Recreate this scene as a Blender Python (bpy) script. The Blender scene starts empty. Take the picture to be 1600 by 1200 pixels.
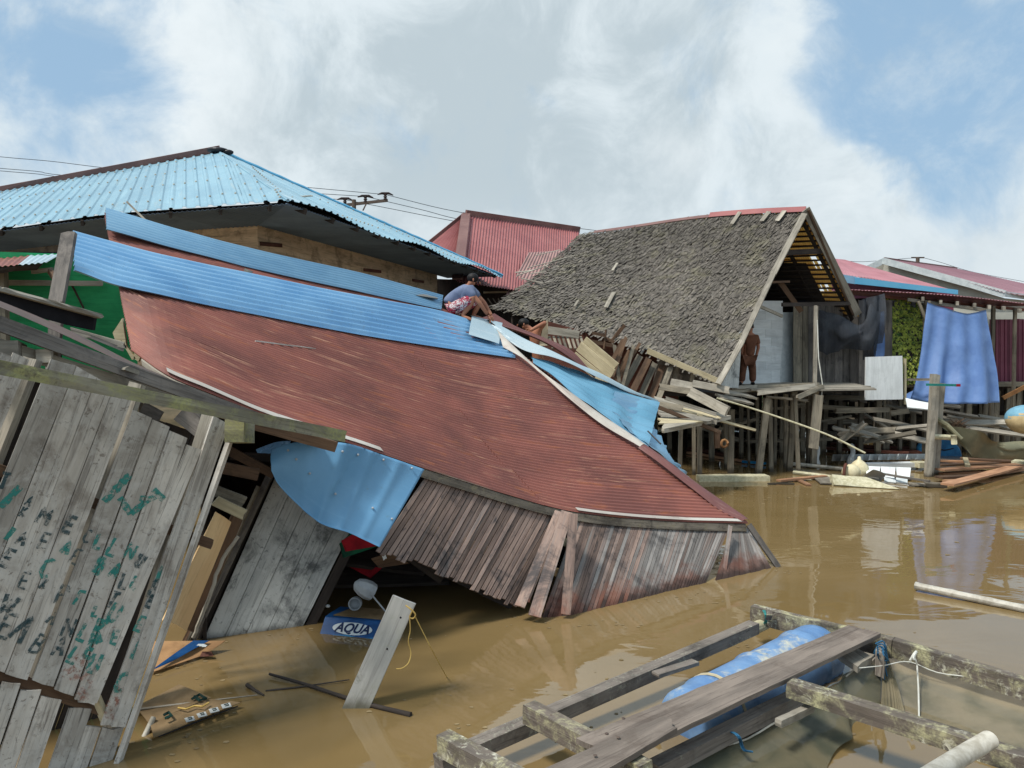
import bpy, math, random
from mathutils import Vector as V, Matrix
from mathutils.noise import noise as pnoise
random.seed(7)
R = random.Random(11)
scene = bpy.context.scene
col = scene.collection

# ---------------------------------------------------------------- camera
CAMH = 2.8
F = 1200.0
PITCH = math.atan(55.0 / F)
cam_d = bpy.data.cameras.new("camera")
cam = bpy.data.objects.new("camera", cam_d)
col.objects.link(cam)
cam.location = (0, 0, CAMH)
cam.rotation_euler = (math.pi / 2 - PITCH, 0, 0)
cam_d.sensor_width = 36.0
cam_d.lens = 27.0
cam_d.clip_end = 4000
cam_d.clip_start = 0.05
scene.camera = cam

# ---------------------------------------------------------------- light
SUN_TO = V((-0.44, -0.26, 0.86)).normalized()
sun_d = bpy.data.lights.new("sun", 'SUN')
sun_d.energy = 2.7
sun_d.angle = math.radians(10)
sun_d.color = (1.0, 0.95, 0.87)
sun = bpy.data.objects.new("sun", sun_d)
col.objects.link(sun)
sun.rotation_euler = SUN_TO.to_track_quat('Z', 'Y').to_euler()
scene.view_settings.view_transform = 'Standard'
scene.view_settings.look = 'None'
scene.view_settings.exposure = 0.42
scene.view_settings.gamma = 1.0
scene.view_settings.use_curve_mapping = False

def ray(px, py):
    """direction (y = 1) of a bearing given on the 1600 x 1200 survey grid"""
    a = (px - 800) / F
    b = (600 - py) / F
    c, s = math.cos(PITCH), math.sin(PITCH)
    d = V((a, c + b * s, -s + b * c))
    return d / d.y

def P(px, py, Y):
    return V((0, 0, CAMH)) + ray(px, py) * Y

def Z(px, py, z):
    d = ray(px, py)
    return V((0, 0, CAMH)) + d * ((z - CAMH) / d.z)

def W(px, py):
    return Z(px, py, 0.0)

def proj(p):
    q = p - V((0, 0, CAMH))
    c, s = math.cos(PITCH), math.sin(PITCH)
    f = q.y * c - q.z * s
    u = q.y * s + q.z * c
    return 800 + F * q.x / f, 600 - F * u / f

class Plane:
    def __init__(s, a, b, c):
        s.p = a
        s.n = (b - a).cross(c - a).normalized()
        if s.n.dot(V((0, 0, CAMH)) - a) < 0:
            s.n = -s.n
    def __call__(s, px, py, off=0.0):
        d = ray(px, py)
        o = V((0, 0, CAMH))
        t = (s.p + s.n * off - o).dot(s.n) / d.dot(s.n)
        return o + d * t

def lin(c):
    c = c / 255.0
    return c / 12.92 if c <= 0.04045 else ((c + 0.055) / 1.055) ** 2.4

def C(r, g, b, k=1.0):
    return (min(1, lin(r) * k), min(1, lin(g) * k), min(1, lin(b) * k), 1.0)

# ---------------------------------------------------------------- node helper
class NT:
    def __init__(s, tree):
        s.t = tree
        s.n = tree.nodes
        s.l = tree.links
    def new(s, kind, **kw):
        nd = s.n.new(kind)
        for k, v in kw.items():
            if k.startswith('i_'):
                s.set(nd.inputs[k[2:].replace('_', ' ')], v)
            elif k.startswith('n') and k[1:].isdigit():
                s.set(nd.inputs[int(k[1:])], v)
            else:
                setattr(nd, k, v)
        return nd
    def set(s, sock, v):
        if isinstance(v, bpy.types.NodeSocket):
            s.l.new(v, sock)
        elif isinstance(v, bpy.types.Node):
            s.l.new(v.outputs[0], sock)
        else:
            sock.default_value = v
    def math(s, op, a, b=0.0, c=None, clamp=False):
        nd = s.n.new('ShaderNodeMath')
        nd.operation = op
        nd.use_clamp = clamp
        s.set(nd.inputs[0], a)
        s.set(nd.inputs[1], b)
        if c is not None:
            s.set(nd.inputs[2], c)
        return nd.outputs[0]
    def step(s, x, lo, hi):
        nd = s.n.new('ShaderNodeMapRange')
        nd.interpolation_type = 'SMOOTHSTEP'
        s.set(nd.inputs[0], x)
        nd.inputs[1].default_value = lo
        nd.inputs[2].default_value = hi
        return nd.outputs[0]
    def mix(s, f, a, b, mode='MIX'):
        nd = s.n.new('ShaderNodeMix')
        nd.data_type = 'RGBA'
        nd.blend_type = mode
        s.set(nd.inputs[0], f)
        s.set(nd.inputs[6], a)
        s.set(nd.inputs[7], b)
        return nd.outputs[2]
    def noise(s, vec, scale, detail=4.0, rough=0.55, dist=0.0):
        nd = s.n.new('ShaderNodeTexNoise')
        s.set(nd.inputs['Vector'], vec)
        nd.inputs['Scale'].default_value = scale
        nd.inputs['Detail'].default_value = detail
        nd.inputs['Roughness'].default_value = rough
        nd.inputs['Distortion'].default_value = dist
        return nd.outputs[0]
    def map(s, vec, sc=(1, 1, 1), loc=(0, 0, 0)):
        nd = s.n.new('ShaderNodeMapping')
        s.set(nd.inputs[0], vec)
        nd.inputs['Scale'].default_value = sc
        nd.inputs['Location'].default_value = loc
        return nd.outputs[0]

# ---------------------------------------------------------------- sky
world = bpy.data.worlds.new("World")
scene.world = world
world.use_nodes = True
wt = NT(world.node_tree)
wt.n.clear()
sky = wt.new('ShaderNodeTexSky', sky_type='NISHITA')
sky.sun_disc = False
sky.sun_elevation = math.asin(SUN_TO.z)
sky.sun_rotation = math.atan2(SUN_TO.x, SUN_TO.y)
sky.altitude = 0
sky.air_density = 1.0
sky.dust_density = 1.6
sky.ozone_density = 1.0
tc = wt.new('ShaderNodeTexCoord')
dirv = tc.outputs['Generated']
warp = wt.new('ShaderNodeTexNoise')
wt.set(warp.inputs['Vector'], dirv)
warp.inputs['Scale'].default_value = 4.5
warp.inputs['Detail'].default_value = 6
wv = wt.new('ShaderNodeVectorMath', operation='SUBTRACT', n0=warp.outputs['Color'], n1=(0.5, 0.5, 0.5))
wv = wt.new('ShaderNodeVectorMath', operation='SCALE', n0=wv.outputs[0])
wv.inputs['Scale'].default_value = 0.16
dw = wt.new('ShaderNodeVectorMath', operation='ADD', n0=dirv, n1=wv.outputs[0]).outputs[0]

def blobs(lst):
    tot = None
    for (px, py, r, w) in lst:
        c = ray(px, py).normalized()
        ds = wt.new('ShaderNodeVectorMath', operation='DISTANCE', n0=dw, n1=tuple(c)).outputs['Value']
        m = wt.math('MULTIPLY', wt.math('SUBTRACT', 1.0, wt.math('DIVIDE', ds, r / F), clamp=True), w)
        tot = m if tot is None else wt.math('ADD', tot, m)
    return tot

cl = blobs([(300, 60, 190, .9), (400, 240, 230, .85), (560, 120, 330, 1.0), (760, 230, 300, .7), (800, 40, 330, .9), (990, 120, 230, .75), (1180, 20, 170, .75), (1130, 90, 130, .5),
            (40, 300, 190, .75), (170, 225, 110, .6), (240, 330, 150, .6), (10, 10, 90, .35), (150, 60, 120, .22),
            (1070, 270, 150, .95), (950, 340, 150, .8), (1200, 330, 150, .75), (1255, 205, 110, .9), (1200, 250, 90, .7), (1345, 270, 80, 1.0),
            (1470, 370, 190, 1.0), (1600, 350, 190, 1.0), (1340, 360, 130, .8), (1500, 50, 110, .7), (1465, 160, 90, .6), (1110, 60, 160, .6), (1560, 250, 80, .2),
            (560, 340, 200, .7), (-500, -200, 500, .9), (500, -900, 700, .9), (2100, 0, 400, .8), (1900, 300, 260, .6), (-600, 300, 380, 1.0)])
n1 = wt.noise(dirv, 6.5, 10, 0.62, 0.35)
n2 = wt.noise(dirv, 2.1, 3, 0.5, 0.0)
# a general broken cover everywhere outside the part in view
sep = wt.new('ShaderNodeSeparateXYZ', n0=dirv)
away = wt.step(wt.new('ShaderNodeVectorMath', operation='DOT_PRODUCT', n0=dirv, n1=(0, 1, 0.15)).outputs['Value'], 0.62, 0.35)
gen = wt.math('MULTIPLY', away, wt.step(n2, 0.40, 0.60))
neg = blobs([(80, 110, 190, 1.1), (210, 20, 70, .5), (1410, 150, 170, .75), (1580, 150, 200, .85), (1400, 40, 110, .5), (1190, 175, 80, .5), (860, 330, 110, .45), (1530, 290, 90, .5), (1110, 120, 60, .25)])
cl = wt.math('SUBTRACT', wt.math('MINIMUM', cl, 1.0), neg)
cov = wt.math('ADD', cl, wt.math('MULTIPLY', gen, 0.8))
cov = wt.math('ADD', cov, wt.math('MULTIPLY', wt.math('SUBTRACT', n1, 0.5), 2.9))
mask = wt.step(cov, -0.15, 0.85)
n3 = wt.noise(dirv, 7.5, 10, 0.62, 0.5)
white = C(198, 208, 213)
grey = C(168, 181, 188)
gb = blobs([(620, 260, 330, 1.5), (860, 210, 280, 1.3), (760, 60, 200, .5), (1130, 320, 110, .7), (1010, 120, 150, .6), (480, 130, 120, .4), (1490, 380, 120, .5)])
gb = wt.math('ADD', gb, wt.math('MULTIPLY', wt.math('SUBTRACT', n3, .5), 6.5))
ccol = wt.mix(wt.step(gb, -0.4, 1.5), white, grey)
bright = blobs([(265, 80, 170, 1.3), (430, 10, 150, .6), (1070, 225, 110, 1.0), (1210, 50, 140, .8), (300, 170, 120, .6), (1350, 330, 100, .5)])
bright = wt.math('ADD', bright, wt.math('MULTIPLY', wt.math('SUBTRACT', n1, .5), 2.4))
ccol = wt.mix(wt.math('MULTIPLY', wt.step(bright, .05, 1.4), 0.85), ccol, C(211, 218, 221))
# clouds get hazy low down
ccol = wt.mix(wt.step(sep.outputs['Z'], 0.22, 0.02), ccol, C(194, 203, 208))
# Nishita is a physical brightness; the cloud colour is scaled to it
SKYK = 0.12
cscale = wt.new('ShaderNodeVectorMath', operation='SCALE', n0=ccol)
cscale.inputs['Scale'].default_value = 1.0 / SKYK * 1.0
skyc = wt.mix(0.30, sky.outputs[0], C(178, 203, 226, 1.0 / SKYK * 0 + 1.0), 'MIX')
skys = wt.new('ShaderNodeVectorMath', operation='MULTIPLY', n0=sky.outputs[0], n1=(1.02, 1.0, .95))
# thin veil of haze over the open blue
veil = wt.new('ShaderNodeVectorMath', operation='SCALE', n0=C(138, 168, 194)[:3])
veil.inputs['Scale'].default_value = 1.0 / SKYK
blue = wt.mix(0.85, skys.outputs[0], veil.outputs[0])
wisp = wt.step(wt.noise(wt.map(dirv, (1, 1, 1.4)), 4.6, 9, .66, .8), .42, .72)
mask = wt.math('MAXIMUM', mask, wt.math('MULTIPLY', wisp, .5))
fin = wt.mix(mask, blue, cscale.outputs[0])
bg = wt.new('ShaderNodeBackground', i_Color=fin)
bg.inputs['Strength'].default_value = SKYK
wo = wt.new('ShaderNodeOutputWorld')
wt.l.new(bg.outputs[0], wo.inputs[0])

# ---------------------------------------------------------------- materials
MAT = {}
def newmat(name):
    m = bpy.data.materials.new(name)
    m.use_nodes = True
    t = NT(m.node_tree)
    t.n.clear()
    b = t.new('ShaderNodeBsdfPrincipled')
    o = t.new('ShaderNodeOutputMaterial')
    t.l.new(b.outputs[0], o.inputs[0])
    MAT[name] = m
    return m, t, b, o

def bump(t, b, h, strength, dist):
    bp = t.new('ShaderNodeBump')
    bp.inputs['Strength'].default_value = strength
    bp.inputs['Distance'].default_value = dist
    t.set(bp.inputs['Height'], h)
    t.l.new(bp.outputs[0], b.inputs['Normal'])

def wood(name, c1, c2, dark, grain=0.5, blotch=None, stain=0.35, stain_c=None, lichen=None, lich_amt=0.5, lich_scale=9.0,
         wet=None, tone=(0.72, 1.22), rough=0.85, bstr=0.5, streak=None, patch=1.3):
    m, t, b, o = newmat(name)
    uv = t.new('ShaderNodeUVMap').outputs[0]
    at = t.new('ShaderNodeAttribute', attribute_name='tone').outputs['Fac']
    obi = t.new('ShaderNodeObjectInfo').outputs['Random']
    g = t.noise(t.map(uv, (2.2, 70, 1)), 1.0, 5, 0.62, 0.4)
    g2 = t.noise(t.map(uv, (0.9, 22, 1)), 1.0, 4, 0.6, 0.7)
    p = t.noise(t.map(uv, (1.0, 5, 1)), patch, 5, 0.6, 0.4)
    st = t.noise(t.map(uv, (1.6, 5, 1), (3, 7, 0)), 2.3, 7, 0.7, 0.6)
    c = t.mix(t.step(p, 0.33, 0.68), c1, c2)
    c = t.mix(t.math('MULTIPLY', t.step(g2, 0.50, 0.72), grain), c, dark)
    c = t.mix(t.math('MULTIPLY', t.step(g, 0.56, 0.66), grain), c, dark)
    if streak is not None:
        sk = t.noise(t.map(uv, (0.5, 13, 1), (9, 2, 0)), 1.0, 4, 0.6, 0.3)
        c = t.mix(t.math('MULTIPLY', t.step(sk, 0.52, 0.66), 0.6), c, streak)
    geo = t.new('ShaderNodeNewGeometry')
    wpos = geo.outputs['Position']
    if stain_c is not None:
        wst = t.noise(wpos, 2.1, 7, 0.68, 0.5)
        c = t.mix(t.math('MULTIPLY', t.step(wst, 0.50, 0.66), stain), c, stain_c)
        c = t.mix(t.math('MULTIPLY', t.step(st, 0.56, 0.68), stain * .8), c, stain_c)
    tn = t.new('ShaderNodeMapRange')
    t.set(tn.inputs[0], at)
    tn.inputs[3].default_value = tone[0]
    tn.inputs[4].default_value = tone[1]
    sc = t.new('ShaderNodeVectorMath', operation='SCALE', n0=c)
    t.set(sc.inputs['Scale'], tn.outputs[0])
    c = sc.outputs[0]
    if blotch is not None:
        bn = t.noise(wpos, 3.0, 8, 0.72, 0.6)
        c = t.mix(t.math('MULTIPLY', t.step(bn, .46, .62), .55), c, blotch)
        bk = t.noise(wpos, 24, 6, 0.75, 0.4)
        c = t.mix(t.math('MULTIPLY', t.math('MULTIPLY', t.step(bk, .56, .64), t.step(bn, .42, .56)), .7), c, stain_c or dark)
    if lichen is not None:
        ln = t.noise(wpos, lich_scale, 8, 0.7, 0.5)
        lf = t.step(ln, 0.52 - 0.2 * lich_amt, 0.74 - 0.2 * lich_amt)
        fl = t.step(t.noise(wpos, 55, 4, .7), .35, .6)
        c = t.mix(t.math('MULTIPLY', lf, t.math('ADD', .35, t.math('MULTIPLY', fl, .5))), c, lichen[0])
        ln2 = t.noise(wpos, lich_scale * 2.3, 9, 0.75, 0.9)
        c = t.mix(t.math('MULTIPLY', t.math('MULTIPLY', t.step(ln2, 0.52, 0.66), t.step(t.noise(wpos, 2.2, 3, .5), .42, .62)), 0.8), c, lichen[1])
    if wet is not None:
        zz = t.new('ShaderNodeSeparateXYZ', n0=wpos).outputs['Z']
        wn = t.noise(wpos, 6.0, 5, 0.7)
        lev = t.math('SUBTRACT', zz, t.math('MULTIPLY', t.math('SUBTRACT', wn, 0.5), wet[1]))
        if len(wet) > 3:
            wl_ = t.math('SUBTRACT', zz, t.math('MULTIPLY', t.math('SUBTRACT', t.noise(wpos, 2.3, 5, .7), 0.5), .9))
            c = t.mix(t.math('MULTIPLY', t.step(wl_, wet[3] + .12, wet[3] - .12), .65), c, wet[4])
        c = t.mix(t.math('MULTIPLY', t.step(lev, wet[0] + 0.05, wet[0] - 0.05), .8), c, wet[2])
    t.set(b.inputs['Base Color'], c)
    b.inputs['Roughness'].default_value = rough
    b.inputs['Specular IOR Level'].default_value = 0.25
    h = t.math('ADD', t.math('MULTIPLY', g, 0.6), t.math('ADD', t.math('MULTIPLY', g2, .6), t.math('MULTIPLY', st, .4)))
    bump(t, b, h, bstr, 0.008)
    return m

def metal(name, c1, c2, streak=None, rust=None, metallic=0.0, rough=0.42, spec=0.5, rust_amt=.4, tone=(0.88, 1.10), dirt=None, screw=None, streak_amt=.55):
    m, t, b, o = newmat(name)
    uv = t.new('ShaderNodeUVMap').outputs[0]
    at = t.new('ShaderNodeAttribute', attribute_name='tone').outputs['Fac']
    wpos = t.new('ShaderNodeNewGeometry').outputs['Position']
    p = t.noise(wpos, 1.1, 5, 0.6, 0.3)
    c = t.mix(t.step(p, 0.35, 0.65), c1, c2)
    if streak is not None:
        s1 = t.noise(t.map(uv, (0.55, 9, 1)), 1.0, 7, 0.72, 0.5)
        c = t.mix(t.math('MULTIPLY', t.step(s1, 0.56, 0.70), streak_amt), c, streak)
        s2 = t.noise(t.map(uv, (1.4, 34, 1), (4, 4, 0)), 1.0, 5, 0.7, 0.3)
        c = t.mix(t.math('MULTIPLY', t.step(s2, 0.60, 0.70), streak_amt * 1.1), c, streak)
    if rust is not None:
        r1 = t.noise(t.map(uv, (1.0, 4.5, 1), (1, 8, 0)), 1.6, 8, 0.7, 0.4)
        c = t.mix(t.math('MULTIPLY', t.step(r1, 0.54, 0.68), rust_amt), c, rust)
    if dirt is not None:
        d1 = t.noise(wpos, 7.0, 6, 0.7, 0.3)
        c = t.mix(t.math('MULTIPLY', t.step(d1, 0.60, 0.72), 0.5), c, dirt)
    tn = t.new('ShaderNodeMapRange')
    t.set(tn.inputs[0], at)
    tn.inputs[3].default_value = tone[0]
    tn.inputs[4].default_value = tone[1]
    sc = t.new('ShaderNodeVectorMath', operation='SCALE', n0=c)
    t.set(sc.inputs['Scale'], tn.outputs[0])
    t.set(b.inputs['Base Color'], sc.outputs[0])
    rn = t.noise(wpos, 9.0, 5, 0.6)
    t.set(b.inputs['Roughness'], t.math('ADD', t.math('MULTIPLY', rn, 0.3), rough - 0.15))
    b.inputs['Specular IOR Level'].default_value = spec
    b.inputs['Metallic'].default_value = metallic
    bump(t, b, t.noise(wpos, 14, 5, 0.6), 0.12, 0.01)
    return m

def plain(name, c, c2=None, rough=0.6, scale=6.0, b_amt=0.15, spec=0.3):
    m, t, b, o = newmat(name)
    wpos = t.new('ShaderNodeTexCoord').outputs['Object']
    n = t.noise(wpos, scale, 6, 0.65, 0.3)
    cc = t.mix(t.step(n, 0.35, 0.68), c, c2 or tuple(x * .7 for x in c[:3]) + (1,))
    t.set(b.inputs['Base Color'], cc)
    b.inputs['Roughness'].default_value = rough
    b.inputs['Specular IOR Level'].default_value = spec
    bump(t, b, n, b_amt, 0.01)
    return m

wood('shed wood', C(200, 195, 186), C(168, 162, 153), C(76, 71, 68), grain=.62, stain=.6, stain_c=C(104, 94, 84), blotch=C(196, 194, 188), bstr=.7)
wood('whitewashed wood', C(202, 205, 202), C(184, 188, 186), C(88, 92, 94), grain=.45, blotch=C(206, 210, 208), stain=.8, stain_c=C(74, 78, 80), bstr=.6, wet=(0.02, .1, C(60, 60, 55)))
wood('siding wood', C(150, 128, 116), C(124, 106, 98), C(64, 55, 51), grain=.6, stain=.85, stain_c=C(58, 58, 60), streak=C(128, 120, 116), tone=(.62, 1.35),
     wet=(0.02, .16, C(66, 44, 36), .10, C(128, 76, 58)))
wood('grey siding wood', C(150, 145, 140), C(126, 121, 117), C(70, 67, 66), grain=.5, stain=.6, stain_c=C(64, 64, 66), streak=C(124, 98, 86), tone=(.65, 1.3),
     wet=(0.07, .22, C(46, 40, 37), .14, C(112, 66, 50)))
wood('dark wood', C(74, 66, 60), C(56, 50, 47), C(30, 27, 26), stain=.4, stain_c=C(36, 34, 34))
wood('brown wood', C(112, 88, 68), C(92, 72, 58), C(50, 40, 34), stain=.4, stain_c=C(60, 50, 44))
wood('pale wood', C(200, 188, 156), C(176, 164, 134), C(122, 110, 88), grain=.4, stain=.35, stain_c=C(150, 136, 110))
wood('plywood', C(226, 196, 150), C(208, 172, 126), C(160, 126, 86), grain=.3, stain=.25, stain_c=C(170, 140, 100), patch=.6)
wood('weathered wood', C(174, 167, 153), C(146, 140, 128), C(74, 70, 64), grain=.5, stain=.4, stain_c=C(92, 86, 78), wet=(0.05, .12, C(60, 52, 42)))
wood('stilt wood', C(150, 141, 124), C(120, 113, 100), C(56, 52, 47), grain=.5, stain=.5, stain_c=C(70, 66, 60), wet=(0.10, .15, C(52, 46, 38)), tone=(.55, 1.25))
wood('mossy wood', C(150, 146, 128), C(112, 110, 96), C(74, 70, 62), grain=.45, stain=.4, stain_c=C(88, 84, 70), lichen=(C(154, 156, 104), C(70, 66, 60)), lich_amt=.5, lich_scale=5)
wood('lichen wood', C(118, 108, 99), C(96, 89, 82), C(54, 50, 48), grain=.5, stain=.4, stain_c=C(78, 74, 56), lichen=(C(190, 186, 146), C(214, 212, 192)), lich_amt=.32, lich_scale=6, bstr=.8)
wood('walkboard wood', C(138, 127, 117), C(114, 105, 97), C(60, 52, 50), grain=.5, stain=.4, stain_c=C(78, 66, 58), bstr=.8)
wood('rail wood', C(140, 131, 122), C(112, 105, 98), C(58, 54, 50), grain=.5, stain=.5, stain_c=C(48, 46, 42), lichen=(C(120, 124, 116), C(168, 168, 150)), lich_amt=-.1, lich_scale=8, wet=(0.06, .06, C(44, 38, 28)))
wood('post wood', C(168, 166, 160), C(146, 145, 140), C(98, 96, 92), grain=.4, stain=.3, stain_c=C(124, 126, 100), lichen=(C(146, 152, 116), C(120, 120, 112)), lich_amt=-.15, lich_scale=4, wet=(0.05, .1, C(80, 76, 56)))
wood('red lumber', C(178, 138, 108), C(150, 112, 86), C(96, 62, 44), grain=.4, stain=.3, stain_c=C(200, 156, 118), wet=(0.0, .02, C(80, 50, 32)))
wood('dark red lumber', C(112, 70, 58), C(84, 54, 46), C(44, 30, 28), grain=.4, stain=.3, stain_c=C(136, 100, 84))
wood('white board', C(230, 234, 234), C(214, 218, 218), C(140, 146, 148), grain=.2, stain=.2, stain_c=C(160, 164, 162), tone=(.88, 1.08), bstr=.25)
wood('green board', C(60, 176, 112), C(48, 158, 100), C(18, 84, 54), grain=.25, stain=.2, stain_c=C(28, 104, 68), tone=(.85, 1.1), bstr=.25)
wood('shanty wall wood', C(226, 198, 164), C(200, 172, 140), C(74, 60, 50), grain=.4, stain=.5, stain_c=C(94, 78, 64), tone=(.7, 1.2))
wood('grey wall wood', C(142, 135, 128), C(114, 109, 104), C(52, 50, 50), grain=.5, stain=.6, stain_c=C(60, 60, 62), tone=(.55, 1.25))
wood('shingle wood', C(122, 116, 108), C(98, 93, 87), C(54, 51, 48), grain=.5, stain=.3, stain_c=C(128, 124, 92), tone=(.68, 1.30), rough=.9)
wood('fascia wood', C(146, 136, 122), C(110, 102, 92), C(54, 50, 46), grain=.5, stain=.7, stain_c=C(60, 56, 52), lichen=(C(150, 140, 110), C(46, 42, 40)), lich_amt=.1, lich_scale=11)
metal('rusty red sheet', C(150, 93, 81), C(124, 78, 70), streak=C(208, 160, 130), rust=C(172, 106, 70), rough=.55, spec=.35, rust_amt=.6, tone=(.90, 1.10), streak_amt=.72)
metal('worn brown sheet', C(118, 76, 72), C(104, 68, 66), streak=C(160, 136, 126), rust=C(134, 96, 84), rough=.5, spec=.4)
metal('blue sheet', C(108, 158, 198), C(130, 176, 210), streak=C(156, 186, 212), dirt=C(120, 136, 150), metallic=.2, rough=.30, spec=.6, streak_amt=.2)
metal('light blue sheet', C(124, 168, 198), C(140, 182, 208), metallic=.4, streak=C(176, 208, 226), rough=.38, spec=.6, streak_amt=.3, dirt=C(120, 150, 170))
metal('pale blue sheet', C(176, 192, 198), C(160, 182, 192), streak=C(206, 214, 214), rough=.4, spec=.5, dirt=C(140, 160, 168))
metal('shaded blue sheet', C(90, 140, 166), C(104, 152, 178), streak=C(124, 182, 206), rough=.45, spec=.4, dirt=C(64, 110, 140), streak_amt=.25)  # darker copy for the shaded face of the curled sheet
metal('crumpled blue sheet', C(88, 140, 178), C(102, 152, 188), streak=C(130, 176, 208), rough=.40, spec=.5, streak_amt=.25, dirt=C(100, 130, 144))
metal('sky blue roof', C(122, 160, 178), C(134, 172, 188), streak=C(172, 210, 222), rust=C(172, 172, 160), rust_amt=.3, rough=.42, streak_amt=.3)
metal('pink red roof', C(152, 92, 92), C(164, 104, 102), streak=C(206, 136, 136), rough=.5, spec=.3, streak_amt=.2)
metal('faded red roof', C(168, 132, 126), C(150, 118, 112), streak=C(190, 170, 150), rough=.5)
metal('dusky pink roof', C(162, 108, 116), C(174, 122, 130), streak=C(200, 148, 152), rough=.5, streak_amt=.2)
metal('ridge brown', C(112, 78, 74), C(128, 94, 88), streak=C(148, 116, 106), rough=.6)
metal('maroon sheet', C(106, 40, 62), C(124, 54, 76), streak=C(138, 78, 96), rough=.45, streak_amt=.2)
metal('white flashing', C(198, 194, 184), C(172, 164, 154), streak=C(160, 104, 86), rust=C(130, 84, 72), rust_amt=.7, rough=.5, streak_amt=.5, dirt=C(150, 110, 94))
metal('old brown sheet', C(96, 76, 68), C(84, 72, 66), streak=C(120, 108, 98), rust=C(112, 100, 90), rough=.6)
metal('grey sheet', C(128, 126, 120), C(106, 106, 102), streak=C(150, 146, 136), rust=C(120, 96, 84), rough=.5)
metal('eave shade sheet', C(104, 126, 150), C(88, 108, 132), streak=C(120, 136, 154), rough=.6)  # dark blue carries the shade under the eaves
metal('fascia blue', C(90, 168, 206), C(104, 178, 212), rough=.5)
plain('white paint', C(210, 216, 216), C(186, 194, 196), .5)
plain('cream wall', C(196, 194, 182), C(178, 178, 168), .7, 1.5)
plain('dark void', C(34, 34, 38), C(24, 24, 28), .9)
plain('foam', C(206, 200, 172), C(172, 166, 134), .8, 14, .5)
plain('old pipe', C(196, 192, 180), C(160, 154, 140), .5, 10)
plain('cream gourd', C(222, 212, 178), C(200, 188, 150), .5)
plain('red plastic', C(160, 24, 34), C(120, 16, 26), .4)
plain('red cloth', C(176, 26, 40), C(130, 16, 30), .8)
plain('green cloth', C(20, 96, 66), C(14, 66, 48), .8)
plain('black plastic', C(42, 42, 46), C(26, 26, 30), .35)
plain('grey plastic', C(176, 182, 186), C(150, 156, 162), .4)
plain('light plastic', C(214, 216, 214), C(190, 194, 192), .4)
plain('yellow string', C(196, 166, 96), C(168, 138, 74), .8)
plain('white string', C(216, 216, 208), C(190, 190, 180), .8)
plain('teal rope', C(60, 142, 138), C(44, 112, 112), .8)
plain('blue rope', C(46, 104, 140), C(34, 78, 108), .8)
plain('cardboard', C(176, 138, 98), C(146, 112, 78), .85, 5)
plain('wet cardboard', C(138, 116, 86), C(108, 90, 64), .6, 5)
plain('carton blue', C(24, 80, 136), C(18, 64, 112), .5)
plain('carton cyan', C(28, 134, 176), C(20, 100, 150), .5)
plain('carton ink', C(24, 44, 84), C(20, 36, 70), .6)
plain('dark green ink', C(24, 62, 54), C(18, 46, 42), .7)
plain('teal paint', C(44, 140, 130), C(36, 112, 108), .75, 30)
plain('dark teal paint', C(40, 76, 82), C(30, 58, 66), .75, 30)
plain('skin', C(168, 116, 90), C(148, 98, 76), .55, 6, .05)
plain('hair', C(24, 22, 22), C(14, 12, 12), .6)
plain('slate shirt', C(116, 128, 154), C(100, 112, 138), .85, 8)
plain('brown uniform', C(118, 78, 58), C(96, 62, 46), .85, 8)
plain('beige cloth', C(214, 196, 164), C(190, 170, 140), .85)
plain('insulator', C(66, 52, 50), C(44, 38, 38), .4)
plain('pole timber', C(104, 90, 80), C(84, 72, 66), .8)
plain('cable', C(60, 66, 74), C(50, 56, 62), .6)
plain('barrel blue', C(44, 118, 168), C(36, 92, 136), .45)
plain('boat blue', C(126, 176, 196), C(106, 154, 178), .5)
plain('boat cream', C(206, 184, 140), C(180, 160, 120), .6)
plain('riverbank soil', C(96, 84, 62), C(70, 64, 46), .95, 1.2)
plain('leaf green', C(52, 84, 40), C(36, 62, 30), .7, 2)
plain('bright leaf', C(128, 146, 52), C(78, 112, 40), .6, 2)
plain('dead leaf', C(150, 132, 98), C(112, 96, 70), .8)
plain('plastic leaf', C(200, 210, 92), C(56, 92, 46), .5, 9)
plain('orange brown', C(146, 106, 68), C(116, 80, 50), .8)

# patterned shorts: crimson with pale and dark brush marks
m, t, b, o = newmat('patterned shorts')
ob = t.new('ShaderNodeTexCoord').outputs['Object']
nn = t.noise(t.map(ob, (1, 1, 2.2)), 13, 3, .6, 1.4)
c = t.mix(t.step(nn, .50, .54), C(150, 34, 62), C(206, 200, 200))
c = t.mix(t.step(t.noise(ob, 17, 3, .6, 1.2), .58, .60), c, C(44, 36, 56))
t.set(b.inputs['Base Color'], c)
b.inputs['Roughness'].default_value = .85

# drum: blue plastic with scuffs, cream spots stronger on upward faces
m, t, b, o = newmat('scuffed drum')
ob = t.new('ShaderNodeTexCoord').outputs['Object']
nn = t.noise(t.map(ob, (1, 1, 1)), 4.5, 8, .62, .6)
c = t.mix(t.step(nn, .35, .65), C(112, 148, 188), C(88, 126, 172))
nn2 = t.noise(t.map(ob, (1, 1, 1), (5, 5, 5)), 2.2, 9, .7, .3)
zz = t.new('ShaderNodeSeparateXYZ', n0=t.new('ShaderNodeNewGeometry').outputs['Normal']).outputs['Z']
c = t.mix(t.math('MULTIPLY', t.step(nn2, .50, .66), t.math('ADD', .1, t.math('MULTIPLY', zz, .9), clamp=True)), c, C(214, 206, 172))
c = t.mix(t.math('MULTIPLY', t.step(t.noise(ob, 16, 6, .7), .6, .7), .5), c, C(120, 112, 84))
t.set(b.inputs['Base Color'], c)
b.inputs['Roughness'].default_value = .42
bump(t, b, nn, .1, .01)

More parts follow.
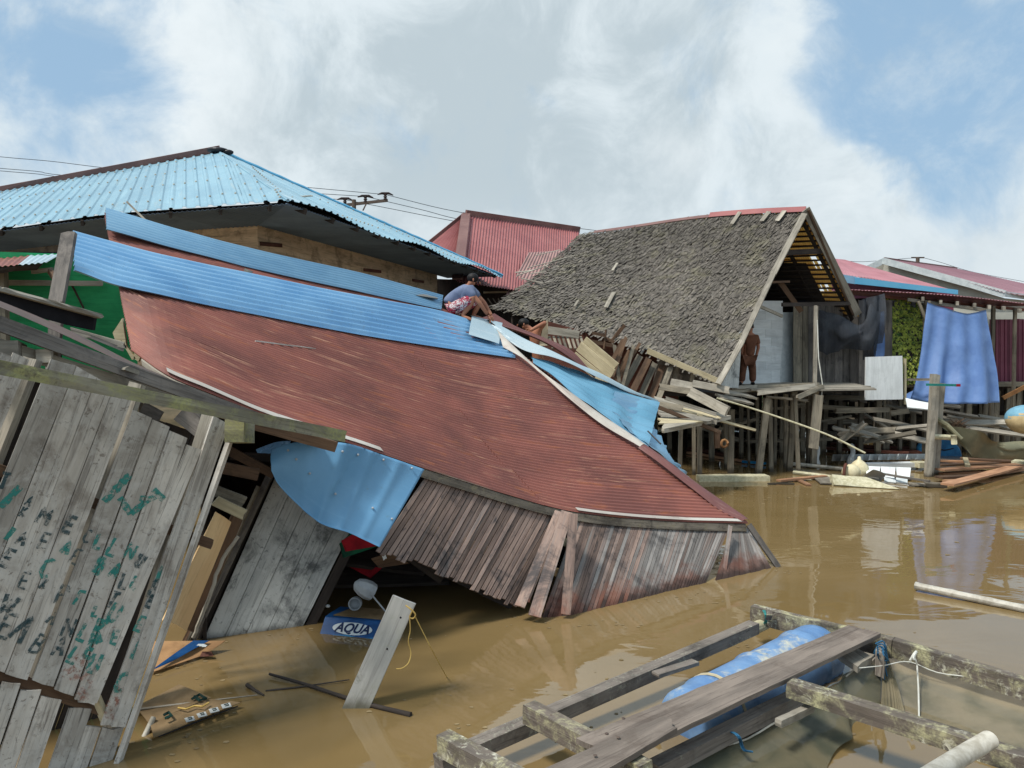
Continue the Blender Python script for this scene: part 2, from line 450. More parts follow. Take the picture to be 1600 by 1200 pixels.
m, t, b, o = newmat('blue tarp')
ob = t.new('ShaderNodeTexCoord').outputs['Object']
nn = t.noise(ob, 3, 6, .6, .3)
t.set(b.inputs['Base Color'], t.mix(t.step(nn, .35, .65), C(90, 122, 176), C(104, 136, 188)))
b.inputs['Roughness'].default_value = .5
bump(t, b, t.noise(ob, 7, 6, .6, 1.0), .2, .03)

def netmat(name, c, dens, scale=90, c2=None):
    m, t, b, o = newmat(name)
    ob = t.new('ShaderNodeTexCoord').outputs['Object']
    uv = t.new('ShaderNodeUVMap').outputs[0]
    nn = t.noise(ob, 2.6, 5, .6, .5)
    t.set(b.inputs['Base Color'], t.mix(t.step(nn, .35, .65), c, c2 or c))
    b.inputs['Roughness'].default_value = .8
    tr = t.new('ShaderNodeBsdfTransparent')
    mx = t.new('ShaderNodeMixShader')
    # woven threads: two crossed sets of strands
    w1 = t.new('ShaderNodeTexWave', wave_type='BANDS', bands_direction='X')
    w1.inputs['Scale'].default_value = scale
    t.set(w1.inputs['Vector'], uv)
    w2 = t.new('ShaderNodeTexWave', wave_type='BANDS', bands_direction='Y')
    w2.inputs['Scale'].default_value = scale
    t.set(w2.inputs['Vector'], uv)
    th = t.math('MAXIMUM', w1.outputs['Fac'], w2.outputs['Fac'])
    f = t.math('ADD', t.math('MULTIPLY', t.step(th, .6, .8), .35), t.math('ADD', dens - .2, t.math('MULTIPLY', t.math('SUBTRACT', nn, .5), .7)), clamp=True)
    t.set(mx.inputs[0], f)
    t.l.new(tr.outputs[0], mx.inputs[1])
    t.l.new(b.outputs[0], mx.inputs[2])
    t.l.new(mx.outputs[0], o.inputs[0])
netmat('black net', C(56, 62, 70), .80, 40, C(40, 44, 52))
netmat('green net', C(146, 134, 106), .60, 60, C(98, 94, 72))
netmat('dark green net', C(104, 98, 76), .82, 60, C(64, 66, 50))
netmat('old net', C(134, 130, 104), .92, 50, C(112, 112, 90))

m, t, b, o = newmat('yellow shingle')
uv = t.new('ShaderNodeUVMap').outputs[0]
at = t.new('ShaderNodeAttribute', attribute_name='tone').outputs['Fac']
g = t.noise(t.map(uv, (2, 40, 1)), 1.0, 4, .6)
c = t.mix(g, C(196, 160, 92), C(150, 116, 66))  # yellow raised in place of light passing through the thin wood
sc = t.new('ShaderNodeVectorMath', operation='SCALE', n0=c)
t.set(sc.inputs['Scale'], t.math('ADD', .6, t.math('MULTIPLY', at, .6)))
t.set(b.inputs['Base Color'], sc.outputs[0])
b.inputs['Roughness'].default_value = .8
tl = t.new('ShaderNodeBsdfTranslucent')
t.set(tl.inputs[0], C(236, 190, 104))
mx = t.new('ShaderNodeMixShader')
mx.inputs[0].default_value = .35
t.l.new(b.outputs[0], mx.inputs[1])
t.l.new(tl.outputs[0], mx.inputs[2])
t.l.new(mx.outputs[0], o.inputs[0])

m, t, b, o = newmat('jar glass')
b.inputs['Base Color'].default_value = (.8, .85, .86, 1)
b.inputs['Roughness'].default_value = .12
b.inputs['Transmission Weight'].default_value = .55

# worn brush paint for the lettering
for nm, c1, c2 in (('worn teal paint', C(46, 150, 138), C(40, 116, 112)), ('worn dark paint', C(46, 82, 88), C(34, 58, 66)), ('worn red paint', C(176, 112, 92), C(160, 104, 88))):
    m, t, b, o = newmat(nm)
    ps = t.new('ShaderNodeNewGeometry').outputs['Position']
    t.set(b.inputs['Base Color'], t.mix(t.noise(ps, 30, 4, .6), c1, c2))
    b.inputs['Roughness'].default_value = .8
    tr = t.new('ShaderNodeBsdfTransparent')
    mx = t.new('ShaderNodeMixShader')
    lo, hi = (.40, .54) if nm != 'worn red paint' else (.5, .64)
    f = t.step(t.noise(ps, 26, 7, .75), lo, hi)
    t.set(mx.inputs[0], t.math('MULTIPLY', f, .80 if nm != 'worn red paint' else .5))
    t.l.new(tr.outputs[0], mx.inputs[1])
    t.l.new(b.outputs[0], mx.inputs[2])
    t.l.new(mx.outputs[0], o.inputs[0])

# muddy river
m, t, b, o = newmat('muddy water')
ps = t.new('ShaderNodeNewGeometry').outputs['Position']
n = t.noise(t.map(ps, (.25, .6, 1)), 1.0, 5, .55, .5)
t.set(b.inputs['Base Color'], t.mix(t.step(n, .3, .7), C(122, 102, 66), C(132, 111, 75)))
b.inputs['Roughness'].default_value = .035
b.inputs['IOR'].default_value = 1.8
b.inputs['Specular IOR Level'].default_value = .5
w1 = t.noise(t.map(ps, (.9, 1.6, 1)), 1.0, 3, .5, .6)
w2 = t.noise(t.map(ps, (3.5, 6, 1)), 1.0, 2, .5, .4)
calm = t.step(t.noise(ps, .22, 3, .5), .42, .62)
h = t.math('ADD', t.math('MULTIPLY', w1, 1.0), t.math('MULTIPLY', t.math('MULTIPLY', w2, calm), .16))
bump(t, b, h, .06, .12)
# ---------------------------------------------------------------- mesh helpers
class MB:
    def __init__(s):
        s.v = []; s.f = []; s.uv = []; s.tone = []
    def vert(s, p, tone=.5):
        s.v.append(V(p)); s.tone.append(tone)
        return len(s.v) - 1
    def face(s, idx, uvs=None):
        s.f.append(tuple(idx))
        s.uv.append(uvs or [(s.v[i].x + s.v[i].y * .3, s.v[i].z) for i in idx])
    def grid(s, pts, uvs, tone=.5, flip=False):
        """pts: rows of points"""
        nr, nc = len(pts), len(pts[0])
        base = len(s.v)
        for r in range(nr):
            for c in range(nc):
                s.vert(pts[r][c], tone)
        for r in range(nr - 1):
            for c in range(nc - 1):
                q = [(r, c), (r, c + 1), (r + 1, c + 1), (r + 1, c)]
                if flip: q.reverse()
                s.face([base + a * nc + b_ for a, b_ in q], [uvs[a][b_] for a, b_ in q])
        return base
    def board(s, tl, tr, br, bl, t, nl=4, nw=2, jag=.01, tone=None, wob=.003, n=None):
        """a board whose front face is the quad tl tr br bl (length runs tl->bl), thickness t to the back"""
        if tone is None: tone = R.random()
        n = n or (bl - tl).cross(tr - tl).normalized()
        mid = (tl + tr + br + bl) / 4
        if n.dot(V((0, 0, CAMH)) - mid) < 0: n = -n
        uo, vo = R.random() * 90, R.random() * 90
        L = ((bl - tl).length + (br - tr).length) / 2
        Wd = ((tr - tl).length + (br - bl).length) / 2
        d = ((bl - tl) + (br - tr)).normalized()
        je = [(R.uniform(-jag, jag), R.uniform(-jag, jag)) for _ in range(nw + 1)]
        bend = R.uniform(-wob, wob) * 2
        rows, uvs = [], []
        for i in range(nl + 1):
            a = i / nl
            row, ur = [], []
            for j in range(nw + 1):
                b_ = j / nw
                p = tl.lerp(tr, b_).lerp(bl.lerp(br, b_), a)
                if i == 0: p = p + d * je[j][0]
                if i == nl: p = p + d * je[j][1]
                p = p + n * (bend * math.sin(math.pi * a) + (R.uniform(-wob, wob) if 0 < i < nl else 0))
                row.append(p)
                ur.append((uo + a * L, vo + b_ * Wd))
            rows.append(row); uvs.append(ur)
        b0 = s.grid(rows, uvs, tone)
        back = [[p - n * t for p in row] for row in rows]
        b1 = s.grid(back, uvs, tone, flip=True)
        nc = nw + 1
        for i in range(nl):
            for j in (0, nw):
                a, c = b0 + i * nc + j, b0 + (i + 1) * nc + j
                s.face([a, c, b1 + (i + 1) * nc + j, b1 + i * nc + j],
                       [(uo + i / nl * L, vo), (uo + (i + 1) / nl * L, vo), (uo + (i + 1) / nl * L, vo + t), (uo + i / nl * L, vo + t)])
        for j in range(nw):
            for i in (0, nl):
                a, c = b0 + i * nc + j, b0 + i * nc + j + 1
                s.face([a, c, b1 + i * nc + j + 1, b1 + i * nc + j],
                       [(uo, vo + j / nw * Wd), (uo, vo + (j + 1) / nw * Wd), (uo + t, vo + (j + 1) / nw * Wd), (uo + t, vo + j / nw * Wd)])
        return s
    def plank(s, a, b, w, t, side=V((0, 0, 1)), seg=4, jag=.006, wob=.003, tone=None, w2=None):
        """bar from a to b; width w along side, thickness t across"""
        d = (b - a).normalized()
        sd = side - d * side.dot(d)
        if sd.length < 1e-4:
            sd = V((1, 0, 0)) - d * d.x
        sd.normalize()
        n = d.cross(sd).normalized()
        w2 = w if w2 is None else w2
        return s.board(a + sd * w / 2 + n * t / 2, a - sd * w / 2 + n * t / 2, b - sd * w2 / 2 + n * t / 2, b + sd * w2 / 2 + n * t / 2, t, seg, 2, jag, tone, wob, n=n if n.dot(V((0, 0, CAMH)) - (a + b) / 2) >= 0 else n)
    def tube(s, pts, r, sides=8, cap=True, tone=.5):
        pts = [V(p) for p in pts]
        rr = r if isinstance(r, (list, tuple)) else [r] * len(pts)
        prev = None
        rows, uvs = [], []
        L = 0
        for i, p in enumerate(pts):
            d = (pts[min(i + 1, len(pts) - 1)] - pts[max(i - 1, 0)]).normalized()
            if prev is None:
                x = d.cross(V((0.13, 0.27, 1)))
                if x.length < .05: x = d.cross(V((1, 0, 0)))
            else:
                x = prev - d * prev.dot(d)
            x.normalize(); prev = x
            y = d.cross(x)
            if i: L += (p - pts[i - 1]).length
            rows.append([p + (x * math.cos(k * 2 * math.pi / sides) + y * math.sin(k * 2 * math.pi / sides)) * rr[i] for k in range(sides + 1)])
            uvs.append([(L, k / sides * 2 * math.pi * rr[i]) for k in range(sides + 1)])
        b0 = s.grid(rows, uvs, tone)
        if cap:
            nc = sides + 1
            for i, fl in ((0, True), (len(pts) - 1, False)):
                idx = [b0 + i * nc + k for k in range(sides)]
                if not fl: idx.reverse()
                s.face(idx)
        return s
    def sheet(s, S, nu, nv, amp=0.0, pitch=.076, thick=.002, L=None, Wd=None, profile='sine', tone=None, v0=0.0, dent=0.0, flipn=False, seed=0):
        """thin sheet S(u,v); ridges run along u"""
        if tone is None: tone = R.random()
        if L is None: L = (S(1, .5) - S(0, .5)).length
        if Wd is None: Wd = (S(.5, 1) - S(.5, 0)).length
        uo, vo = R.random() * 50, R.random() * 50
        rows, back, uvs = [], [], []
        for i in range(nu + 1):
            u = i / nu
            row, rb, ur = [], [], []
            for j in range(nv + 1):
                v = j / nv
                p = S(u, v)
                e = 1e-3
                du = S(min(u + e, 1), v) - S(max(u - e, 0), v)
                dv = S(u, min(v + e, 1)) - S(u, max(v - e, 0))
                n = du.cross(dv).normalized()
                if n.z < 0 : n = -n
                if flipn: n = -n
                ph = (v0 + v * Wd) / pitch
                if profile == 'sine':
                    h = amp * math.sin(2 * math.pi * ph)
                else:
                    x = ph % 1.0
                    h = amp * max(0, min(1, (0.20 - abs(x - .5)) / .08))
                if dent:
                    h += dent * pnoise(V((u * L * 1.3 + seed * 7.3, v * Wd * 1.6, seed)))
                p = p + n * h
                row.append(p); rb.append(p - n * thick); ur.append((uo + u * L, vo + v * Wd))
            rows.append(row); back.append(rb); uvs.append(ur)
        b0 = s.grid(rows, uvs, tone)
        if thick:
            b1 = s.grid(back, uvs, tone, flip=True)
            nc = nv + 1
            for i in range(nu):
                for j in (0, nv):
                    s.face([b0 + i * nc + j, b0 + (i + 1) * nc + j, b1 + (i + 1) * nc + j, b1 + i * nc + j])
            for j in range(nv):
                for i in (0, nu):
                    s.face([b0 + i * nc + j, b0 + i * nc + j + 1, b1 + i * nc + j + 1, b1 + i * nc + j])
        return s
    def ball(s, c, r, nu=12, nv=8, sc=(1, 1, 1), rot=None):
        rows, uvs = [], []
        for i in range(nv + 1):
            th = math.pi * i / nv
            row = []
            for k in range(nu + 1):
                ph = 2 * math.pi * k / nu
                q = V((math.sin(th) * math.cos(ph) * sc[0], math.sin(th) * math.sin(ph) * sc[1], math.cos(th) * sc[2])) * r
                if rot: q = rot @ q
                row.append(V(c) + q)
            rows.append(row); uvs.append([(k / nu, i / nv) for k in range(nu + 1)])
        s.grid(rows, uvs, .5, flip=True)
        return s
    def lathe(s, a, axis, prof, sides=20):
        """prof: list of (distance along axis, radius)"""
        axis = axis.normalized()
        x = axis.cross(V((.1, .2, 1))).normalized()
        y = axis.cross(x)
        rows, uvs = [], []
        for (h, r) in prof:
            rows.append([a + axis * h + (x * math.cos(2 * math.pi * k / sides) + y * math.sin(2 * math.pi * k / sides)) * r for k in range(sides + 1)])
            uvs.append([(h, k / sides * 2) for k in range(sides + 1)])
        s.grid(rows, uvs, .5)
        return s
    def prism(s, front, back):
        n = len(front)
        b0 = len(s.v)
        for p in front: s.vert(p)
        for p in back: s.vert(p)
        s.face(list(range(b0, b0 + n)))
        s.face(list(range(b0 + 2 * n - 1, b0 + n - 1, -1)))
        for i in range(n):
            j = (i + 1) % n
            s.face([b0 + i, b0 + n + i, b0 + n + j, b0 + j])
        return s
    def build(s, name, mat, parent=None, label=None, smooth=False, kind=None):
        org = V((0, 0, 0))
        if parent is not None:
            org = origin(parent)
        me = bpy.data.meshes.new(name)
        me.from_pydata([tuple(p - org) for p in s.v], [], s.f)
        uvl = me.uv_layers.new(name='UVMap')
        flat = [c for fu in s.uv for uv in fu for c in uv]
        uvl.data.foreach_set('uv', flat)
        at = me.attributes.new('tone', 'FLOAT', 'POINT')
        at.data.foreach_set('value', s.tone)
        me.materials.append(MAT[mat])
        if smooth:
            me.shade_smooth()
        me.update()
        o = bpy.data.objects.new(name, me)
        col.objects.link(o)
        if parent is not None:
            o.parent = parent
        if label: o['label'] = label
        if kind: o['kind'] = kind
        return o

def origin(o):
    p = V((0, 0, 0))
    while o is not None:
        p = p + o.location
        o = o.parent
    return p

def thing(name, label, cat, loc=(0, 0, 0), group=None):
    o = bpy.data.objects.new(name, None)
    o.empty_display_size = .2
    col.objects.link(o)
    o.location = loc
    o['label'] = label; o['category'] = cat; o['kind'] = 'thing'
    if group: o['group'] = group
    return o

def tag(o, label, cat, group=None):
    o['label'] = label; o['category'] = cat; o['kind'] = 'thing'
    if group: o['group'] = group
    return o

def recenter(o, loc):
    """move a one-mesh thing's origin to loc"""
    loc = V(loc)
    for v in o.data.vertices: v.co -= loc
    o.location = loc
    return o

def curve(pts):
    """catmull-rom through 3D points -> function of 0..1"""
    pts = [V(p) for p in pts]
    n = len(pts) - 1
    def f(t):
        x = t * n
        i = min(max(int(math.floor(x)), 0), n - 1)
        u = x - i
        p1, p2 = pts[i], pts[i + 1]
        p0 = pts[i - 1] if i > 0 else p1 * 2 - p2
        p3 = pts[i + 2] if i + 2 <= n else p2 * 2 - p1
        if u < 0 or u > 1:
            return p1.lerp(p2, u)
        return .5 * ((2 * p1) + (p2 - p0) * u + (2 * p0 - 5 * p1 + 4 * p2 - p3) * u * u + (3 * p1 - p0 - 3 * p2 + p3) * u ** 3)
    return f

def pline(pts):
    """px polyline by arc length in pixels -> (px,py) of 0..1"""
    L = [0]
    for a, b in zip(pts, pts[1:]):
        L.append(L[-1] + math.hypot(b[0] - a[0], b[1] - a[1]))
    def f(t):
        d = t * L[-1]
        for i in range(len(pts) - 1):
            if d <= L[i + 1] or i == len(pts) - 2:
                u = (d - L[i]) / (L[i + 1] - L[i])
                return tuple(pts[i][k] + (pts[i + 1][k] - pts[i][k]) * u for k in range(len(pts[i])))
    return f

def ruled(top, bot):
    A, B = curve(top), curve(bot)
    return lambda u, v: A(u).lerp(B(u), v)

def quad(a, b, c, d):
    """a(u0v0) b(u1v0) c(u1v1) d(u0v1)"""
    return lambda u, v: a.lerp(b, u).lerp(d.lerp(c, u), v)

def sub(S, u0, u1, v0, v1, off=None):
    def f(u, v):
        return S(u0 + (u1 - u0) * u, v0 + (v1 - v0) * v)
    return f

def onsurf(S, px, py, off=0.0, u=.5, v=.5):
    for _ in range(30):
        p = S(u, v)
        x, y = proj(p)
        e = 1e-3
        xu, yu = proj(S(u + e, v)); xv, yv = proj(S(u, v + e))
        a, b_, c, d = (xu - x) / e, (xv - x) / e, (yu - y) / e, (yv - y) / e
        det = a * d - b_ * c
        if abs(det) < 1e-9: break
        rx, ry = px - x, py - y
        du = (d * rx - b_ * ry) / det
        dv = (a * ry - c * rx) / det
        k = min(1, .3 / max(abs(du), abs(dv), 1e-9))
        u += du * k; v += dv * k
        if abs(rx) + abs(ry) < .05: break
    p = S(u, v)
    n = (S(u + .01, v) - S(u - .01, v)).cross(S(u, v + .01) - S(u, v - .01)).normalized()
    if n.z < 0: n = -n
    return p + n * off

def copy_thing(root, loc, label=None, rotz=0):
    r = root.copy(); col.objects.link(r); r.location = loc
    r.rotation_euler.z = root.rotation_euler.z + rotz
    if label: r['label'] = label
    for ch in list(root.children):
        if ch.parent == root:
            c = ch.copy(); col.objects.link(c); c.parent = r
            for g in ch.children:
                d = g.copy(); col.objects.link(d); d.parent = c
    return r

def textmesh(txt, name, mat, parent, at, xdir, ydir, size, shear=0.0, lift=.002, bold=0.0):
    cu = bpy.data.curves.new('lettering', 'FONT')
    cu.body = txt; cu.size = size; cu.shear = shear; cu.align_x = 'CENTER'; cu.align_y = 'CENTER'
    cu.extrude = .001; cu.offset = bold
    o = bpy.data.objects.new('lettering', cu)
    col.objects.link(o)
    dg = bpy.context.evaluated_depsgraph_get()
    me = bpy.data.meshes.new_from_object(o.evaluated_get(dg))
    bpy.data.objects.remove(o); 
    x = xdir.normalized(); y = (ydir - x * ydir.dot(x)).normalized(); n = x.cross(y)
    org = origin(parent)
    for v in me.vertices:
        v.co = at + x * v.co.x + y * v.co.y + n * (v.co.z + lift) - org
    me.materials.clear(); me.materials.append(MAT[mat])
    ob = bpy.data.objects.new(name, me)
    col.objects.link(ob); ob.parent = parent
    return ob

def skinned(name, verts, edges, radii, mat, parent=None, sub_=2, label=None):
    org = origin(parent) if parent is not None else V((0, 0, 0))
    me = bpy.data.meshes.new(name)
    me.from_pydata([tuple(V(v) - org) for v in verts], edges, [])
    o = bpy.data.objects.new(name, me)
    col.objects.link(o)
    o.modifiers.new('skin', 'SKIN')
    if not me.skin_vertices:
        o.update_from_editmode()
    sv = me.skin_vertices[0].data if me.skin_vertices else None
    for i, r in enumerate(radii):
        r2 = r if isinstance(r, tuple) else (r, r)
        sv[i].radius = r2
        sv[i].use_root = (i == 0)
    sd = o.modifiers.new('smooth', 'SUBSURF'); sd.levels = sub_; sd.render_levels = sub_
    dg = bpy.context.evaluated_depsgraph_get()
    me2 = bpy.data.meshes.new_from_object(o.evaluated_get(dg))
    o.modifiers.clear()
    o.data = me2
    bpy.data.meshes.remove(me)
    me2.name = name
    me2.materials.clear(); me2.materials.append(MAT[mat])
    me2.shade_smooth()
    if parent is not None: o.parent = parent
    if label: o['label'] = label
    return o
# ================================================================ SETTING
mb = MB()
xs = [-700, -60, -20, 0, 20, 60, 700]
ys = [-60, -5, 4, 12, 20, 27.5]
mb.grid([[V((x, y, 0)) for x in xs] for y in ys], [[(x, y) for x in xs] for y in ys], .5, flip=True)
o = mb.build('water', 'muddy water', kind='structure')
mb = MB()
ys = [27.3, 28.2, 31, 45, 120, 1600]; zs = [-.3, .25, .5, .6, .8, 1.5]
xs = [-1600, -100, -30, -8, 8, 30, 100, 1600]
mb.grid([[V((x, y, z + (R.uniform(-.1, .1) if y < 50 else 0))) for x in xs] for y, z in zip(ys, zs)], [[(x, y) for x in xs] for y in ys], .5, flip=True)
o = mb.build('ground', 'riverbank soil', kind='structure')
# river bed, a sheet under the muddy water
mb = MB()
mb.grid([[V((x, y, -2.5)) for x in (-700, 700)] for y in (-60, 28)], [[(0, 0), (1, 0)], [(0, 1), (1, 1)]], .5, flip=True)
mb.build('terrain', 'riverbank soil', kind='structure')

# low plants growing on the bank, seen between the stilts
mb = MB()
for i in range(9000):
    x = R.uniform(-1, 20); y = R.uniform(27.4, 30.5)
    hmax = .8 + .9 * (pnoise(V((x * .7, y * .5, 2))) + .3)
    if hmax < .2: continue
    z = .2 + R.random() ** 1.3 * hmax
    c = V((x, y, z))
    d = V((R.uniform(-1, 1), R.uniform(-1, .3), R.uniform(-.3, 1))).normalized() * R.uniform(.06, .14)
    sd = d.cross(V((R.uniform(-1, 1), R.uniform(-1, 1), .5))).normalized() * R.uniform(.02, .045)
    b0 = len(mb.v)
    for q in (c - d, c + sd, c + d, c - sd): mb.vert(q, R.random())
    mb.face([b0, b0 + 1, b0 + 2, b0 + 3])
o = mb.build('bank_plants', 'leaf green', kind='stuff')
o['label'] = 'green bank plants growing behind the stilts under the far houses'; o['category'] = 'plants'

# ================================================================ BLUE ROOF HOUSE
cn = P(450, 313, 12.5)
le = P(0, 343, 14.3); le.z = cn.z - .02
re_ = P(785, 432, 25.5)
ap = P(343, 238, 18.64)
rl = P(0, 300, 20.7)
ud = (le - cn); ud.z = 0; ul = ud.length; ud.normalize()
vd = (re_ - cn); vl = vd.length; vd.normalize()
A = 4.87
bh = thing('blue_roof_house', 'plank house with a pale blue ribbed metal hip roof at back left', 'house', (cn.x + ud.x * 4 + vd.x * 5, cn.y + vd.y * 5, 0))
rdir = (rl - ap).normalized()
KS = .8
def left_top(s_):
    t_ = s_ / (1 - KS)
    if t_ < A: return cn.lerp(ap, t_ / A)
    return ap + rdir * ((s_ + KS * A - A) * .97)
def eaveL(s_):
    p = cn + ud * s_
    p.z = cn.z - .03 * s_ * .3 - (.04 * max(0, s_ - 3.5))
    return p
W1 = .80
for k in range(17):
    s0, s1 = k * W1, (k + 1) * W1
    ext = .0
    if k >= 10: ext = -.28
    def S(u, v, s0=s0, s1=s1, ext=ext):
        s_ = s0 + (s1 + .02 - s0) * v
        a = eaveL(s_); b = left_top(s_)
        d = (b - a)
        if d.length > 1e-3: a = a + d.normalized() * (ext if d.length > .6 else 0)
        return a.lerp(b, u)
    m_ = MB().sheet(S, 10, 32, .028, .2667, .003, L=5, Wd=W1, profile='trap', tone=R.uniform(.2, .8), v0=0)
    m_.build('roof_sheet', 'sky blue roof', bh)
def right_top(s_):
    if s_ < A * .9: return cn.lerp(ap, s_ / (A * .9))
    return ap.lerp(re_, (s_ - A * .9) / (vl - A * .9))
nr = 17; W2 = vl / nr
for k in range(nr):
    s0, s1 = k * W2, (k + 1) * W2
    def S(u, v, s0=s0, s1=s1):
        s_ = min(s0 + (s1 + .02 - s0) * v, vl - .002)
        a = cn + vd * s_
        a = a + V((0, 0, .06 * math.sin(s_ * 1.3)))
        b = right_top(s_)
        return a.lerp(b, u) if (b - a).length > .02 else a + V((0, 0, .02)) * u
    MB().sheet(S, 10, 32, .028, .2667, .003, L=5, Wd=W2, profile='trap', tone=R.uniform(.2, .8)).build('roof_sheet', 'sky blue roof', bh)
# roof screws, many tiny heads
mb = MB()
for k in range(34):
    for q in (.12, .38, .64, .9):
        s_ = .2667 * (k + .5) * 1.0
        a = eaveL(s_); b = left_top(s_)
        if (b - a).length < .6: continue
        p = a.lerp(b, q + R.uniform(-.01, .01)) + V((0, -.01, .035))
        mb.ball(p, .022, 5, 3)
for k in range(46):
    for q in (.12, .45, .8):
        s_ = .2667 * (k + .5)
        if s_ > vl - 1: continue
        a = cn + vd * s_; b = right_top(s_)
        if (b - a).length < .6: continue
        mb.ball(a.lerp(b, q) + V((0, -.01, .035)), .022, 5, 3)
mb.build('roof_screws', 'old pipe', bh, kind='stuff')
# ridge and hip caps
mb = MB()
mb.plank(ap + V((0, 0, .02)), ap + rdir * 14, .26, .05, V((0, -.5, 1)), 12, .0, .02)
mb.build('ridge_cap', 'ridge brown', bh, label='red brown ridge board along the blue roof')
mb = MB()
n_ = 30
mb.tube([ap.lerp(re_, i / n_) + V((0, 0, .03 + .012 * (i % 2))) for i in range(n_ + 1)], .05, 6)
mb.build('hip_cap', 'fascia blue', bh)
mb = MB()
mb.tube([cn.lerp(ap, i / 20) + V((0, 0, .0)) for i in range(21)], .028, 6)
mb.build('hip_cap', 'sky blue roof', bh)
mb = MB()
mb.ball(ap + V((-.05, 0, .05)), .20, 10, 6, (1.3, .8, .34)); mb.ball(ap + V((.2, 0, .0)), .13, 8, 5, (1.1, .8, .5))
mb.build('ridge_wrap', 'black plastic', bh, smooth=True, label='black plastic bunched on the apex of the roof')
# underside: rafters, purlins, eave boards
cdn = V((0, 0, -1))
for k in range(13):
    s_ = .4 + k * .95
    a = eaveL(s_) + V((0, 0, -.10)); b = left_top(s_) + V((0, 0, -.12))
    if (b - a).length > .5:
        MB().plank(a, a.lerp(b, min(1, 2.6 / (b - a).length)), .1, .05, V((0, 0, 1)), 2).build('rafter', 'dark wood', bh)
for k in range(14):
    s_ = .5 + k * 1.0
    if s_ > vl - .3: break
    a = cn + vd * s_ + V((0, 0, -.09)); b = right_top(s_) + V((0, 0, -.12))
    if (b - a).length > .4:
        MB().plank(a, a.lerp(b, min(1, 2.2 / (b - a).length)), .1, .05, V((0, 0, 1)), 2).build('rafter', 'dark wood', bh)
for q in (.25,):
    inn = q
    a = cn + (ud + vd) * inn * .72 + V((0, 0, inn * .35 - .10))
    MB().plank(a, a + ud * 3.6, .06, .05, V((0, 0, 1)), 6).build('purlin', 'dark wood', bh)
    MB().plank(a + ud * 3.6, a + ud * 10 + V((0, 0, -.42)), .06, .05, V((0, 0, 1)), 6).build('purlin', 'dark wood', bh)
    MB().plank(a, a + vd * (vl - 2.2 * q - .3), .06, .05, V((0, 0, 1)), 6).build('purlin', 'dark wood', bh)
# dark corrugated sheets added for the shade under the wide eaves
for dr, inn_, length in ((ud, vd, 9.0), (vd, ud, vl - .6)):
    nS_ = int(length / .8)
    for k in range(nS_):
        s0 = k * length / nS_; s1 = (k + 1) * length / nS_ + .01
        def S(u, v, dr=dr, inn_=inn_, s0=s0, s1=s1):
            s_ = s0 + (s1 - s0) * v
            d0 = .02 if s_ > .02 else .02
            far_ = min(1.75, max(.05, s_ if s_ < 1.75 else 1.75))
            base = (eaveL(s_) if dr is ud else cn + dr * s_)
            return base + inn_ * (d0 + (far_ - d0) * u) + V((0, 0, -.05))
        MB().sheet(S, 3, 40, .010, .10, .003, Wd=.8, tone=R.random()).build('eave_shade', 'eave shade sheet', bh)
# walls of horizontal boards set back under the eaves
SB = 1.7
wc = cn + ud * SB + vd * SB
wc.z = 0
topz = cn.z - .03
zz = topz
row = 0
while zz > 2.2:
    h = R.uniform(.24, .34)
    for (dr, length, mat_) in ((ud, 10.5, 'grey wall wood'), (vd, vl - 3.4, 'shanty wall wood')):
        s_ = 0.0
        cuts = [0] + sorted([length * (.25 + R.random() * .2), length * (.6 + R.random() * .2)]) + [length]
        for a_, b_ in zip(cuts, cuts[1:]):
            a = wc + dr * (a_ + .004); b = wc + dr * (b_ - .004)
            
            a.z = zz - .0; b.z = zz - .0
            mb = MB()
            mb.board(a, a - V((0, 0, h + .015)), b - V((0, 0, h + .015)), b, .02, 6, 2, .01, None, .006)
            if dr is vd or a_ > 2.5:
                nm = mat_
            else:
                nm = 'shanty wall wood'
            mb.build('wall_board', nm, bh)
    zz -= h; row += 1
# wall interior backing so no light comes through the joints
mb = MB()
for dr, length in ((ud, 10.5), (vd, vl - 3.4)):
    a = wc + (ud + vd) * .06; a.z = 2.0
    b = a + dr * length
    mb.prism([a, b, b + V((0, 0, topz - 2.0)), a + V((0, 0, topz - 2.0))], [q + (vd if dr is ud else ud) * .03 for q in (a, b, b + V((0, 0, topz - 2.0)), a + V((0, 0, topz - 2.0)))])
mb.build('light_block', 'dark void', bh)
pl_vd = Plane(wc + V((0, 0, 3)) , wc + vd + V((0, 0, 3)), wc + V((0, 0, 4)))
for (x0, y0, x1, y1) in ((407, 378, 440, 385), (569, 419, 595, 426), (645, 436, 662, 441)):
    a = pl_vd(x0, (y0 + y1) / 2 - 1, .03); b = pl_vd(x1, (y0 + y1) / 2 + 2, .03)
    MB().plank(a, b, .075, .03, V((0, 0, 1)), 2).build('vent_batten', 'dark red lumber', bh)
# stilts carrying the house
for i in range(4):
    for j in range(4):
        p = wc + ud * (.2 + i * 3.2) + vd * (.2 + j * 3.4)
        MB().plank(V((p.x, p.y, -.6)), V((p.x, p.y, 2.6)), .16, .16, V((1, 0, 0)), 3).build('stilt', 'stilt wood', bh)
mb = MB()
a = wc + V((0, 0, 2.3)); b = a + ud * 10.5; c_ = b + vd * (vl - 2.3); d_ = a + vd * (vl - 2.3)
mb.prism([a, b, c_, d_], [q - V((0, 0, .12)) for q in (a, b, c_, d_)])
mb.build('floor', 'dark wood', bh)
# a board propped against the eave
o = MB().plank(P(201, 318, 12.9), P(243, 358, 12.2), .1, .03, V((0, -1, .3)), 3).build('loose_board', 'weathered wood')
tag(o, 'grey board propped at a slant against the blue eave', 'board')

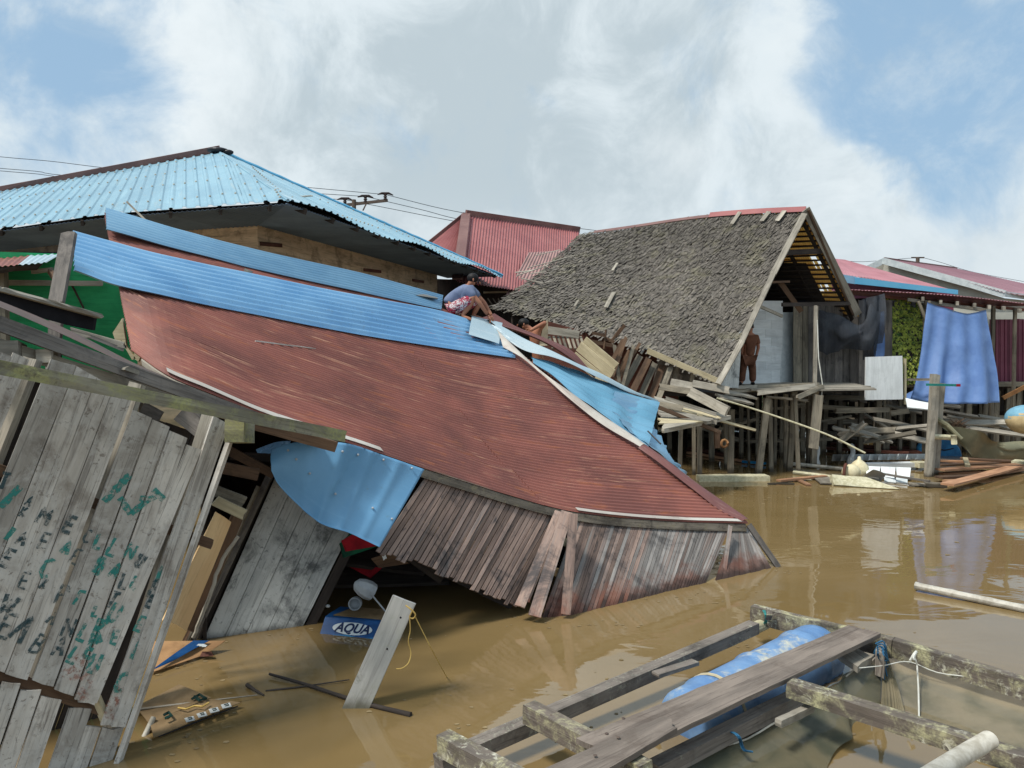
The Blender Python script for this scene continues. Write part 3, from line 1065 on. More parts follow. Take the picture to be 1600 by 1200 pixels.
# ================================================================ GREEN WALL HOUSE and lean-to, far left
gh = thing('green_house', 'house wall of bright green boards behind the leaning post', 'house', (-6.5, 11.3, 0))
gpl = Plane(P(0, 500, 10.2), P(190, 480, 11.2), P(95, 400, 10.75))
yt0, yt1 = 402, 530
rows_ = [395, 412, 432, 456, 478, 502, 530, 560, 600, 650]
for a_, b_ in zip(rows_, rows_[1:]):
    for x0, x1 in ((-180, -40), (-38, 95), (97, 215)):
        MB().board(gpl(x0, a_ - 3 + .0), gpl(x0, b_ - 2), gpl(x1, b_ + 2), gpl(x1, a_ + 2 - .5), .02, 5, 1, .002, None, .002).build('wall_board', 'green board', gh)
mb = MB()
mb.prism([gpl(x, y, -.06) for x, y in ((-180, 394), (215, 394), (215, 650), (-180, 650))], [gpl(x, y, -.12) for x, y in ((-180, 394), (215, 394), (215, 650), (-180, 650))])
mb.build('light_block', 'dark void', gh)  # near-black backing blocks light at the board joints
MB().plank(gpl(-60, 441, .12), gpl(160, 443, .10), .07, .05, V((0, 0, 1)), 4).build('rail', 'weathered wood', gh)
MB().plank(gpl(112, 445, .06), gpl(131, 482, .05), .02, .02, V((1, 0, 0)), 3).build('brace', 'dark wood', gh)
for x in (-150, 20, 200):
    a = gpl(x, 600, -.2)
    MB().plank(V((a.x, a.y + .1, -.6)), V((a.x, a.y + .1, 2.4)), .14, .14, V((1, 0, 0)), 2).build('stilt', 'stilt wood', gh)

lt = thing('lean_to_roof', 'small rusty lean-to roof with pale patch in front of green wall', 'roof', (-6.5, 9.9, 0))
a, b, c_, d_ = P(-120, 436, 9.6), P(-120, 402, 10.6), P(95, 396, 10.8), P(68, 414, 9.9)
a = P(-120, 425, 9.4)
Sx = quad(a, P(-120, 403, 10.5), P(48, 398, 10.6), P(28, 414, 9.5))
MB().sheet(Sx, 8, 170, .008, .076, .002).build('roof_sheet', 'rusty red sheet', lt)
Sx = quad(P(28, 414, 9.5), P(48, 398, 10.6), P(96, 396, 10.8), P(72, 410, 9.8))
MB().sheet(Sx, 8, 50, .008, .076, .002).build('roof_sheet', 'pale blue sheet', lt, label='pale bleached roof sheet')
mb = MB(); mb.prism([P(-120, 428, 9.42), P(28, 416, 9.52), P(68, 411, 9.7), P(58, 422, 9.7), P(20, 424, 9.55), P(-120, 450, 9.42)], [P(-120, 428, 9.5), P(28, 416, 9.6), P(68, 411, 9.78), P(58, 422, 9.78), P(20, 424, 9.63), P(-120, 450, 9.5)])
mb.build('fascia', 'dark wood', lt)
MB().plank(P(50, 425, 9.9), P(82, 421, 9.9), .05, .05).build('rafter', 'weathered wood', lt)
MB().plank(P(78, 424, 9.9), P(86, 436, 9.7), .06, .05).build('rafter', 'brown wood', lt)
MB().plank(P(4, 424, 9.8), V((P(4, 424, 9.8).x, 9.8, -.4)), .09, .09, V((1, 0, 0)), 3).build('post', 'stilt wood', lt)
MB().plank(P(-110, 440, 9.8), V((P(-110, 440, 9.8).x, 9.8, -.4)), .09, .09, V((1, 0, 0)), 3).build('post', 'stilt wood', lt)

# ================================================================ RED HIP ROOF HOUSE
rh = thing('red_roof_house', 'house with red metal hip roof between blue roof and shingle roof', 'house', (-.5, 30, 0))
apx = P(728, 336, 30); rdg = P(905, 361, 36)
el = P(660, 392, 29); ec = P(715, 440, 24); er = P(900, 440, 30.5); ec2 = P(790, 458, 25.2)
# left facet
Sx = lambda u, v: el.lerp(ec, v).lerp(apx, u * .999)
MB().sheet(Sx, 10, 220, .02, .2, .004, Wd=7).build('roof_sheet', 'pink red roof', rh)
q0, q1 = ec, P(905, 468, 28)
nb = 9
for k in range(nb):
    Sx = lambda u, v, k=k: q0.lerp(q1, (k + v * 1.01) / nb).lerp(apx.lerp(rdg, (k + v * 1.01) / nb), u)
    MB().sheet(Sx, 10, 40, .02, .2, .004, Wd=1.0).build('roof_sheet', 'pink red roof', rh)
Sx = lambda u, v: P(790, 463, 25.6).lerp(P(880, 458, 27.6), v).lerp(P(826, 396, 28.8).lerp(P(890, 392, 31), v), u)
Sy = lambda u, v: Sx(u, v) + V((0, 0, .03)) + V((0, -.04, 0))
MB().sheet(Sy, 8, 90, .02, .2, .004, Wd=3).build('roof_sheet', 'faded red roof', rh, label='faded and mossy lower roof sheet')
MB().plank(apx + V((0, 0, .05)), rdg + V((0, 0, .05)), .3, .1, V((0, -.4, 1)), 4).build('ridge_cap', 'ridge brown', rh)
MB().plank(apx + V((0, -.05, .03)), ec + V((0, -.05, .08)), .34, .06, V((1, 0, 0)), 4).build('ridge_cap', 'ridge brown', rh)
MB().plank(apx + V((0, 0, .03)), el + V((0, 0, .05)), .2, .06, V((0, 0, 1)), 4).build('ridge_cap', 'ridge brown', rh)
mb = MB()
x0, x1 = P(660, 470, 28.5).x, P(905, 470, 31).x
for i in range(6):
    a = V((x0 + (x1 - x0) * i / 6, 28.5 + i * .4, 5.4)); b = V((x0 + (x1 - x0) * (i + 1) / 6, 28.5 + (i + 1) * .4, 5.4))
    m2 = MB(); m2.board(a, b, b - V((0, 0, 5.2)), a - V((0, 0, 5.2)), .05, 2, 1)
    m2.build('wall_panel', 'dark wood', rh)  # walls added low and wide as a dark backdrop under the roof
for i in range(5):
    x = x0 + (x1 - x0) * i / 4
    MB().plank(V((x, 29.5, .1)), V((x, 29.5, 2)), .2, .2, V((1, 0, 0)), 2).build('stilt', 'stilt wood', rh)
MB().plank(P(756, 457, 26), P(846, 455, 26.8), .06, .05, V((0, 0, 1)), 4).build('eave_board', 'pale wood', rh)
for i in range(7):
    a = P(762 + i * 8, 466, 26.5)
    MB().plank(a, a + V((.3, 0, -.45)), .04, .03, V((1, 0, 0)), 1).build('lattice_slat', 'weathered wood', rh)

# ================================================================ WOODEN SHINGLE HOUSE (sliding off its stilts)
sh = thing('shingle_house', 'sagging house with grey wooden shingle roof and open gable', 'house', (4.5, 19, 0))
ridge = [(1259, 329, 18.7), (1170, 333, 20.0), (1080, 341, 21.4), (985, 355, 23.0), (905, 366, 25.0)]
RG = [P(*q) for q in ridge]
eave = [(1128, 594, 16.3), (1055, 562, 16.9), (985, 536, 17.5), (880, 508, 18.4), (768, 479, 19.6)]
EV = [P(*q) for q in eave]
RC, EC = curve(RG), curve(EV)
def SR(u, v):
    """u from the gable to the far end, v from ridge to eave"""
    p = RC(u).lerp(EC(u), v)
    w = u ** 4
    # the far end slumps
    sag = .25 * math.sin(math.pi * v) * (.4 + u)
    return p - V((0, -.2, .6)) * sag * .7
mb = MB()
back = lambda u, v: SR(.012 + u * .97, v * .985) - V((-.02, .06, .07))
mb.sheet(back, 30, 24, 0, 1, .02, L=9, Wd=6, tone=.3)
mb.build('under_roof_sheet', 'dark wood', sh)  # unseen sheet added to block light between the shingles
# shingle courses: real thin boards, one joined mesh
holes = [(1207, 405, 7), (1213, 398, 6), (1160, 500, 7), (1166, 488, 6), (1156, 506, 5), (1218, 388, 5), (1028, 484, 5)]
mb = MB()
NROW = 58
for r in range(NROW):
    v = (r + .2) / NROW
    lenr = (SR(0, v) - SR(1, v)).length
    n_ = int(lenr / .045)
    for k in range(n_):
        u = (k + R.uniform(.1, .9) * .5 + (r % 2) * .5) / n_
        if u > .998: continue
        wv = pnoise(V((u * 9, v * 14, 3)))
        p = SR(u, min(1, v + R.uniform(-.016, .016)))
        x, y = proj(p)
        dsl = (SR(u, min(v + .02, 1.02)) - SR(u, v - .01)).normalized()
        du = (SR(u + .01, v) - SR(u - .01, v)).normalized()
        nn = du.cross(dsl).normalized()
        if nn.z < 0: nn = -nn
        ang = R.gauss(.10, .16) + (.5 * R.choice((-1, 1)) if R.random() < .02 else 0)
        d = (dsl * math.cos(ang) + du * math.sin(ang)).normalized()
        sd = nn.cross(d).normalized()
        L_ = R.uniform(.16, .32); w = R.uniform(.026, .052)
        lift0 = .002; lift1 = .018 + R.random() ** 2 * .035
        a = p + nn * lift0 - d * .04
        b = p + d * L_ + nn * lift1
        tn = min(1, max(0, R.gauss(.46, .20) + wv * .28 + pnoise(V((u * 2.6, v * 3.1, 8))) * .55 + (v - .5) * .5))
        b0 = len(mb.v)
        uo, vo = R.random() * 60, R.random() * 60
        tw = nn * R.uniform(-.010, .010)
        for q in (a - sd * w / 2, a + sd * w / 2, b + sd * w / 2 + tw, b - sd * w / 2 - tw):
            mb.vert(q, tn)
        for q in (a - sd * w / 2, a + sd * w / 2, b + sd * w / 2 + tw, b - sd * w / 2 - tw):
            mb.vert(q - nn * .008, tn)
        uvq = [(uo, vo), (uo, vo + w), (uo + L_, vo + w), (uo + L_, vo)]
        mb.face([b0, b0 + 1, b0 + 2, b0 + 3], uvq)
        mb.face([b0 + 3, b0 + 2, b0 + 6, b0 + 7], uvq)
        mb.face([b0, b0 + 3, b0 + 7, b0 + 4], uvq)
        mb.face([b0 + 1, b0 + 5, b0 + 6, b0 + 2], uvq)
        mb.face([b0 + 7, b0 + 6, b0 + 5, b0 + 4], uvq)
mb.build('shingles', 'shingle wood', sh, kind='stuff')
# loose longer slats lying on the slope
for (x0, y0, x1, y1, w) in ((838, 404, 877, 395, .07), (825, 424, 898, 404, .06), (850, 418, 857, 422, .03), (852, 447, 868, 444, .05), (1016, 394, 1036, 389, .035),
                            (947, 486, 960, 462, .10), (898, 484, 904, 475, .06), (1145, 355, 1158, 336, .10), (1192, 350, 1204, 335, .12), (1216, 350, 1228, 334, .12),
                            (958, 428, 966, 416, .06), (806, 431, 836, 427, .12), (808, 436, 858, 419, .05), (815, 440, 850, 448, .05), (829, 433, 855, 430, .06)):
    a = onsurf(SR, x0, y0, .10); b = onsurf(SR, x1, y1, .10)
    MB().plank(a, b, w, .015, V((0, -.3, 1)).cross(b - a), 2, .01).build('loose_slat', 'weathered wood', sh)
# ridge capping and barge boards
mb = MB()
mb.sheet(lambda u, v: RC(u * .42) + V((0, -.02, .10)).lerp(V((-.07, -.11, -.04)), v), 10, 3, 0, 1, .01, L=4, Wd=.3)
mb.build('ridge_cap', 'pink red roof', sh, label='pink red metal ridge capping')
mb = MB()
mb.sheet(lambda u, v: RC(.42 + u * .5) + V((0, -.0, .05)).lerp(V((-.05, -.10, -.04)), v), 10, 2, 0, 1, .01, L=4, Wd=.2)
mb.build('ridge_cap', 'ridge brown', sh)
apg = P(1259, 327, 18.55)
ftR = P(1341, 492, 19.6)
MB().plank(apg, ftR, .20, .04, V((1, 0, .5)), 5, .01).build('barge_board', 'weathered wood', sh)
MB().plank(apg + V((.05, -.02, -.02)), ftR + V((-.14, -.02, 0)), .05, .05, V((1, 0, .5)), 5, .01).build('barge_board', 'brown wood', sh)
brk = [P(1257, 334, 18.5), P(1208, 428, 17.7), P(1180, 492, 17.1), P(1156, 540, 16.7)]
MB().plank(brk[0], brk[1], .14, .04, V((1, 0, .5)), 4).build('barge_board', 'weathered wood', sh)
MB().plank(brk[1], brk[3], .12, .04, V((1, 0, .5)), 4).build('barge_board', 'weathered wood', sh)
MB().plank(P(1160, 532, 16.6), P(1122, 600, 16.1), .12, .04, V((1, 0, .5)), 4, .03).build('barge_board', 'weathered wood', sh)
MB().plank(P(1012, 548, 17.1), P(1128, 598, 16.2), .12, .04, V((0, 0, 1)), 5, .02).build('eave_board', 'pale wood', sh)
# right slope seen from below through the gable: battens and thin shingles
rgT = lambda u: RC(u)
off = ftR - apg
def SU(u, v):
    return RC(u * .75) + off * v * (1 - .0 * u) + V((0, 0, -.03))
for r in range(22):
    v = (r + .5) / 22
    a, b = SU(0, v) - V((0, 0, .03)), SU(1, v) - V((0, 0, .03))
    MB().plank(a, b, .035, .03, V((1, 0, -.5)), 3, .0, .003).build('batten', 'dark wood', sh)
mb = MB()
for r in range(22):
    n_ = 74
    for k in range(n_):
        u = (k + .5) / n_; v = (r + .5) / 22
        x, y = proj(SU(u, v))
        if (pnoise(V((u * 7, v * 6, 9))) > .42) and R.random() < .6: continue
        a = SU(u, r / 22 - .01) + V((0, 0, .012)); b = SU(u, (r + 1.25) / 22) + V((0, 0, .03))
        sd = (SU(u + .01, v) - SU(u, v)).normalized() * .052
        b0 = len(mb.v); tn = R.random(); uo = R.random() * 30
        for q in (a - sd, a + sd, b + sd, b - sd): mb.vert(q, tn)
        mb.face([b0, b0 + 1, b0 + 2, b0 + 3], [(uo, 0), (uo, .1), (uo + .3, .1), (uo + .3, 0)])
mb.build('shingles', 'yellow shingle', sh, kind='stuff', label='thin yellow shingles of the right slope seen from inside')
for u in (.03, .2, .38, .56, .74, .95):
    MB().plank(SU(u, 0) - V((0, 0, .1)), SU(u, 1) - V((0, 0, .1)), .09, .05, V((0, 0, 1)), 3).build('rafter', 'dark wood', sh)
# rafters below the left slope, ties
for u in (.06, .22, .4, .58):
    MB().plank(SR(u, .02) - V((-.05, 0, .16)), SR(u, .9) - V((-.05, 0, .16)), .09, .05, V((0, 0, 1)), 4).build('rafter', 'dark wood', sh)
MB().plank(P(1222, 395, 18.6), P(1290, 392, 19.1), .13, .05, V((0, 0, 1)), 3).build('tie_beam', 'dark wood', sh)
MB().plank(P(1222, 476, 18.2), P(1330, 474, 19.5), .09, .05, V((0, 0, 1)), 3).build('tie_beam', 'dark wood', sh)
MB().plank(P(1205, 441, 18.4), P(1233, 440, 18.8), .05, .05, V((0, 0, 1)), 3).build('tie_beam', 'brown wood', sh)
MB().plank(P(1219, 441, 18.8), P(1252, 487, 19.0), .12, .04, V((1, 0, 0)), 3).build('brace', 'brown wood', sh)
MB().plank(P(1186, 478, 18.5), P(1222, 494, 19.4), .07, .05, V((0, 0, 1)), 3).build('brace', 'weathered wood', sh)
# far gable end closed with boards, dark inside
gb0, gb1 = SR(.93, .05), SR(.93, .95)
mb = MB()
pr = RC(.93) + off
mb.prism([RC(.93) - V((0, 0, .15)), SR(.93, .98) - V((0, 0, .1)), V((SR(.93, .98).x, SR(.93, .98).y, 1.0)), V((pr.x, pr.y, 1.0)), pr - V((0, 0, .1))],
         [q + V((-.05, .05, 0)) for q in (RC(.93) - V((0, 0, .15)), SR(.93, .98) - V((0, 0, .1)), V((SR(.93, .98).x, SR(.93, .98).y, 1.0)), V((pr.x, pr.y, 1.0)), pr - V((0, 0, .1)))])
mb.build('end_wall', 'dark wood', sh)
# white boarded wall inside the gable, with a smooth white end and a grey chest
wpl = Plane(P(1180, 500, 19.5), P(1222, 500, 20.0), P(1200, 560, 19.7))
ys_ = [470, 486, 500, 514, 528, 541, 553, 565, 578, 604]
for k, (a_, b_) in enumerate(zip(ys_, ys_[1:])):
    xm = 1196 if k % 2 else 1205
    for x0, x1 in ((1160, xm - .1), (xm + .1, 1223 - (k > 3) * (k - 3) * .8)):
        MB().board(wpl(x0, a_), wpl(x0, b_ - .12), wpl(x1, b_ - .12), wpl(x1, a_ + .05), .02, 2, 1, .0).build('wall_board', 'white board', sh)
mb = MB()
a, b, c_, d_ = P(1217, 488, 20.1), P(1239, 488, 20.4), P(1239, 606, 20.4), P(1217, 606, 20.1)
mb.prism([a, b, c_, d_], [q + V((-.05, .1, 0)) for q in (a, b, c_, d_)])
mb.build('wall_panel', 'white paint', sh, label='smooth white wall panel')
MB().plank(P(1242, 488, 22), P(1242, 606, 22), .12, .1, V((1, 0, 0)), 4).build('door_post', 'pale wood', sh)
# leaning wall pieces under the eave on the near side
MB().board(P(1133, 545, 16.8), P(1160, 515, 17.0), P(1154, 606, 17.0), P(1124, 604, 16.7), .04, 4, 2, .01, .6).build('wall_board', 'whitewashed wood', sh)
for (tl, tr, br, bl, mt) in (
    ((1068, 562), (1110, 580), (1100, 604), (1055, 602), 'grey wall wood'), ((1104, 584), (1126, 596), (1126, 607), (1100, 606), 'grey wall wood'),
    ((1030, 552), (1072, 570), (1062, 602), (1020, 600), 'grey wall wood')):
    MB().board(*[P(x, y, 17.4) for x, y in (tl, tr, br, bl)], .03, 3, 2, .01).build('wall_board', mt, sh)
for x0, y0, x1, y1 in ((1058, 572, 1054, 594), (1083, 580, 1079, 606)):
    MB().plank(P(x0, y0, 17.2), P(x1, y1, 17.2), .09, .05, V((1, 0, 0)), 2).build('post', 'weathered wood', sh)
# slanting brown planks that burst out beneath the eave
sl = [(968, 555, 925, 628, 9), (985, 548, 944, 632, 10), (1000, 556, 958, 636, 11), (1014, 560, 974, 640, 11), (1024, 566, 992, 640, 10), (1036, 570, 1008, 644, 11), (1048, 574, 1022, 640, 9),
      (974, 530, 940, 596, 7), (960, 540, 968, 600, 6), (978, 528, 956, 590, 6), (990, 540, 972, 604, 6), (1000, 536, 962, 600, 5)]
for i, (x0, y0, x1, y1, w) in enumerate(sl):
    Y = 16.9 + (i % 3) * .12
    MB().plank(P(x0, y0, Y), P(x1, y1, Y - .5), w / F * Y * .92, .025, V((1, 0, 0)), 4, .03, .004).build('wall_board', 'brown wood' if i % 2 else 'stilt wood', sh)
for (x0, y0, x1, y1, w) in ((905, 541, 957, 585, 17), (896, 556, 950, 600, 15), (912, 532, 962, 574, 16)):
    MB().plank(P(x0, y0, 16.4), P(x1, y1, 15.9), w / F * 16, .03, V((0, 0, 1)), 4, .02).build('wall_board', 'pale wood', sh)
MB().plank(P(852, 515, 17), P(905, 523, 17), .17, .04, V((0, 0, 1)), 3).build('wall_board', 'weathered wood', sh)
for i in range(8):
    MB().plank(P(858 + i * 7, 526, 17.1), P(864 + i * 7, 545, 16.6), .05, .03, V((1, 0, 0)), 1).build('batten', 'stilt wood', sh)
for (x0, y0, x1, y1, w) in ((925, 520, 945, 524, 5), (922, 533, 957, 540, 6), (945, 528, 960, 535, 5), (949, 515, 946, 545, 4), (972, 512, 955, 535, 4), (962, 526, 976, 508, 5)):
    MB().plank(P(x0, y0, 16.6), P(x1, y1, 16.5), w / F * 16, .03, V((0, 0, 1)), 2, .01).build('broken_lath', 'brown wood', sh)
mb = MB()
a = [P(850, 500, 18.2), P(1060, 560, 18.0), P(1060, 650, 18.0), P(850, 620, 18.2)]
mb.prism(a, [q + V((0, .06, 0)) for q in a]); mb.build('inner_wall', 'dark red lumber', sh, label='dark red inner wall seen through the burst eave')

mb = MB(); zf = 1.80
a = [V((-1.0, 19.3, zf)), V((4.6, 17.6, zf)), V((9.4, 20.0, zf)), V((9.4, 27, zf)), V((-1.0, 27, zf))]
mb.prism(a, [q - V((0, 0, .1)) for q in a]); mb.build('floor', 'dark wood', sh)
for i in range(7):
    for j in range(4):
        x = .2 + i * 1.35; y = 20.4 + j * 2 + R.uniform(-.2, .2)
        MB().plank(V((x, y, -.6)), V((x + R.uniform(-.15, .15), y, zf - .1)), R.uniform(.09, .15), .1, V((1, 0, 0)), 3).build('stilt', 'stilt wood', sh)
for j in range(14):
    x = .0 + j * .72
    MB().board(V((x, 26.4, zf)), V((x + .7, 26.4, zf)), V((x + .7, 26.4, -.3 + R.random() * .5)), V((x, 26.4, -.3 + R.random() * .5)), .03, 3, 1, .02).build('dark_backdrop_board', 'dark wood', sh)  # boards added to darken the space under the floor

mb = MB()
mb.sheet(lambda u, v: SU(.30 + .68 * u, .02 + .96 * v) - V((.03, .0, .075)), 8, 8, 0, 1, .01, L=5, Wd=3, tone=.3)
mb.build('under_roof_sheet', 'dark wood', sh)  # dark sheet added to deepen the shade inside the gable
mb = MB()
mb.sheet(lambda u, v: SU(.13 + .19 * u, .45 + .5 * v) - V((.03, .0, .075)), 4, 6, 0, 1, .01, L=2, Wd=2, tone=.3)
mb.build('under_roof_sheet', 'dark wood', sh)  # second added dark sheet for the shade low in the gable
# ================================================================ BOARDWALK under the shingle house
bw = thing('boardwalk', 'broken plank deck on stilts in front of the open gable', 'deck', (6.5, 18.5, 0))
ZD = P(1170, 601, 18.6).z
def dk(px, py, z=None): return Z(px, py, ZD if z is None else z)
# deck boards running across
for i in range(13):
    y0 = 17.0 + i * .42
    xa, xb = 5.35 + R.uniform(-.15, .1) - i * .02, 8.1 + R.uniform(-.1, .1) + i * .12
    MB().plank(V((xa, y0, ZD - .03)), V((xb, y0 + .15, ZD - .03)), .36, .035, V((0, 1, 0)), 4, .03, .006).build('deck_plank', 'weathered wood', bw)
for (x0, y0, x1, y1, Y0, Y1, w, mt) in (
    (1143, 606, 1182, 604, 17, 17.3, .07, 'weathered wood'), (1183, 614, 1272, 603, 16.6, 17.0, .11, 'weathered wood'),
    (1246, 621, 1286, 604, 16.4, 17.0, .10, 'stilt wood'), (1140, 612, 1180, 610, 16.8, 17, .06, 'stilt wood'),
    (1130, 608, 1280, 600, 17.2, 17.6, .08, 'stilt wood'), (1197, 620, 1262, 626, 17.2, 17.5, .05, 'weathered wood'),
    (1125, 620, 1170, 628, 16.2, 16.6, .30, 'weathered wood'), (1128, 612, 1176, 620, 16.6, 16.9, .28, 'weathered wood')):
    MB().plank(P(x0, y0, Y0), P(x1, y1, Y1), w, .04, V((0, .25, 1)) if w < .2 else V((0, 1, .2)), 4, .03, .008).build('deck_plank', mt, bw)
for (xt, yt, xb, yb, Y, w) in ((1199, 622, 1189, 703, 17.0, .13), (1203, 624, 1204, 690, 17.4, .09), (1212, 616, 1211, 686, 18.4, .07), (1228, 616, 1228, 690, 17.9, .09),
    (1241, 612, 1236, 692, 17.5, .12), (1242, 618, 1243, 640, 17.2, .08), (1275, 600, 1272, 690, 18.0, .12), (1266, 618, 1266, 694, 18.2, .16), (1143, 640, 1142, 700, 17.2, .12),
    (1135, 640, 1136, 692, 18, .14), (1169, 630, 1170, 690, 18.3, .05), (1084, 655, 1084, 708, 17, .07), (1093, 655, 1093, 712, 16.8, .10), (1064, 662, 1063, 702, 16.9, .08),
    (1183, 620, 1183, 682, 19.5, .08), (1158, 632, 1158, 684, 19.8, .1), (1222, 620, 1221, 680, 20, .1), (1254, 620, 1254, 680, 20.2, .12), (1112, 650, 1112, 690, 19, .12)):
    a = P(xt, yt, Y); b = P(xb, yb, Y)
    b2 = a + (b - a) * ((a.z + .7) / (a.z - b.z))
    MB().plank(a, b2, w, w * .8, V((1, 0, 0)), 5, .01, .01).build('stilt', 'stilt wood', bw)
for (x0, y0, x1, y1, Y, w) in ((1165, 690, 1300, 686, 18.5, .08), (1240, 695, 1240, 662, 17.3, .06), (1190, 640, 1265, 634, 18.6, .06), (1240, 664, 1268, 668, 18.6, .06), (1245, 634, 1275, 632, 18.7, .10), (1120, 672, 1180, 655, 19.0, .08)):
    MB().plank(P(x0, y0, Y), P(x1, y1, Y + .1), w, .05, V((0, 0, 1)), 3, .02, .01).build('cross_beam', 'stilt wood', bw)

# collapsed side deck and loose boards, each lying on its own
cd = thing('collapsed_deck', 'tilted section of plank deck fallen below the shingle eave', 'deck', (4.6, 15.5, .6))
def bilin(a, b, c, d):
    return lambda u, v: a.lerp(b, u).lerp(d.lerp(c, u), v)
Q1 = bilin(P(1020, 618, 15.9), P(1142, 650, 15.6), P(1078, 662, 14.2), P(1036, 672, 14.0))
for i in range(6):
    v0, v1 = i / 6 + .01, (i + 1) / 6 - .012
    MB().board(Q1(0, v0), Q1(0, v1), Q1(1, v1), Q1(1, v0), .03, 4, 2, .06, None, .006).build('deck_plank', 'pale wood' if i % 3 == 1 else 'weathered wood', cd)
for x0, y0, x1, y1, Y0, Y1 in ((1036, 673, 1140, 652, 14.0, 15.5), (1024, 640, 1120, 660, 15.4, 15.0)):
    MB().plank(P(x0, y0, Y0), P(x1, y1, Y1), .08, .06, V((0, 0, 1)), 4).build('beam', 'weathered wood', cd)
grp = 'loose boards hanging below the shingle eave'
for (x0, y0, x1, y1, Y0, Y1, w, mt, lb) in (
    (1047, 597, 1083, 604, 16.4, 16.3, .16, 'weathered wood', 'short grey board lying flat just right of the slanting brown planks'),
    (1082, 599, 1140, 610, 16.3, 16.1, .15, 'weathered wood', 'grey board with squared end just under the lower shingle corner'),
    (1030, 604, 1080, 612, 16.2, 16.0, .13, 'stilt wood', 'dull board tucked beneath two pale boards left of the gable'),
    (1078, 612, 1136, 642, 15.8, 15.2, .20, 'weathered wood', 'thick pale beam pointing down right with its end face showing'),
    (1040, 622, 1120, 648, 15.4, 15.0, .07, 'weathered wood', 'thin rail along the top of the tilted deck'),
    (1018, 630, 1066, 638, 15.3, 15.1, .12, 'stilt wood', 'short dark board at the left end of tilted deck'),
    (1090, 648, 1180, 672, 15.1, 15.6, .05, 'pale wood', 'thin pale batten jutting right past the tilted deck'),
    (1028, 636, 1126, 676, 14.6, 14.9, .07, 'brown wood', 'round brown pole sloping down across the tilted deck')):
    o = MB().plank(P(x0, y0, Y0), P(x1, y1, Y1), w, .09 if w == .2 else .035, V((0, .3, 1)), 4, .02, .006).build('loose_board', mt)
    tag(o, lb, 'board', grp); recenter(o, (P(x0, y0, Y0)))
o = MB().plank(P(1120, 674, 14.9), P(1121, 700, 14.9), .10, .08, V((1, 0, 0)), 2).build('hanging_block', 'brown wood'); tag(o, 'orange brown wood block hanging over the water by the stilts', 'block')
mb = MB(); c0 = P(1132, 693, 14.8)
mb.tube([c0 + V((.07 * math.cos(t_ * .7), .03 * math.sin(t_), .07 * math.sin(t_ * .7))) for t_ in range(10)], .025, 8)
o = mb.build('ring', 'orange brown', smooth=True); tag(o, 'round orange brown ring beside the hanging wood block', 'ring')
o = MB().plank(P(1279, 617, 16.8), P(1271, 700, 16.6), .20, .05, V((1, 0, 0)), 5, .02).build('leaning_plank', 'stilt wood')
tag(o, 'wide grey plank standing askew in the water at the deck corner', 'plank')
o = MB().plank(P(1275, 478, 17.6), P(1273, 612, 17.4), .075, .06, V((1, 0, 0)), 5, .01).build('pole', 'weathered wood'); tag(o, 'tall thin grey pole in front of the dark net wall', 'pole')
mb = MB(); mb.tube([P(1277, 500, 17.3), P(1279, 560, 17.2), P(1285, 600, 17.1), P(1284, 618, 17.0)], .012, 6)
o = mb.build('cord', 'white string'); tag(o, 'pale cord hanging beside the tall thin pole', 'cord')
mb = MB(); mb.tube([curve([P(1120, 622, 15.8), P(1190, 643, 15.7), P(1290, 678, 15.2), P(1352, 708, 14.9)])(i / 12) for i in range(13)], .018, 6)
o = mb.build('rope', 'foam'); tag(o, 'light rope slanting from the collapsed deck down to floating boards', 'rope')

# debris-crowded darkness below: back boards
grp = 'dark boards and laths stacked under the stilted houses'
for i in range(44):
    px = R.uniform(1050, 1590); Y = R.uniform(20.5, 26)
    py = R.uniform(640, 675)
    a = P(px, py, Y); a.z = max(a.z, .05)
    ln = R.uniform(.6, 2.2); an = R.uniform(-.6, .6)
    b = a + V((ln * math.cos(an), R.uniform(-.8, .8), ln * .5 * math.sin(an))); b.z = max(b.z, .03)
    o = MB().plank(a, b, R.uniform(.05, .14), .04, V((0, .2, 1)), 2, .03).build('scrap_board', R.choice(['stilt wood', 'dark wood', 'weathered wood']))
    tag(o, 'weathered board lying among the scrap under the stilted houses', 'board', grp)

# ================================================================ DARK PLANK HUT with net, leaf screen, tarp (right bank)
ht = thing('plank_hut', 'dark vertical plank hut wall on stilts beside the gable', 'hut', (9, 20, 0))
YH = 20.0
xx = 1240
k = 0
while xx < 1392:
    w = R.uniform(8, 15)
    dY = R.uniform(-.03, .03)
    top = 476 if xx < 1330 else 470
    MB().board(P(xx, top, YH + dY), P(xx + w - .7, top, YH + dY), P(xx + w - .7, 626 + R.uniform(-4, 4), YH + dY), P(xx, 626, YH + dY), .03, 6, 2, .03, None, .006).build(
        'wall_board', 'grey wall wood' if xx > 1262 else 'stilt wood', ht)
    xx += w; k += 1
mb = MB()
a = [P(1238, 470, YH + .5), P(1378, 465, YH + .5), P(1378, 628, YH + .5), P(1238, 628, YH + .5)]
mb.prism(a, [q + V((0, .05, 0)) for q in a]); mb.build('light_block', 'dark void', ht)  # near-black backing keeps light out of the gaps between planks
MB().plank(P(1240, 620, YH - .1), P(1378, 622, YH - .1), .12, .08, V((0, 0, 1)), 4).build('floor_beam', 'stilt wood', ht)
for px in (1246, 1287, 1316, 1345, 1372):
    for dy in (0, 1.7, 3.4):
        a = P(px + R.uniform(-4, 4), 624, YH + .1 + dy)
        MB().plank(V((a.x, a.y, -.6)), a, R.uniform(.09, .16), .1, V((1, 0, 0)), 4, .01, .01).build('stilt', 'stilt wood', ht)
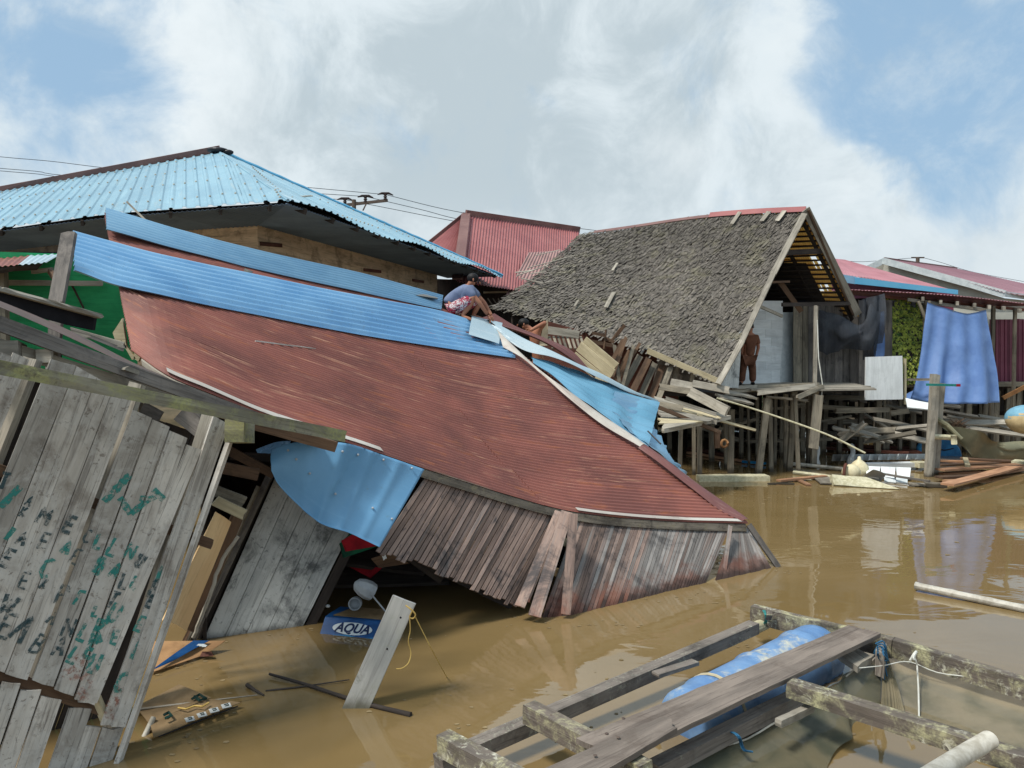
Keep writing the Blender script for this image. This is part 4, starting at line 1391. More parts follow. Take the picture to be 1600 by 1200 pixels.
for (x0, y0, x1, y1, Y, w) in ((1245, 633, 1345, 640, 19.6, .12), (1305, 642, 1390, 640, 19.2, .12), (1260, 662, 1330, 650, 19.8, .06), (1390, 646, 1420, 642, 19.3, .12)):
    MB().plank(P(x0, y0, Y), P(x1, y1, Y), w, .07, V((0, 0, 1)), 3, .02).build('cross_beam', 'stilt wood', ht)
# the thin lean-to roof with pale rusty edge
lr = thing('awning_roof', 'thin rusty awning roof over the blue tarp and leaf screen', 'roof', (13, 20.5, 0))
e0, e1, e2 = P(1322, 452, 19.8), P(1482, 461, 19.6), P(1625, 477, 20.5)
Ev = curve([e0, e1, e2])
MB().sheet(lambda u, v: Ev(v) + (V((0, 2.6, .10)) * u), 8, 200, .012, .1, .004, Wd=6).build('roof_sheet', 'dusky pink roof', lr)
MB().plank(P(1322, 458, 19.85), P(1600, 484, 20.4), .07, .05, V((0, 0, 1)), 6).build('eave_beam', 'dark red lumber', lr)
for i, (x, y) in enumerate([(1438, 467), (1466, 472), (1492, 474), (1519, 477), (1542, 480), (1565, 482), (1590, 486)]):
    MB().plank(P(x, y, 19.5), P(x - 10, y - 2, 22), .10, .06, V((0, 0, 1)), 2).build('rafter', 'weathered wood', lr)
MB().plank(P(1418, 468, 19.7), P(1540, 485, 19.8), .08, .05, V((0, 0, 1)), 3).build('eave_beam', 'weathered wood', lr)
for (xt, yt, xb, yb, w, Y) in ((1447, 470, 1448, 600, .10, 19.7), (1452, 470, 1454, 590, .05, 19.6), (1552, 478, 1552, 610, .08, 20.2), (1586, 482, 1586, 600, .07, 20.3), (1384, 462, 1384, 600, .06, 20.6)):
    a = P(xt, yt, Y); b = P(xb, yb, Y)
    MB().plank(a, V((b.x, b.y, -.5)), w, w, V((1, 0, 0)), 6).build('post', 'stilt wood', lr)
MB().plank(P(1435, 471, 19.6), P(1449, 506, 19.6), .06, .05, V((1, 0, 0)), 3).build('brace', 'stilt wood', lr)
# decking behind the tarp
mb = MB(); a = [P(1380, 600, 20.4), P(1680, 598, 20.8), V((20, 27, 1.85)), V((9.6, 27, 1.85))]
mb.prism(a, [q - V((0, 0, .1)) for q in a]); mb.build('floor', 'dark wood', lr)
for j in range(15):
    x = 10.2 + j * .72
    MB().board(V((x, 26.5, 1.8)), V((x + .7, 26.5, 1.8)), V((x + .7, 26.5, -.3 + R.random() * .5)), V((x, 26.5, -.3 + R.random() * .5)), .03, 3, 1, .02).build('dark_backdrop_board', 'dark wood', lr)  # added boards that keep bright sky out from under the deck
MB().plank(P(1380, 602, 20.3), P(1600, 600, 20.6), .12, .08, V((0, 0, 1)), 4).build('floor_beam', 'stilt wood', lr)
for px in range(1395, 1600, 18):
    for dy in (0, 2.2):
        a = P(px + R.uniform(-6, 6), 604 + R.uniform(-3, 8), 20.6 + dy)
        MB().plank(V((a.x + R.uniform(-.08, .08), a.y, -.4)), a, R.uniform(.07, .15), .09, V((1, 0, 0)), 3, .01, .01).build('stilt', 'stilt wood', lr)
MB().plank(P(1567, 622, 20), P(1606, 602, 20), .10, .05, V((0, 0, 1)), 2).build('brace', 'orange brown', lr)
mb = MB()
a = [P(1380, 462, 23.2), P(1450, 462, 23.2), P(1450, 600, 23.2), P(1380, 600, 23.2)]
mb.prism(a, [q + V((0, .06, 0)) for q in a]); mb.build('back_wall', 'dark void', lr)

# black net draped on the hut
nt_top = curve([P(1275, 486, 19.6), P(1300, 488, 19.5), P(1345, 505, 19.4), P(1362, 470, 19.6), P(1381, 458, 19.7)])
nt_bot = curve([P(1276, 550, 19.6), P(1295, 553, 19.5), P(1318, 548, 19.4), P(1352, 546, 19.4), P(1378, 535, 19.5)])
mb = MB()
mb.sheet(lambda u, v: nt_top(v).lerp(nt_bot(v), u) + V((0, -.10 * math.sin(v * 19) * u - .16 * math.sin(u * 3.1), .02 * math.sin(v * 23))), 16, 40, 0, 1, 0, L=1, Wd=2, dent=.12, seed=3)
o = mb.build('black_net', 'black net', smooth=True); tag(o, 'black shade net draped in swags over the dark plank hut', 'net')
nt2t = curve([P(1340, 470, 19.65), P(1360, 464, 19.6), P(1381, 459, 19.7)]); nt2b = curve([P(1350, 562, 19.6), P(1362, 560, 19.5), P(1372, 548, 19.6)])
mb = MB(); mb.sheet(lambda u, v: nt2t(v).lerp(nt2b(v), u) + V((0, -.1 * math.sin(v * 12), 0)), 12, 16, 0, 1, 0, L=1.5, Wd=.6, dent=.1, seed=5)
o = mb.build('black_net', 'black net', smooth=True); tag(o, 'hanging tail of black net left of the leaf screen', 'net')
mb = MB(); mb.sheet(quad(P(1369, 490, 19.8), P(1381, 486, 19.85), P(1382, 556, 19.85), P(1366, 560, 19.8)), 6, 8, 0, 1, .002, L=.3, Wd=1.2, dent=.05)
o = mb.build('blue_strip', 'blue tarp', smooth=True); tag(o, 'narrow strip of blue plastic between black net and leaf screen', 'tarpaulin')
# leaf screen
ls = thing('leaf_screen', 'screen of plastic ivy leaves hung beside the blue tarp', 'screen', tuple(P(1412, 600, 20.3)))
mb = MB()
for i in range(20):
    y = 468 + i * 7
    mb.tube([P(1381, y, 20.32), P(1445, y, 20.32)], .008, 4)
for i in range(10):
    x = 1382 + i * 7
    mb.tube([P(x, 466, 20.33), P(x, 604, 20.33)], .008, 4)
mb.build('lattice', 'dark wood', ls)
mb = MB()
for i in range(30):
    for j in range(16):
        if pnoise(V((i * .3, j * .35, 4))) > .45: continue
        px = 1383 + j * 4.1 + (i % 2) * 2 + R.uniform(-.8, .8); py = 468 + i * 4.5 + R.uniform(-.8, .8)
        for q in range(2):
            c = P(px + R.uniform(-1.5, 1.5), py + R.uniform(-1.5, 1.5), 20.26 - R.random() * .06)
            d = V((R.uniform(-.5, .5), -R.uniform(.2, .7), -1)).normalized() * .055
            s_ = V((1, R.uniform(-.6, .6), R.uniform(-.4, .4))).normalized() * .042
            b0 = len(mb.v); tn = R.random()
            for w_ in (c - d, c + s_ - d * .2, c + d, c - s_ - d * .2): mb.vert(w_, tn)
            mb.face([b0, b0 + 1, b0 + 2, b0 + 3])
mb.build('leaves', 'plastic leaf', ls, kind='stuff')
# blue tarpaulin
tt = curve([P(1449, 472, 19.4), P(1480, 482, 19.35), P(1510, 490, 19.4), P(1541, 484, 19.5)])
tb = curve([P(1424, 622, 19.3), P(1470, 630, 18.9), P(1520, 631, 18.8), P(1568, 629, 19.2)])
mb = MB()
mb.sheet(lambda u, v: tt(v).lerp(tb(v ** (1 - .12 * u)), u) + V((0, -.055 * math.sin(v * 24 + u * 2.0) * (.3 + u) - .10 * math.sin(v * 9 + 1) * u, 0)) + (V((-.10 * (u ** 6), 0, .0))), 40, 60, 0, 1, .003, L=2.6, Wd=2, dent=.045, seed=9)
o = mb.build('tarpaulin', 'blue tarp', smooth=True); tag(o, 'large blue tarpaulin hanging in folds from the awning', 'tarpaulin')
recenter(o, P(1490, 630, 19.3))
mb = MB(); mb.sheet(quad(P(1408, 618, 19.6), P(1455, 598, 19.6), P(1470, 628, 19.2), P(1424, 626, 19.1)), 10, 10, 0, 1, .003, dent=.12, seed=2)
o = mb.build('tarpaulin', 'blue tarp', smooth=True); tag(o, 'crumpled blue plastic gathered at foot of leaf screen', 'tarpaulin')
# white panel
o = MB().board(P(1353, 558, 18.9), P(1410, 556, 18.9), P(1411, 624, 18.9), P(1352, 625, 18.9), .05, 4, 4, .0, .6, .002).build('white_board', 'white board')
tag(o, 'square white panel standing in front of plank hut', 'panel')
o = MB().plank(P(1414, 560, 19.0), P(1414, 632, 19.0), .05, .05, V((1, 0, 0)), 3).build('batten', 'pale wood'); tag(o, 'narrow pale batten on right edge of the white panel', 'batten')
o = MB().plank(P(1411, 593, 19.1), P(1465, 593, 18.7), .06, .05, V((0, 0, 1)), 3).build('rail', 'stilt wood'); tag(o, 'grey rail from the white panel to the mooring post', 'rail')
# maroon corrugated fence panel
mf = thing('maroon_fence', 'maroon ribbed metal fence at the right edge', 'fence', tuple(P(1575, 600, 21)))
for i in range(6):
    x0, x1 = 1546 + i * 14, 1546 + (i + 1) * 14
    Sx = quad(P(x0, 499 - (i > 2) * 1, 21.2), P(x0, 596, 21.2), P(x1 + .5, 596, 21.2), P(x1 + .5, 499, 21.2))
    MB().sheet(lambda u, v, Sx=Sx: Sx(u, v), 3, 40, .02, .12, .003, profile='trap', Wd=.25).build('sheet', 'maroon sheet', mf)
for x in (1550, 1597):
    a = P(x, 505, 21.4); MB().plank(a, V((a.x, a.y, -.4)), .09, .09, V((1, 0, 0)), 3).build('post', 'stilt wood', mf)
mb = MB(); a = [P(1540, 488, 23), P(1640, 488, 23), P(1640, 520, 23), P(1540, 520, 23)]
mb.prism(a, [q + V((0, .06, 0)) for q in a]); o = mb.build('blind', 'cream wall'); tag(o, 'cream wall strip above the maroon fence', 'wall')

# mooring posts
mp = thing('mooring_post', 'paired weathered posts standing in front of the blue tarp', 'post', tuple(W(1462, 690)))
for (x, yt, yb, w, Y) in ((1461, 585, 692, .17, 16.9), (1470, 598, 686, .16, 17.1), (1458, 640, 692, .12, 16.7)):
    a = P(x, yt, Y); b = V((a.x - .1, a.y, -.4))
    MB().plank(a, b, w, w * .7, V((1, 0, 0)), 5, .02, .01).build('post', 'weathered wood', mp)
MB().plank(P(1448, 601, 16.7), P(1499, 602, 16.7), .05, .05, V((0, 0, 1)), 2).build('crossbar', 'teal paint', mp)
MB().plank(P(1494, 602, 16.69), P(1500, 602, 16.69), .055, .055, V((0, 0, 1)), 1).build('crossbar_tip', 'red plastic', mp)

# ================================================================ FAR HOUSES (pink roofs)
ph = thing('pink_roof_house', 'low house with dusky pink roof and sky blue fascia', 'house', (11, 26, 0))
a0, a1, a2 = P(1300, 428, 25), P(1330, 440, 24.6), P(1497, 458, 24.0)
r0, r1 = P(1300, 404, 29), P(1360, 416, 29)
f0 = P(1290, 402, 29.5)
for k in range(8):
    Sx = quad(P(1296, 426, 25), P(1296, 404, 29.5), P(1320, 406.5, 29.5), P(1497, 456, 24.0))
    Sq = lambda u, v, k=k: Sx(u, (k + v * 1.01) / 8)
    MB().sheet(Sq, 6, 40, .02, .2, .004, Wd=1.0).build('roof_sheet', 'dusky pink roof', ph)
MB().board(P(1312, 428, 24.4), P(1312, 440, 24.4), P(1336, 444, 24.2), P(1336, 432, 24.2), .04, 2, 1, 0, .6, 0).build('fascia', 'light blue sheet', ph)
MB().board(P(1336, 433, 24.15), P(1336, 443.5, 24.15), P(1497, 460, 23.6), P(1497, 453, 23.6), .04, 6, 1, 0, .5, 0).build('fascia', 'fascia blue', ph)
mb = MB(); a = [P(1300, 440, 25.5), P(1490, 458, 25.0), P(1490, 560, 25.0), P(1300, 560, 25.5)]
mb.prism(a, [q + V((0, .1, 0)) for q in a]); mb.build('wall', 'maroon sheet', ph)
for x in (1310, 1370, 1430, 1480):
    a = P(x, 560, 25.6); MB().plank(a, V((a.x, a.y, -.4)), .15, .15, V((1, 0, 0)), 2).build('stilt', 'stilt wood', ph)

ch = thing('cream_house', 'far cream gabled house with white barge boards and pink roof', 'house', (16, 32, 0))
g0, g1, g2 = P(1340, 428, 32), P(1382, 405, 32), P(1570, 462, 30)
mb = MB(); a = [P(1345, 432, 32.3), P(1382, 410, 32.3), P(1570, 466, 30.3), P(1570, 600, 30.3), P(1345, 600, 32.3)]
mb.prism(a, [q + V((.02, .15, 0)) for q in a]); mb.build('wall', 'cream wall', ch)
MB().plank(P(1355, 419.5, 32), P(1382, 407, 32), .24, .06, V((0, 0, 1)), 2, 0, 0).build('barge_board', 'white paint', ch)
MB().plank(P(1380, 407.5, 31.95), P(1570, 459, 29.95), .26, .06, V((0, 0, 1)), 6, 0, 0).build('barge_board', 'white paint', ch)
MB().plank(P(1569, 459, 29.94), P(1660, 472, 31.5), .2, .06, V((0, 0, 1)), 4, 0, 0).build('fascia', 'white paint', ch)
Sx = quad(P(1381, 404.5, 32), P(1495, 420, 37), P(1640, 452, 39), P(1569, 457, 29.9))
for k in range(7):
    MB().sheet(lambda u, v, k=k: Sx(u, (k + v * 1.01) / 7), 6, 40, .02, .2, .004, Wd=1.0).build('roof_sheet', 'dusky pink roof', ch)
Sx2 = quad(P(1569, 457, 29.9), P(1640, 452, 39), P(1700, 470, 39), P(1700, 478, 31))
MB().sheet(Sx2, 6, 40, .02, .2, .004, Wd=3).build('roof_sheet', 'dusky pink roof', ch)
MB().plank(P(1354, 417, 32.0), P(1383, 403.5, 32.0), .05, .05, V((0, 0, 1)), 2).build('ridge_cap', 'ridge brown', ch)
MB().plank(P(1382, 403.5, 32.0), P(1495, 419, 37.0), .08, .05, V((0, 0, 1)), 2).build('ridge_cap', 'ridge brown', ch)
mb = MB(); a = [P(1570, 466, 30.4), P(1700, 480, 33), P(1700, 600, 33), P(1570, 600, 30.4)]
mb.prism(a, [q + V((0, .15, 0)) for q in a]); mb.build('wall', 'cream wall', ch)
# second roof line peeping behind the main barge
# ================================================================ UTILITY POLES AND WIRES
up = thing('utility_pole', 'utility pole crossarm with three insulators behind the blue roof', 'pole', (-8.3, 45, 0))
MB().tube([V((P(553, 320, 45).x, 45, 0)), P(553, 312, 45)], [.16, .12], 10).build('pole', 'pole timber', up)
MB().plank(P(534, 321, 45), P(606, 313, 45), .16, .12, V((0, 0, 1)), 3).build('crossarm', 'pole timber', up)
MB().plank(P(573, 317, 44.9), P(567, 329, 44.9), .07, .05, V((1, 0, 0)), 1).build('brace', 'pole timber', up)
for x, y in ((539, 312), (571, 308), (602, 304)):
    c0 = P(x, y + 7, 45)
    i_ = MB().lathe(c0, V((0, 0, 1)), [(-.05, .04), (0, .11), (.08, .07), (.12, .12), (.2, .07), (.25, .11), (.3, .05)], 10).build('insulator', 'insulator', up)
    MB().tube([c0 + V((-.45, 0, .26)), c0 + V((-.2, 0, .33)), c0 + V((.2, 0, .33)), c0 + V((.46, 0, .22))], [.03, .07, .07, .03], 6).build('arm', 'insulator', i_)
def wire(pts, r, lb):
    f = curve(pts)
    mb = MB(); mb.tube([f(i / 16) for i in range(17)], r, 5)
    o = mb.build('wire', 'cable'); tag(o, lb, 'wire', 'overhead power wires'); return o
wire([P(-150, 229, 45), P(0, 245, 45), P(80, 252, 45), P(170, 263, 45), P(330, 279, 45), P(602, 304, 45)], .018, 'upper wire crossing the sky at far left down behind blue roof')
wire([P(-150, 250, 45), P(0, 263, 45), P(60, 268, 45), P(100, 274, 45), P(330, 292, 45), P(571, 307, 45)], .018, 'middle wire at far left just above the brown ridge board')
wire([P(-150, 254, 45), P(0, 267, 45), P(60, 272, 45), P(100, 277, 45), P(330, 300, 45), P(539, 312, 45)], .018, 'lowest wire at far left ending at the first insulator')
wire([P(602, 304, 45), P(700, 328, 46), P(800, 344, 47), P(980, 366, 50)], .018, 'wire running right from the outermost insulator over the red roof')
wire([P(571, 307, 45), P(660, 328, 45.6), P(730, 345, 46), P(900, 372, 50)], .018, 'wire running right from the middle insulator to the red roof')
wire([P(539, 312, 45), P(620, 328, 45.6), P(712, 346, 46), P(900, 380, 50)], .018, 'wire running right from the inner insulator to the red roof')
up2 = thing('utility_pole', 'small distant pole top above the cream house roof', 'pole', (37, 70, 0))
MB().tube([V((P(1434, 430, 70).x, 70, 0)), P(1434, 402, 70)], .16, 8).build('pole', 'pole timber', up2)
MB().plank(P(1424, 402.5, 70), P(1444, 402.5, 70), .12, .1, V((0, 0, 1)), 1).build('crossarm', 'pole timber', up2)
wire([P(1290, 402, 66), P(1340, 409, 66), P(1400, 405, 68), P(1428, 403, 70)], .02, 'faint wire from shingle gable to the distant pole top')
wire([P(1440, 402, 70), P(1470, 410, 70), P(1520, 425, 72), P(1600, 440, 72)], .02, 'faint wire dropping right from the distant pole top')
# ================================================================ COLLAPSED HOUSE (main)
mh = thing('collapsed_house', 'collapsed wooden house with rust red corrugated roof sinking into the river', 'house', (0, 9.5, 0))
TOPC = [P(163, 338, 10.6), P(330, 380, 11.1), P(500, 425, 11.9), P(650, 468, 12.8), P(748, 505, 13.3)]
BOTC = [P(205, 545, 6.75), P(262, 585, 6.6), P(330, 614, 6.65), P(430, 655, 6.9), P(540, 690, 7.25), P(700, 742, 7.95), P(880, 795, 8.75), P(1030, 812, 9.4), P(1168, 817, 10.05)]
fT = curve(TOPC)
# reparametrise bottom curve by arc length
fB0 = curve(BOTC)
tab = [0]
for i in range(200): tab.append(tab[-1] + (fB0((i + 1) / 200) - fB0(i / 200)).length)
def fB(t):
    if t <= 0: return fB0(0) + (fB0(.005) - fB0(0)) * (t * 200 * .6)
    if t >= 1: return fB0(1)
    d = t * tab[-1]
    lo = 0
    while tab[lo + 1] < d: lo += 1
    return fB0((lo + (d - tab[lo]) / (tab[lo + 1] - tab[lo])) / 200)
def ROOF(u, v):
    """u along the sheets, v from the upper edge to the eave"""
    p = fT(u).lerp(fB(u), v)
    return p - V((0, 0, 1)) * .10 * math.sin(math.pi * max(0, min(1, v))) * math.sin(math.pi * max(0, min(1, u)))
nS = 8
for k in range(nS):
    for h_ in range(2):
        u0, u1 = (0, .60 + .01 * (k % 2)) if h_ == 0 else (.585 + .01 * (k % 2), 1.0)
        v0, v1 = k / nS, (k + 1) / nS + .006
        lf = .006 * (k % 2) + .005 * h_
        def S(u, v, u0=u0, u1=u1, v0=v0, v1=v1, lf=lf):
            return ROOF(u0 + (u1 - u0) * u, v0 + (v1 - v0) * v) + V((0, 0, lf))
        Wd = .76
        MB().sheet(S, 44, 80, .0115, .076, .0012, Wd=Wd, tone=R.uniform(.15, .85), dent=.010, seed=k * 2 + h_).build('roof_sheet', 'rusty red sheet', mh)
# long blue sheets
def onroof(px, py, off): return onsurf(ROOF, px, py, off)
def bluesheet(top, bot, amp, mat_, off0, pitch, Wd, dent=.01, lb=None):
    A_ = curve([onroof(x, y, o_) for x, y, o_ in top]); B_ = curve([onroof(x, y, o_) for x, y, o_ in bot])
    return MB().sheet(lambda u, v: A_(u).lerp(B_(u), v), 50, 90, amp, pitch, .0015, Wd=Wd, dent=dent, seed=4).build('roof_sheet', mat_, mh, label=lb)
bluesheet([(111, 374, .10), (250, 404, .05), (400, 434, .04), (560, 466, .04), (690, 490, .04), (775, 518, .04)],
          [(112, 440, .12), (185, 455, .06), (300, 477, .04), (400, 496, .03), (600, 533, .03), (806, 563, .03)], .022, 'blue sheet', 0, .095, .86, lb='long bright blue corrugated sheet laid over the rusty roof')
bluesheet([(163, 336, .10), (280, 366, .06), (400, 397, .06), (560, 432, .06), (690, 466, .05)],
          [(164, 372, .12), (280, 396, .06), (400, 424, .04), (560, 459, .04), (688, 487, .04)], .020, 'light blue sheet', 0, .095, .76, lb='pale blue corrugated sheet along the top of the roof')
# the curled brown sheet edge above the pale blue sheet, and clear sheet lip
mb = MB(); A_ = curve([P(163, 332, 10.7), P(182, 334, 10.8), P(215, 350, 10.9)]); B_ = curve([P(165, 340, 10.6), P(190, 345, 10.7), P(215, 352, 10.8)])
mb.sheet(lambda u, v: A_(u).lerp(B_(u), v), 6, 3, 0, 1, .004); mb.build('roof_sheet', 'worn brown sheet', mh, label='bent brown sheet corner')
A_ = curve([P(520, 430, 12.4), P(560, 433, 12.6), P(600, 440, 13.2), P(640, 446, 13.6), P(682, 464, 13.6)]); B_ = curve([P(520, 434, 12.2), P(560, 441, 12.4), P(600, 452, 12.6), P(640, 460, 12.8), P(684, 468, 13.0)])
MB().sheet(lambda u, v: A_(u).lerp(B_(u), v), 12, 12, .01, .1, .002, dent=.02).build('roof_sheet', 'grey sheet', mh, label='bleached sheet lip curling above the blue sheet')
# white hip flashing
hipA = lambda t: fT(1).lerp(fB(1), t) - V((0, 0, 1)) * 0
mb = MB()
fl0 = curve([P(776, 520, 12.9), P(800, 545, 12.55), P(850, 588, 12.0), P(900, 625, 11.6), P(960, 668, 11.2), P(1010, 702, 10.9)])
fl1 = curve([P(786, 548, 12.5), P(820, 568, 12.2), P(850, 594, 11.95), P(895, 634, 11.45), P(945, 672, 11.1), P(1000, 704, 10.85)])
mb.sheet(lambda u, v: fl0(u).lerp(fl1(u), v) + V((0, 0, .06 + .025 * math.sin(math.pi * v))), 30, 6, 0, 1, .003, L=3, Wd=.3, dent=.02)
mb.build('hip_flashing', 'white flashing', mh, label='white painted hip flashing with rusty edges')
fl2 = curve([P(1010, 701, 10.9), P(1060, 738, 10.6), P(1110, 775, 10.35), P(1150, 803, 10.15), P(1170, 818, 10.05)])
fl3 = curve([P(997, 705, 10.85), P(1040, 736, 10.55), P(1085, 772, 10.3), P(1125, 803, 10.1), P(1160, 820, 9.98)])
mb = MB(); mb.sheet(lambda u, v: fl2(u).lerp(fl3(u), v) + V((0, 0, .05 + .02 * math.sin(math.pi * v))), 30, 6, 0, 1, .003, L=3, Wd=.25, dent=.01)
mb.build('hip_flashing', 'worn brown sheet', mh, label='dull red lower hip flashing')
# far slope beyond the hip
A_ = curve([P(748, 498, 13.4), P(766, 490, 14.2), P(830, 512, 14.6), P(903, 560, 14.2)])
MB().sheet(lambda u, v: curve([P(772, 490, 14.4), P(807, 511, 14.4), P(852, 529, 14.5), P(892, 548, 14.5), P(919, 576, 14.4)])(u).lerp(curve([P(735, 503, 13.4), P(790, 512, 13.5), P(860, 540, 13.6), P(930, 590, 13.9)])(u), v),
           30, 90, .013, .085, .002, Wd=1.3).build('roof_sheet', 'worn brown sheet', mh, label='brown corrugated sheet on the far slope')
# one curled sheet in two colours: lit top paler, turned face darker for shade
A_ = curve([P(735, 505, 13.35), P(785, 520, 13.2), P(850, 552, 13.0), P(920, 582, 13.0), P(975, 606, 13.1), P(1029, 630, 13.2)])
B_ = curve([P(775, 532, 12.95), P(815, 555, 12.6), P(865, 566, 12.5), P(925, 590, 12.6), P(975, 612, 12.9), P(1027, 628, 13.15)])
MB().sheet(lambda u, v: A_(u).lerp(B_(u), v) + V((0, 0, (.13 + .05 * math.sin(math.pi * v)) * (1 - u * .9))), 40, 30, .008, .13, .002, L=4, Wd=.6, dent=.03).build('roof_sheet', 'pale blue sheet', mh, label='pale blue sheet curling off the hip')
A_ = curve([P(830, 556, 12.7), P(900, 578, 12.9), P(970, 608, 13.0), P(1030, 630, 13.15)])
B_ = curve([P(835, 566, 12.3), P(905, 622, 11.7), P(960, 662, 11.4), P(1012, 700, 11.1)])
C_ = curve([P(1024, 628, 13.2), P(1016, 648, 12.6), P(1035, 690, 12.0), P(1052, 718, 11.6), P(1077, 746, 11.3)])
def TB(u, v):
    a = A_(u).lerp(B_(u), v)
    return a
mb = MB(); mb.sheet(TB, 40, 60, .010, .22, .002, L=4, Wd=1.4, dent=.05, seed=8); mb.build('roof_sheet', 'shaded blue sheet', mh, label='blue sheet sagging below the pale curled sheet')
D_ = curve([P(1008, 696, 11.05), P(1022, 708, 11.0), P(1045, 725, 10.9), P(1078, 745, 10.75)])
def jag(v):
    return V((.07 * pnoise(V((v * 22, 1, 0))), 0, .07 * pnoise(V((v * 18, 5, 2)))))
Lft = curve([P(960, 612, 12.7), P(955, 640, 11.9), P(975, 668, 11.5), P(1010, 699, 11.1), P(1076, 746, 10.75)])
MB().sheet(lambda u, v: Lft(v).lerp(C_(v) + jag(v), u), 18, 60, .006, .2, .002, L=1, Wd=2, dent=.06, seed=12).build('roof_sheet', 'light blue sheet', mh, label='torn blue sheet with a ragged right edge')
for pts in (((1010, 672), (1022, 684), (1030, 692)),):
    mb = MB(); mb.tube([P(x, y, 11.9 - (y - 610) * .012) + V((0, -.12, .0)) for x, y in pts], .012, 5); mb.build('tear', 'black plastic', mh)
# pale square sheet lying across the blue sheet by the man
sq = quad(onroof(733, 503, .12), onroof(779, 517, .14), onroof(776, 546, .10), onroof(728, 532, .10))
MB().sheet(sq, 12, 12, 0, 1, .002, dent=.04, seed=6).build('roof_sheet', 'pale blue sheet', mh, label='small pale square of sheet beside the squatting man')
# eave: board with white rusty flashing
for (n0, n1, mt, lift) in ((0.02, .20, 'weathered wood', .0), (.20, .60, 'fascia wood', 0), (.60, .995, 'fascia wood', 0)):
    mb = MB()
    for i in range(1):
        N_ = 16
        rows = []; uvs = []
        for j in range(N_ + 1):
            t_ = n0 + (n1 - n0) * j / N_
            p = fB(t_); q = p + V((.0, -.03, -.02))
            hgt = .085 * (1 if n0 > .1 else .6)
            rows.append([q + V((0, .03, .015)), q, q + V((.01, -.005, -hgt)), q + V((.01, .035, -hgt)), q + V((0, .03, .015))])
            uvs.append([(t_ * 9, 0), (t_ * 9, .03), (t_ * 9, .12), (t_ * 9, .15), (t_ * 9, .17)])
        mb.grid(rows, uvs, R.random())
    mb.build('eave_board', mt, mh)
mb = MB(); mb.sheet(lambda u, v: fB(.06 + .27 * u).lerp(ROOF(.06 + .27 * u, .984), v) + V((0, -.01, .03)), 30, 3, 0, 1, .003, L=3, Wd=.15, dent=.006); mb.build('eave_flashing', 'white flashing', mh)
mb = MB(); mb.sheet(lambda u, v: fB(.66 + .33 * u).lerp(ROOF(.66 + .33 * u, .990), v) + V((0, -.02, .022)), 30, 3, 0, 1, .003, L=3, Wd=.1, dent=.004); mb.build('eave_flashing', 'white flashing', mh)
MB().plank(onroof(380, 427, .05), onroof(392, 432, .05), .05, .04).build('stone', 'weathered wood', mh, label='small wooden block on the rusty roof')
MB().plank(onroof(398, 535, .02), onroof(492, 547, .02), .015, .01).build('lath', 'white flashing', mh, label='thin white lath on the rusty roof')

# ---- long side wall of narrow boards
TW = [(598, 722), (662, 736), (720, 752), (800, 777), (885, 799), (905, 804), (960, 811), (1030, 817), (1100, 821), (1140, 823), (1168, 824)]
def eaveY(x):
    lo, hi = .0, 1.
    for _ in range(30):
        m = (lo + hi) / 2
        if proj(fB(m))[0] < x: lo = m
        else: hi = m
    return fB(lo)
def topP(x):
    p = eaveY(x)
    return p + V((.03, .05, -.075))
def botW(px, py, below=.35, top=None):
    """point on the water line, pushed on below the surface along the board"""
    b = W(px, py)
    if top is not None:
        d = (b - top).normalized()
        b = b + d * (below / max(.2, abs(d.z)))
    return b
# left section, hanging clear of the water
bl0, bl1 = P(592, 853, 7.15), P(808, 948, 7.92)
nb = 31
kx = [662 + (884 - 662) * i / nb for i in range(nb + 1)]
for i in range(nb):
    f0, f1 = i / nb, (i + 1) / nb
    t0, t1 = topP(kx[i] + .6), topP(kx[i + 1] - .4)
    b0_, b1_ = bl0.lerp(bl1, f0 + .004), bl0.lerp(bl1, f1 - .003)
    d = (b0_ - t0).normalized()
    ex = R.uniform(-.03, .03) + (.05 if i < 6 else 0)
    MB().board(t0, t1, b1_ + d * ex, b0_ + d * ex, .018, 5, 1, .004, None, .003).build('wall_board', 'siding wood', mh)
# loose fanned boards at the break
for (xt, yt, xb, yb, w, Yt, Yb) in ((874, 800, 812, 948, .105, 8.55, 7.75), (886, 800, 835, 963, .13, 8.45, 7.72), (896, 803, 884, 960, .10, 8.40, 7.85), (878, 800, 822, 940, .07, 8.7, 8.0)):
    MB().plank(P(xt, yt, Yt), P(xb, yb, Yb), w, .022, V((1, 0, 0)), 5, .004, .006).build('wall_board', 'siding wood', mh)
# right section into the water
tops = [900, 912, 926, 940, 954, 967, 980, 992, 1004, 1016, 1028, 1040, 1051, 1062, 1073, 1084, 1094, 1104, 1113, 1122, 1131, 1139]
bots = [847, 862, 878, 895, 910, 924, 938, 951, 965, 979, 993, 1006, 1018, 1030, 1042, 1053, 1063, 1072, 1080, 1088, 1096, 1103]
def wy(x):
    return pl_(x)
wl = [(835, 966), (890, 962), (960, 945), (1040, 925), (1105, 910), (1160, 898), (1215, 885)]
def wly(x):
    for a, b in zip(wl, wl[1:]):
        if x <= b[0]: return a[1] + (b[1] - a[1]) * (x - a[0]) / (b[0] - a[0])
    return wl[-1][1]
tops = [x for a_, b_ in zip(tops, tops[1:]) for x in (a_, (a_ + b_) / 2)] + [tops[-1]]
bots = [x for a_, b_ in zip(bots, bots[1:]) for x in (a_, (a_ + b_) / 2)] + [bots[-1]]
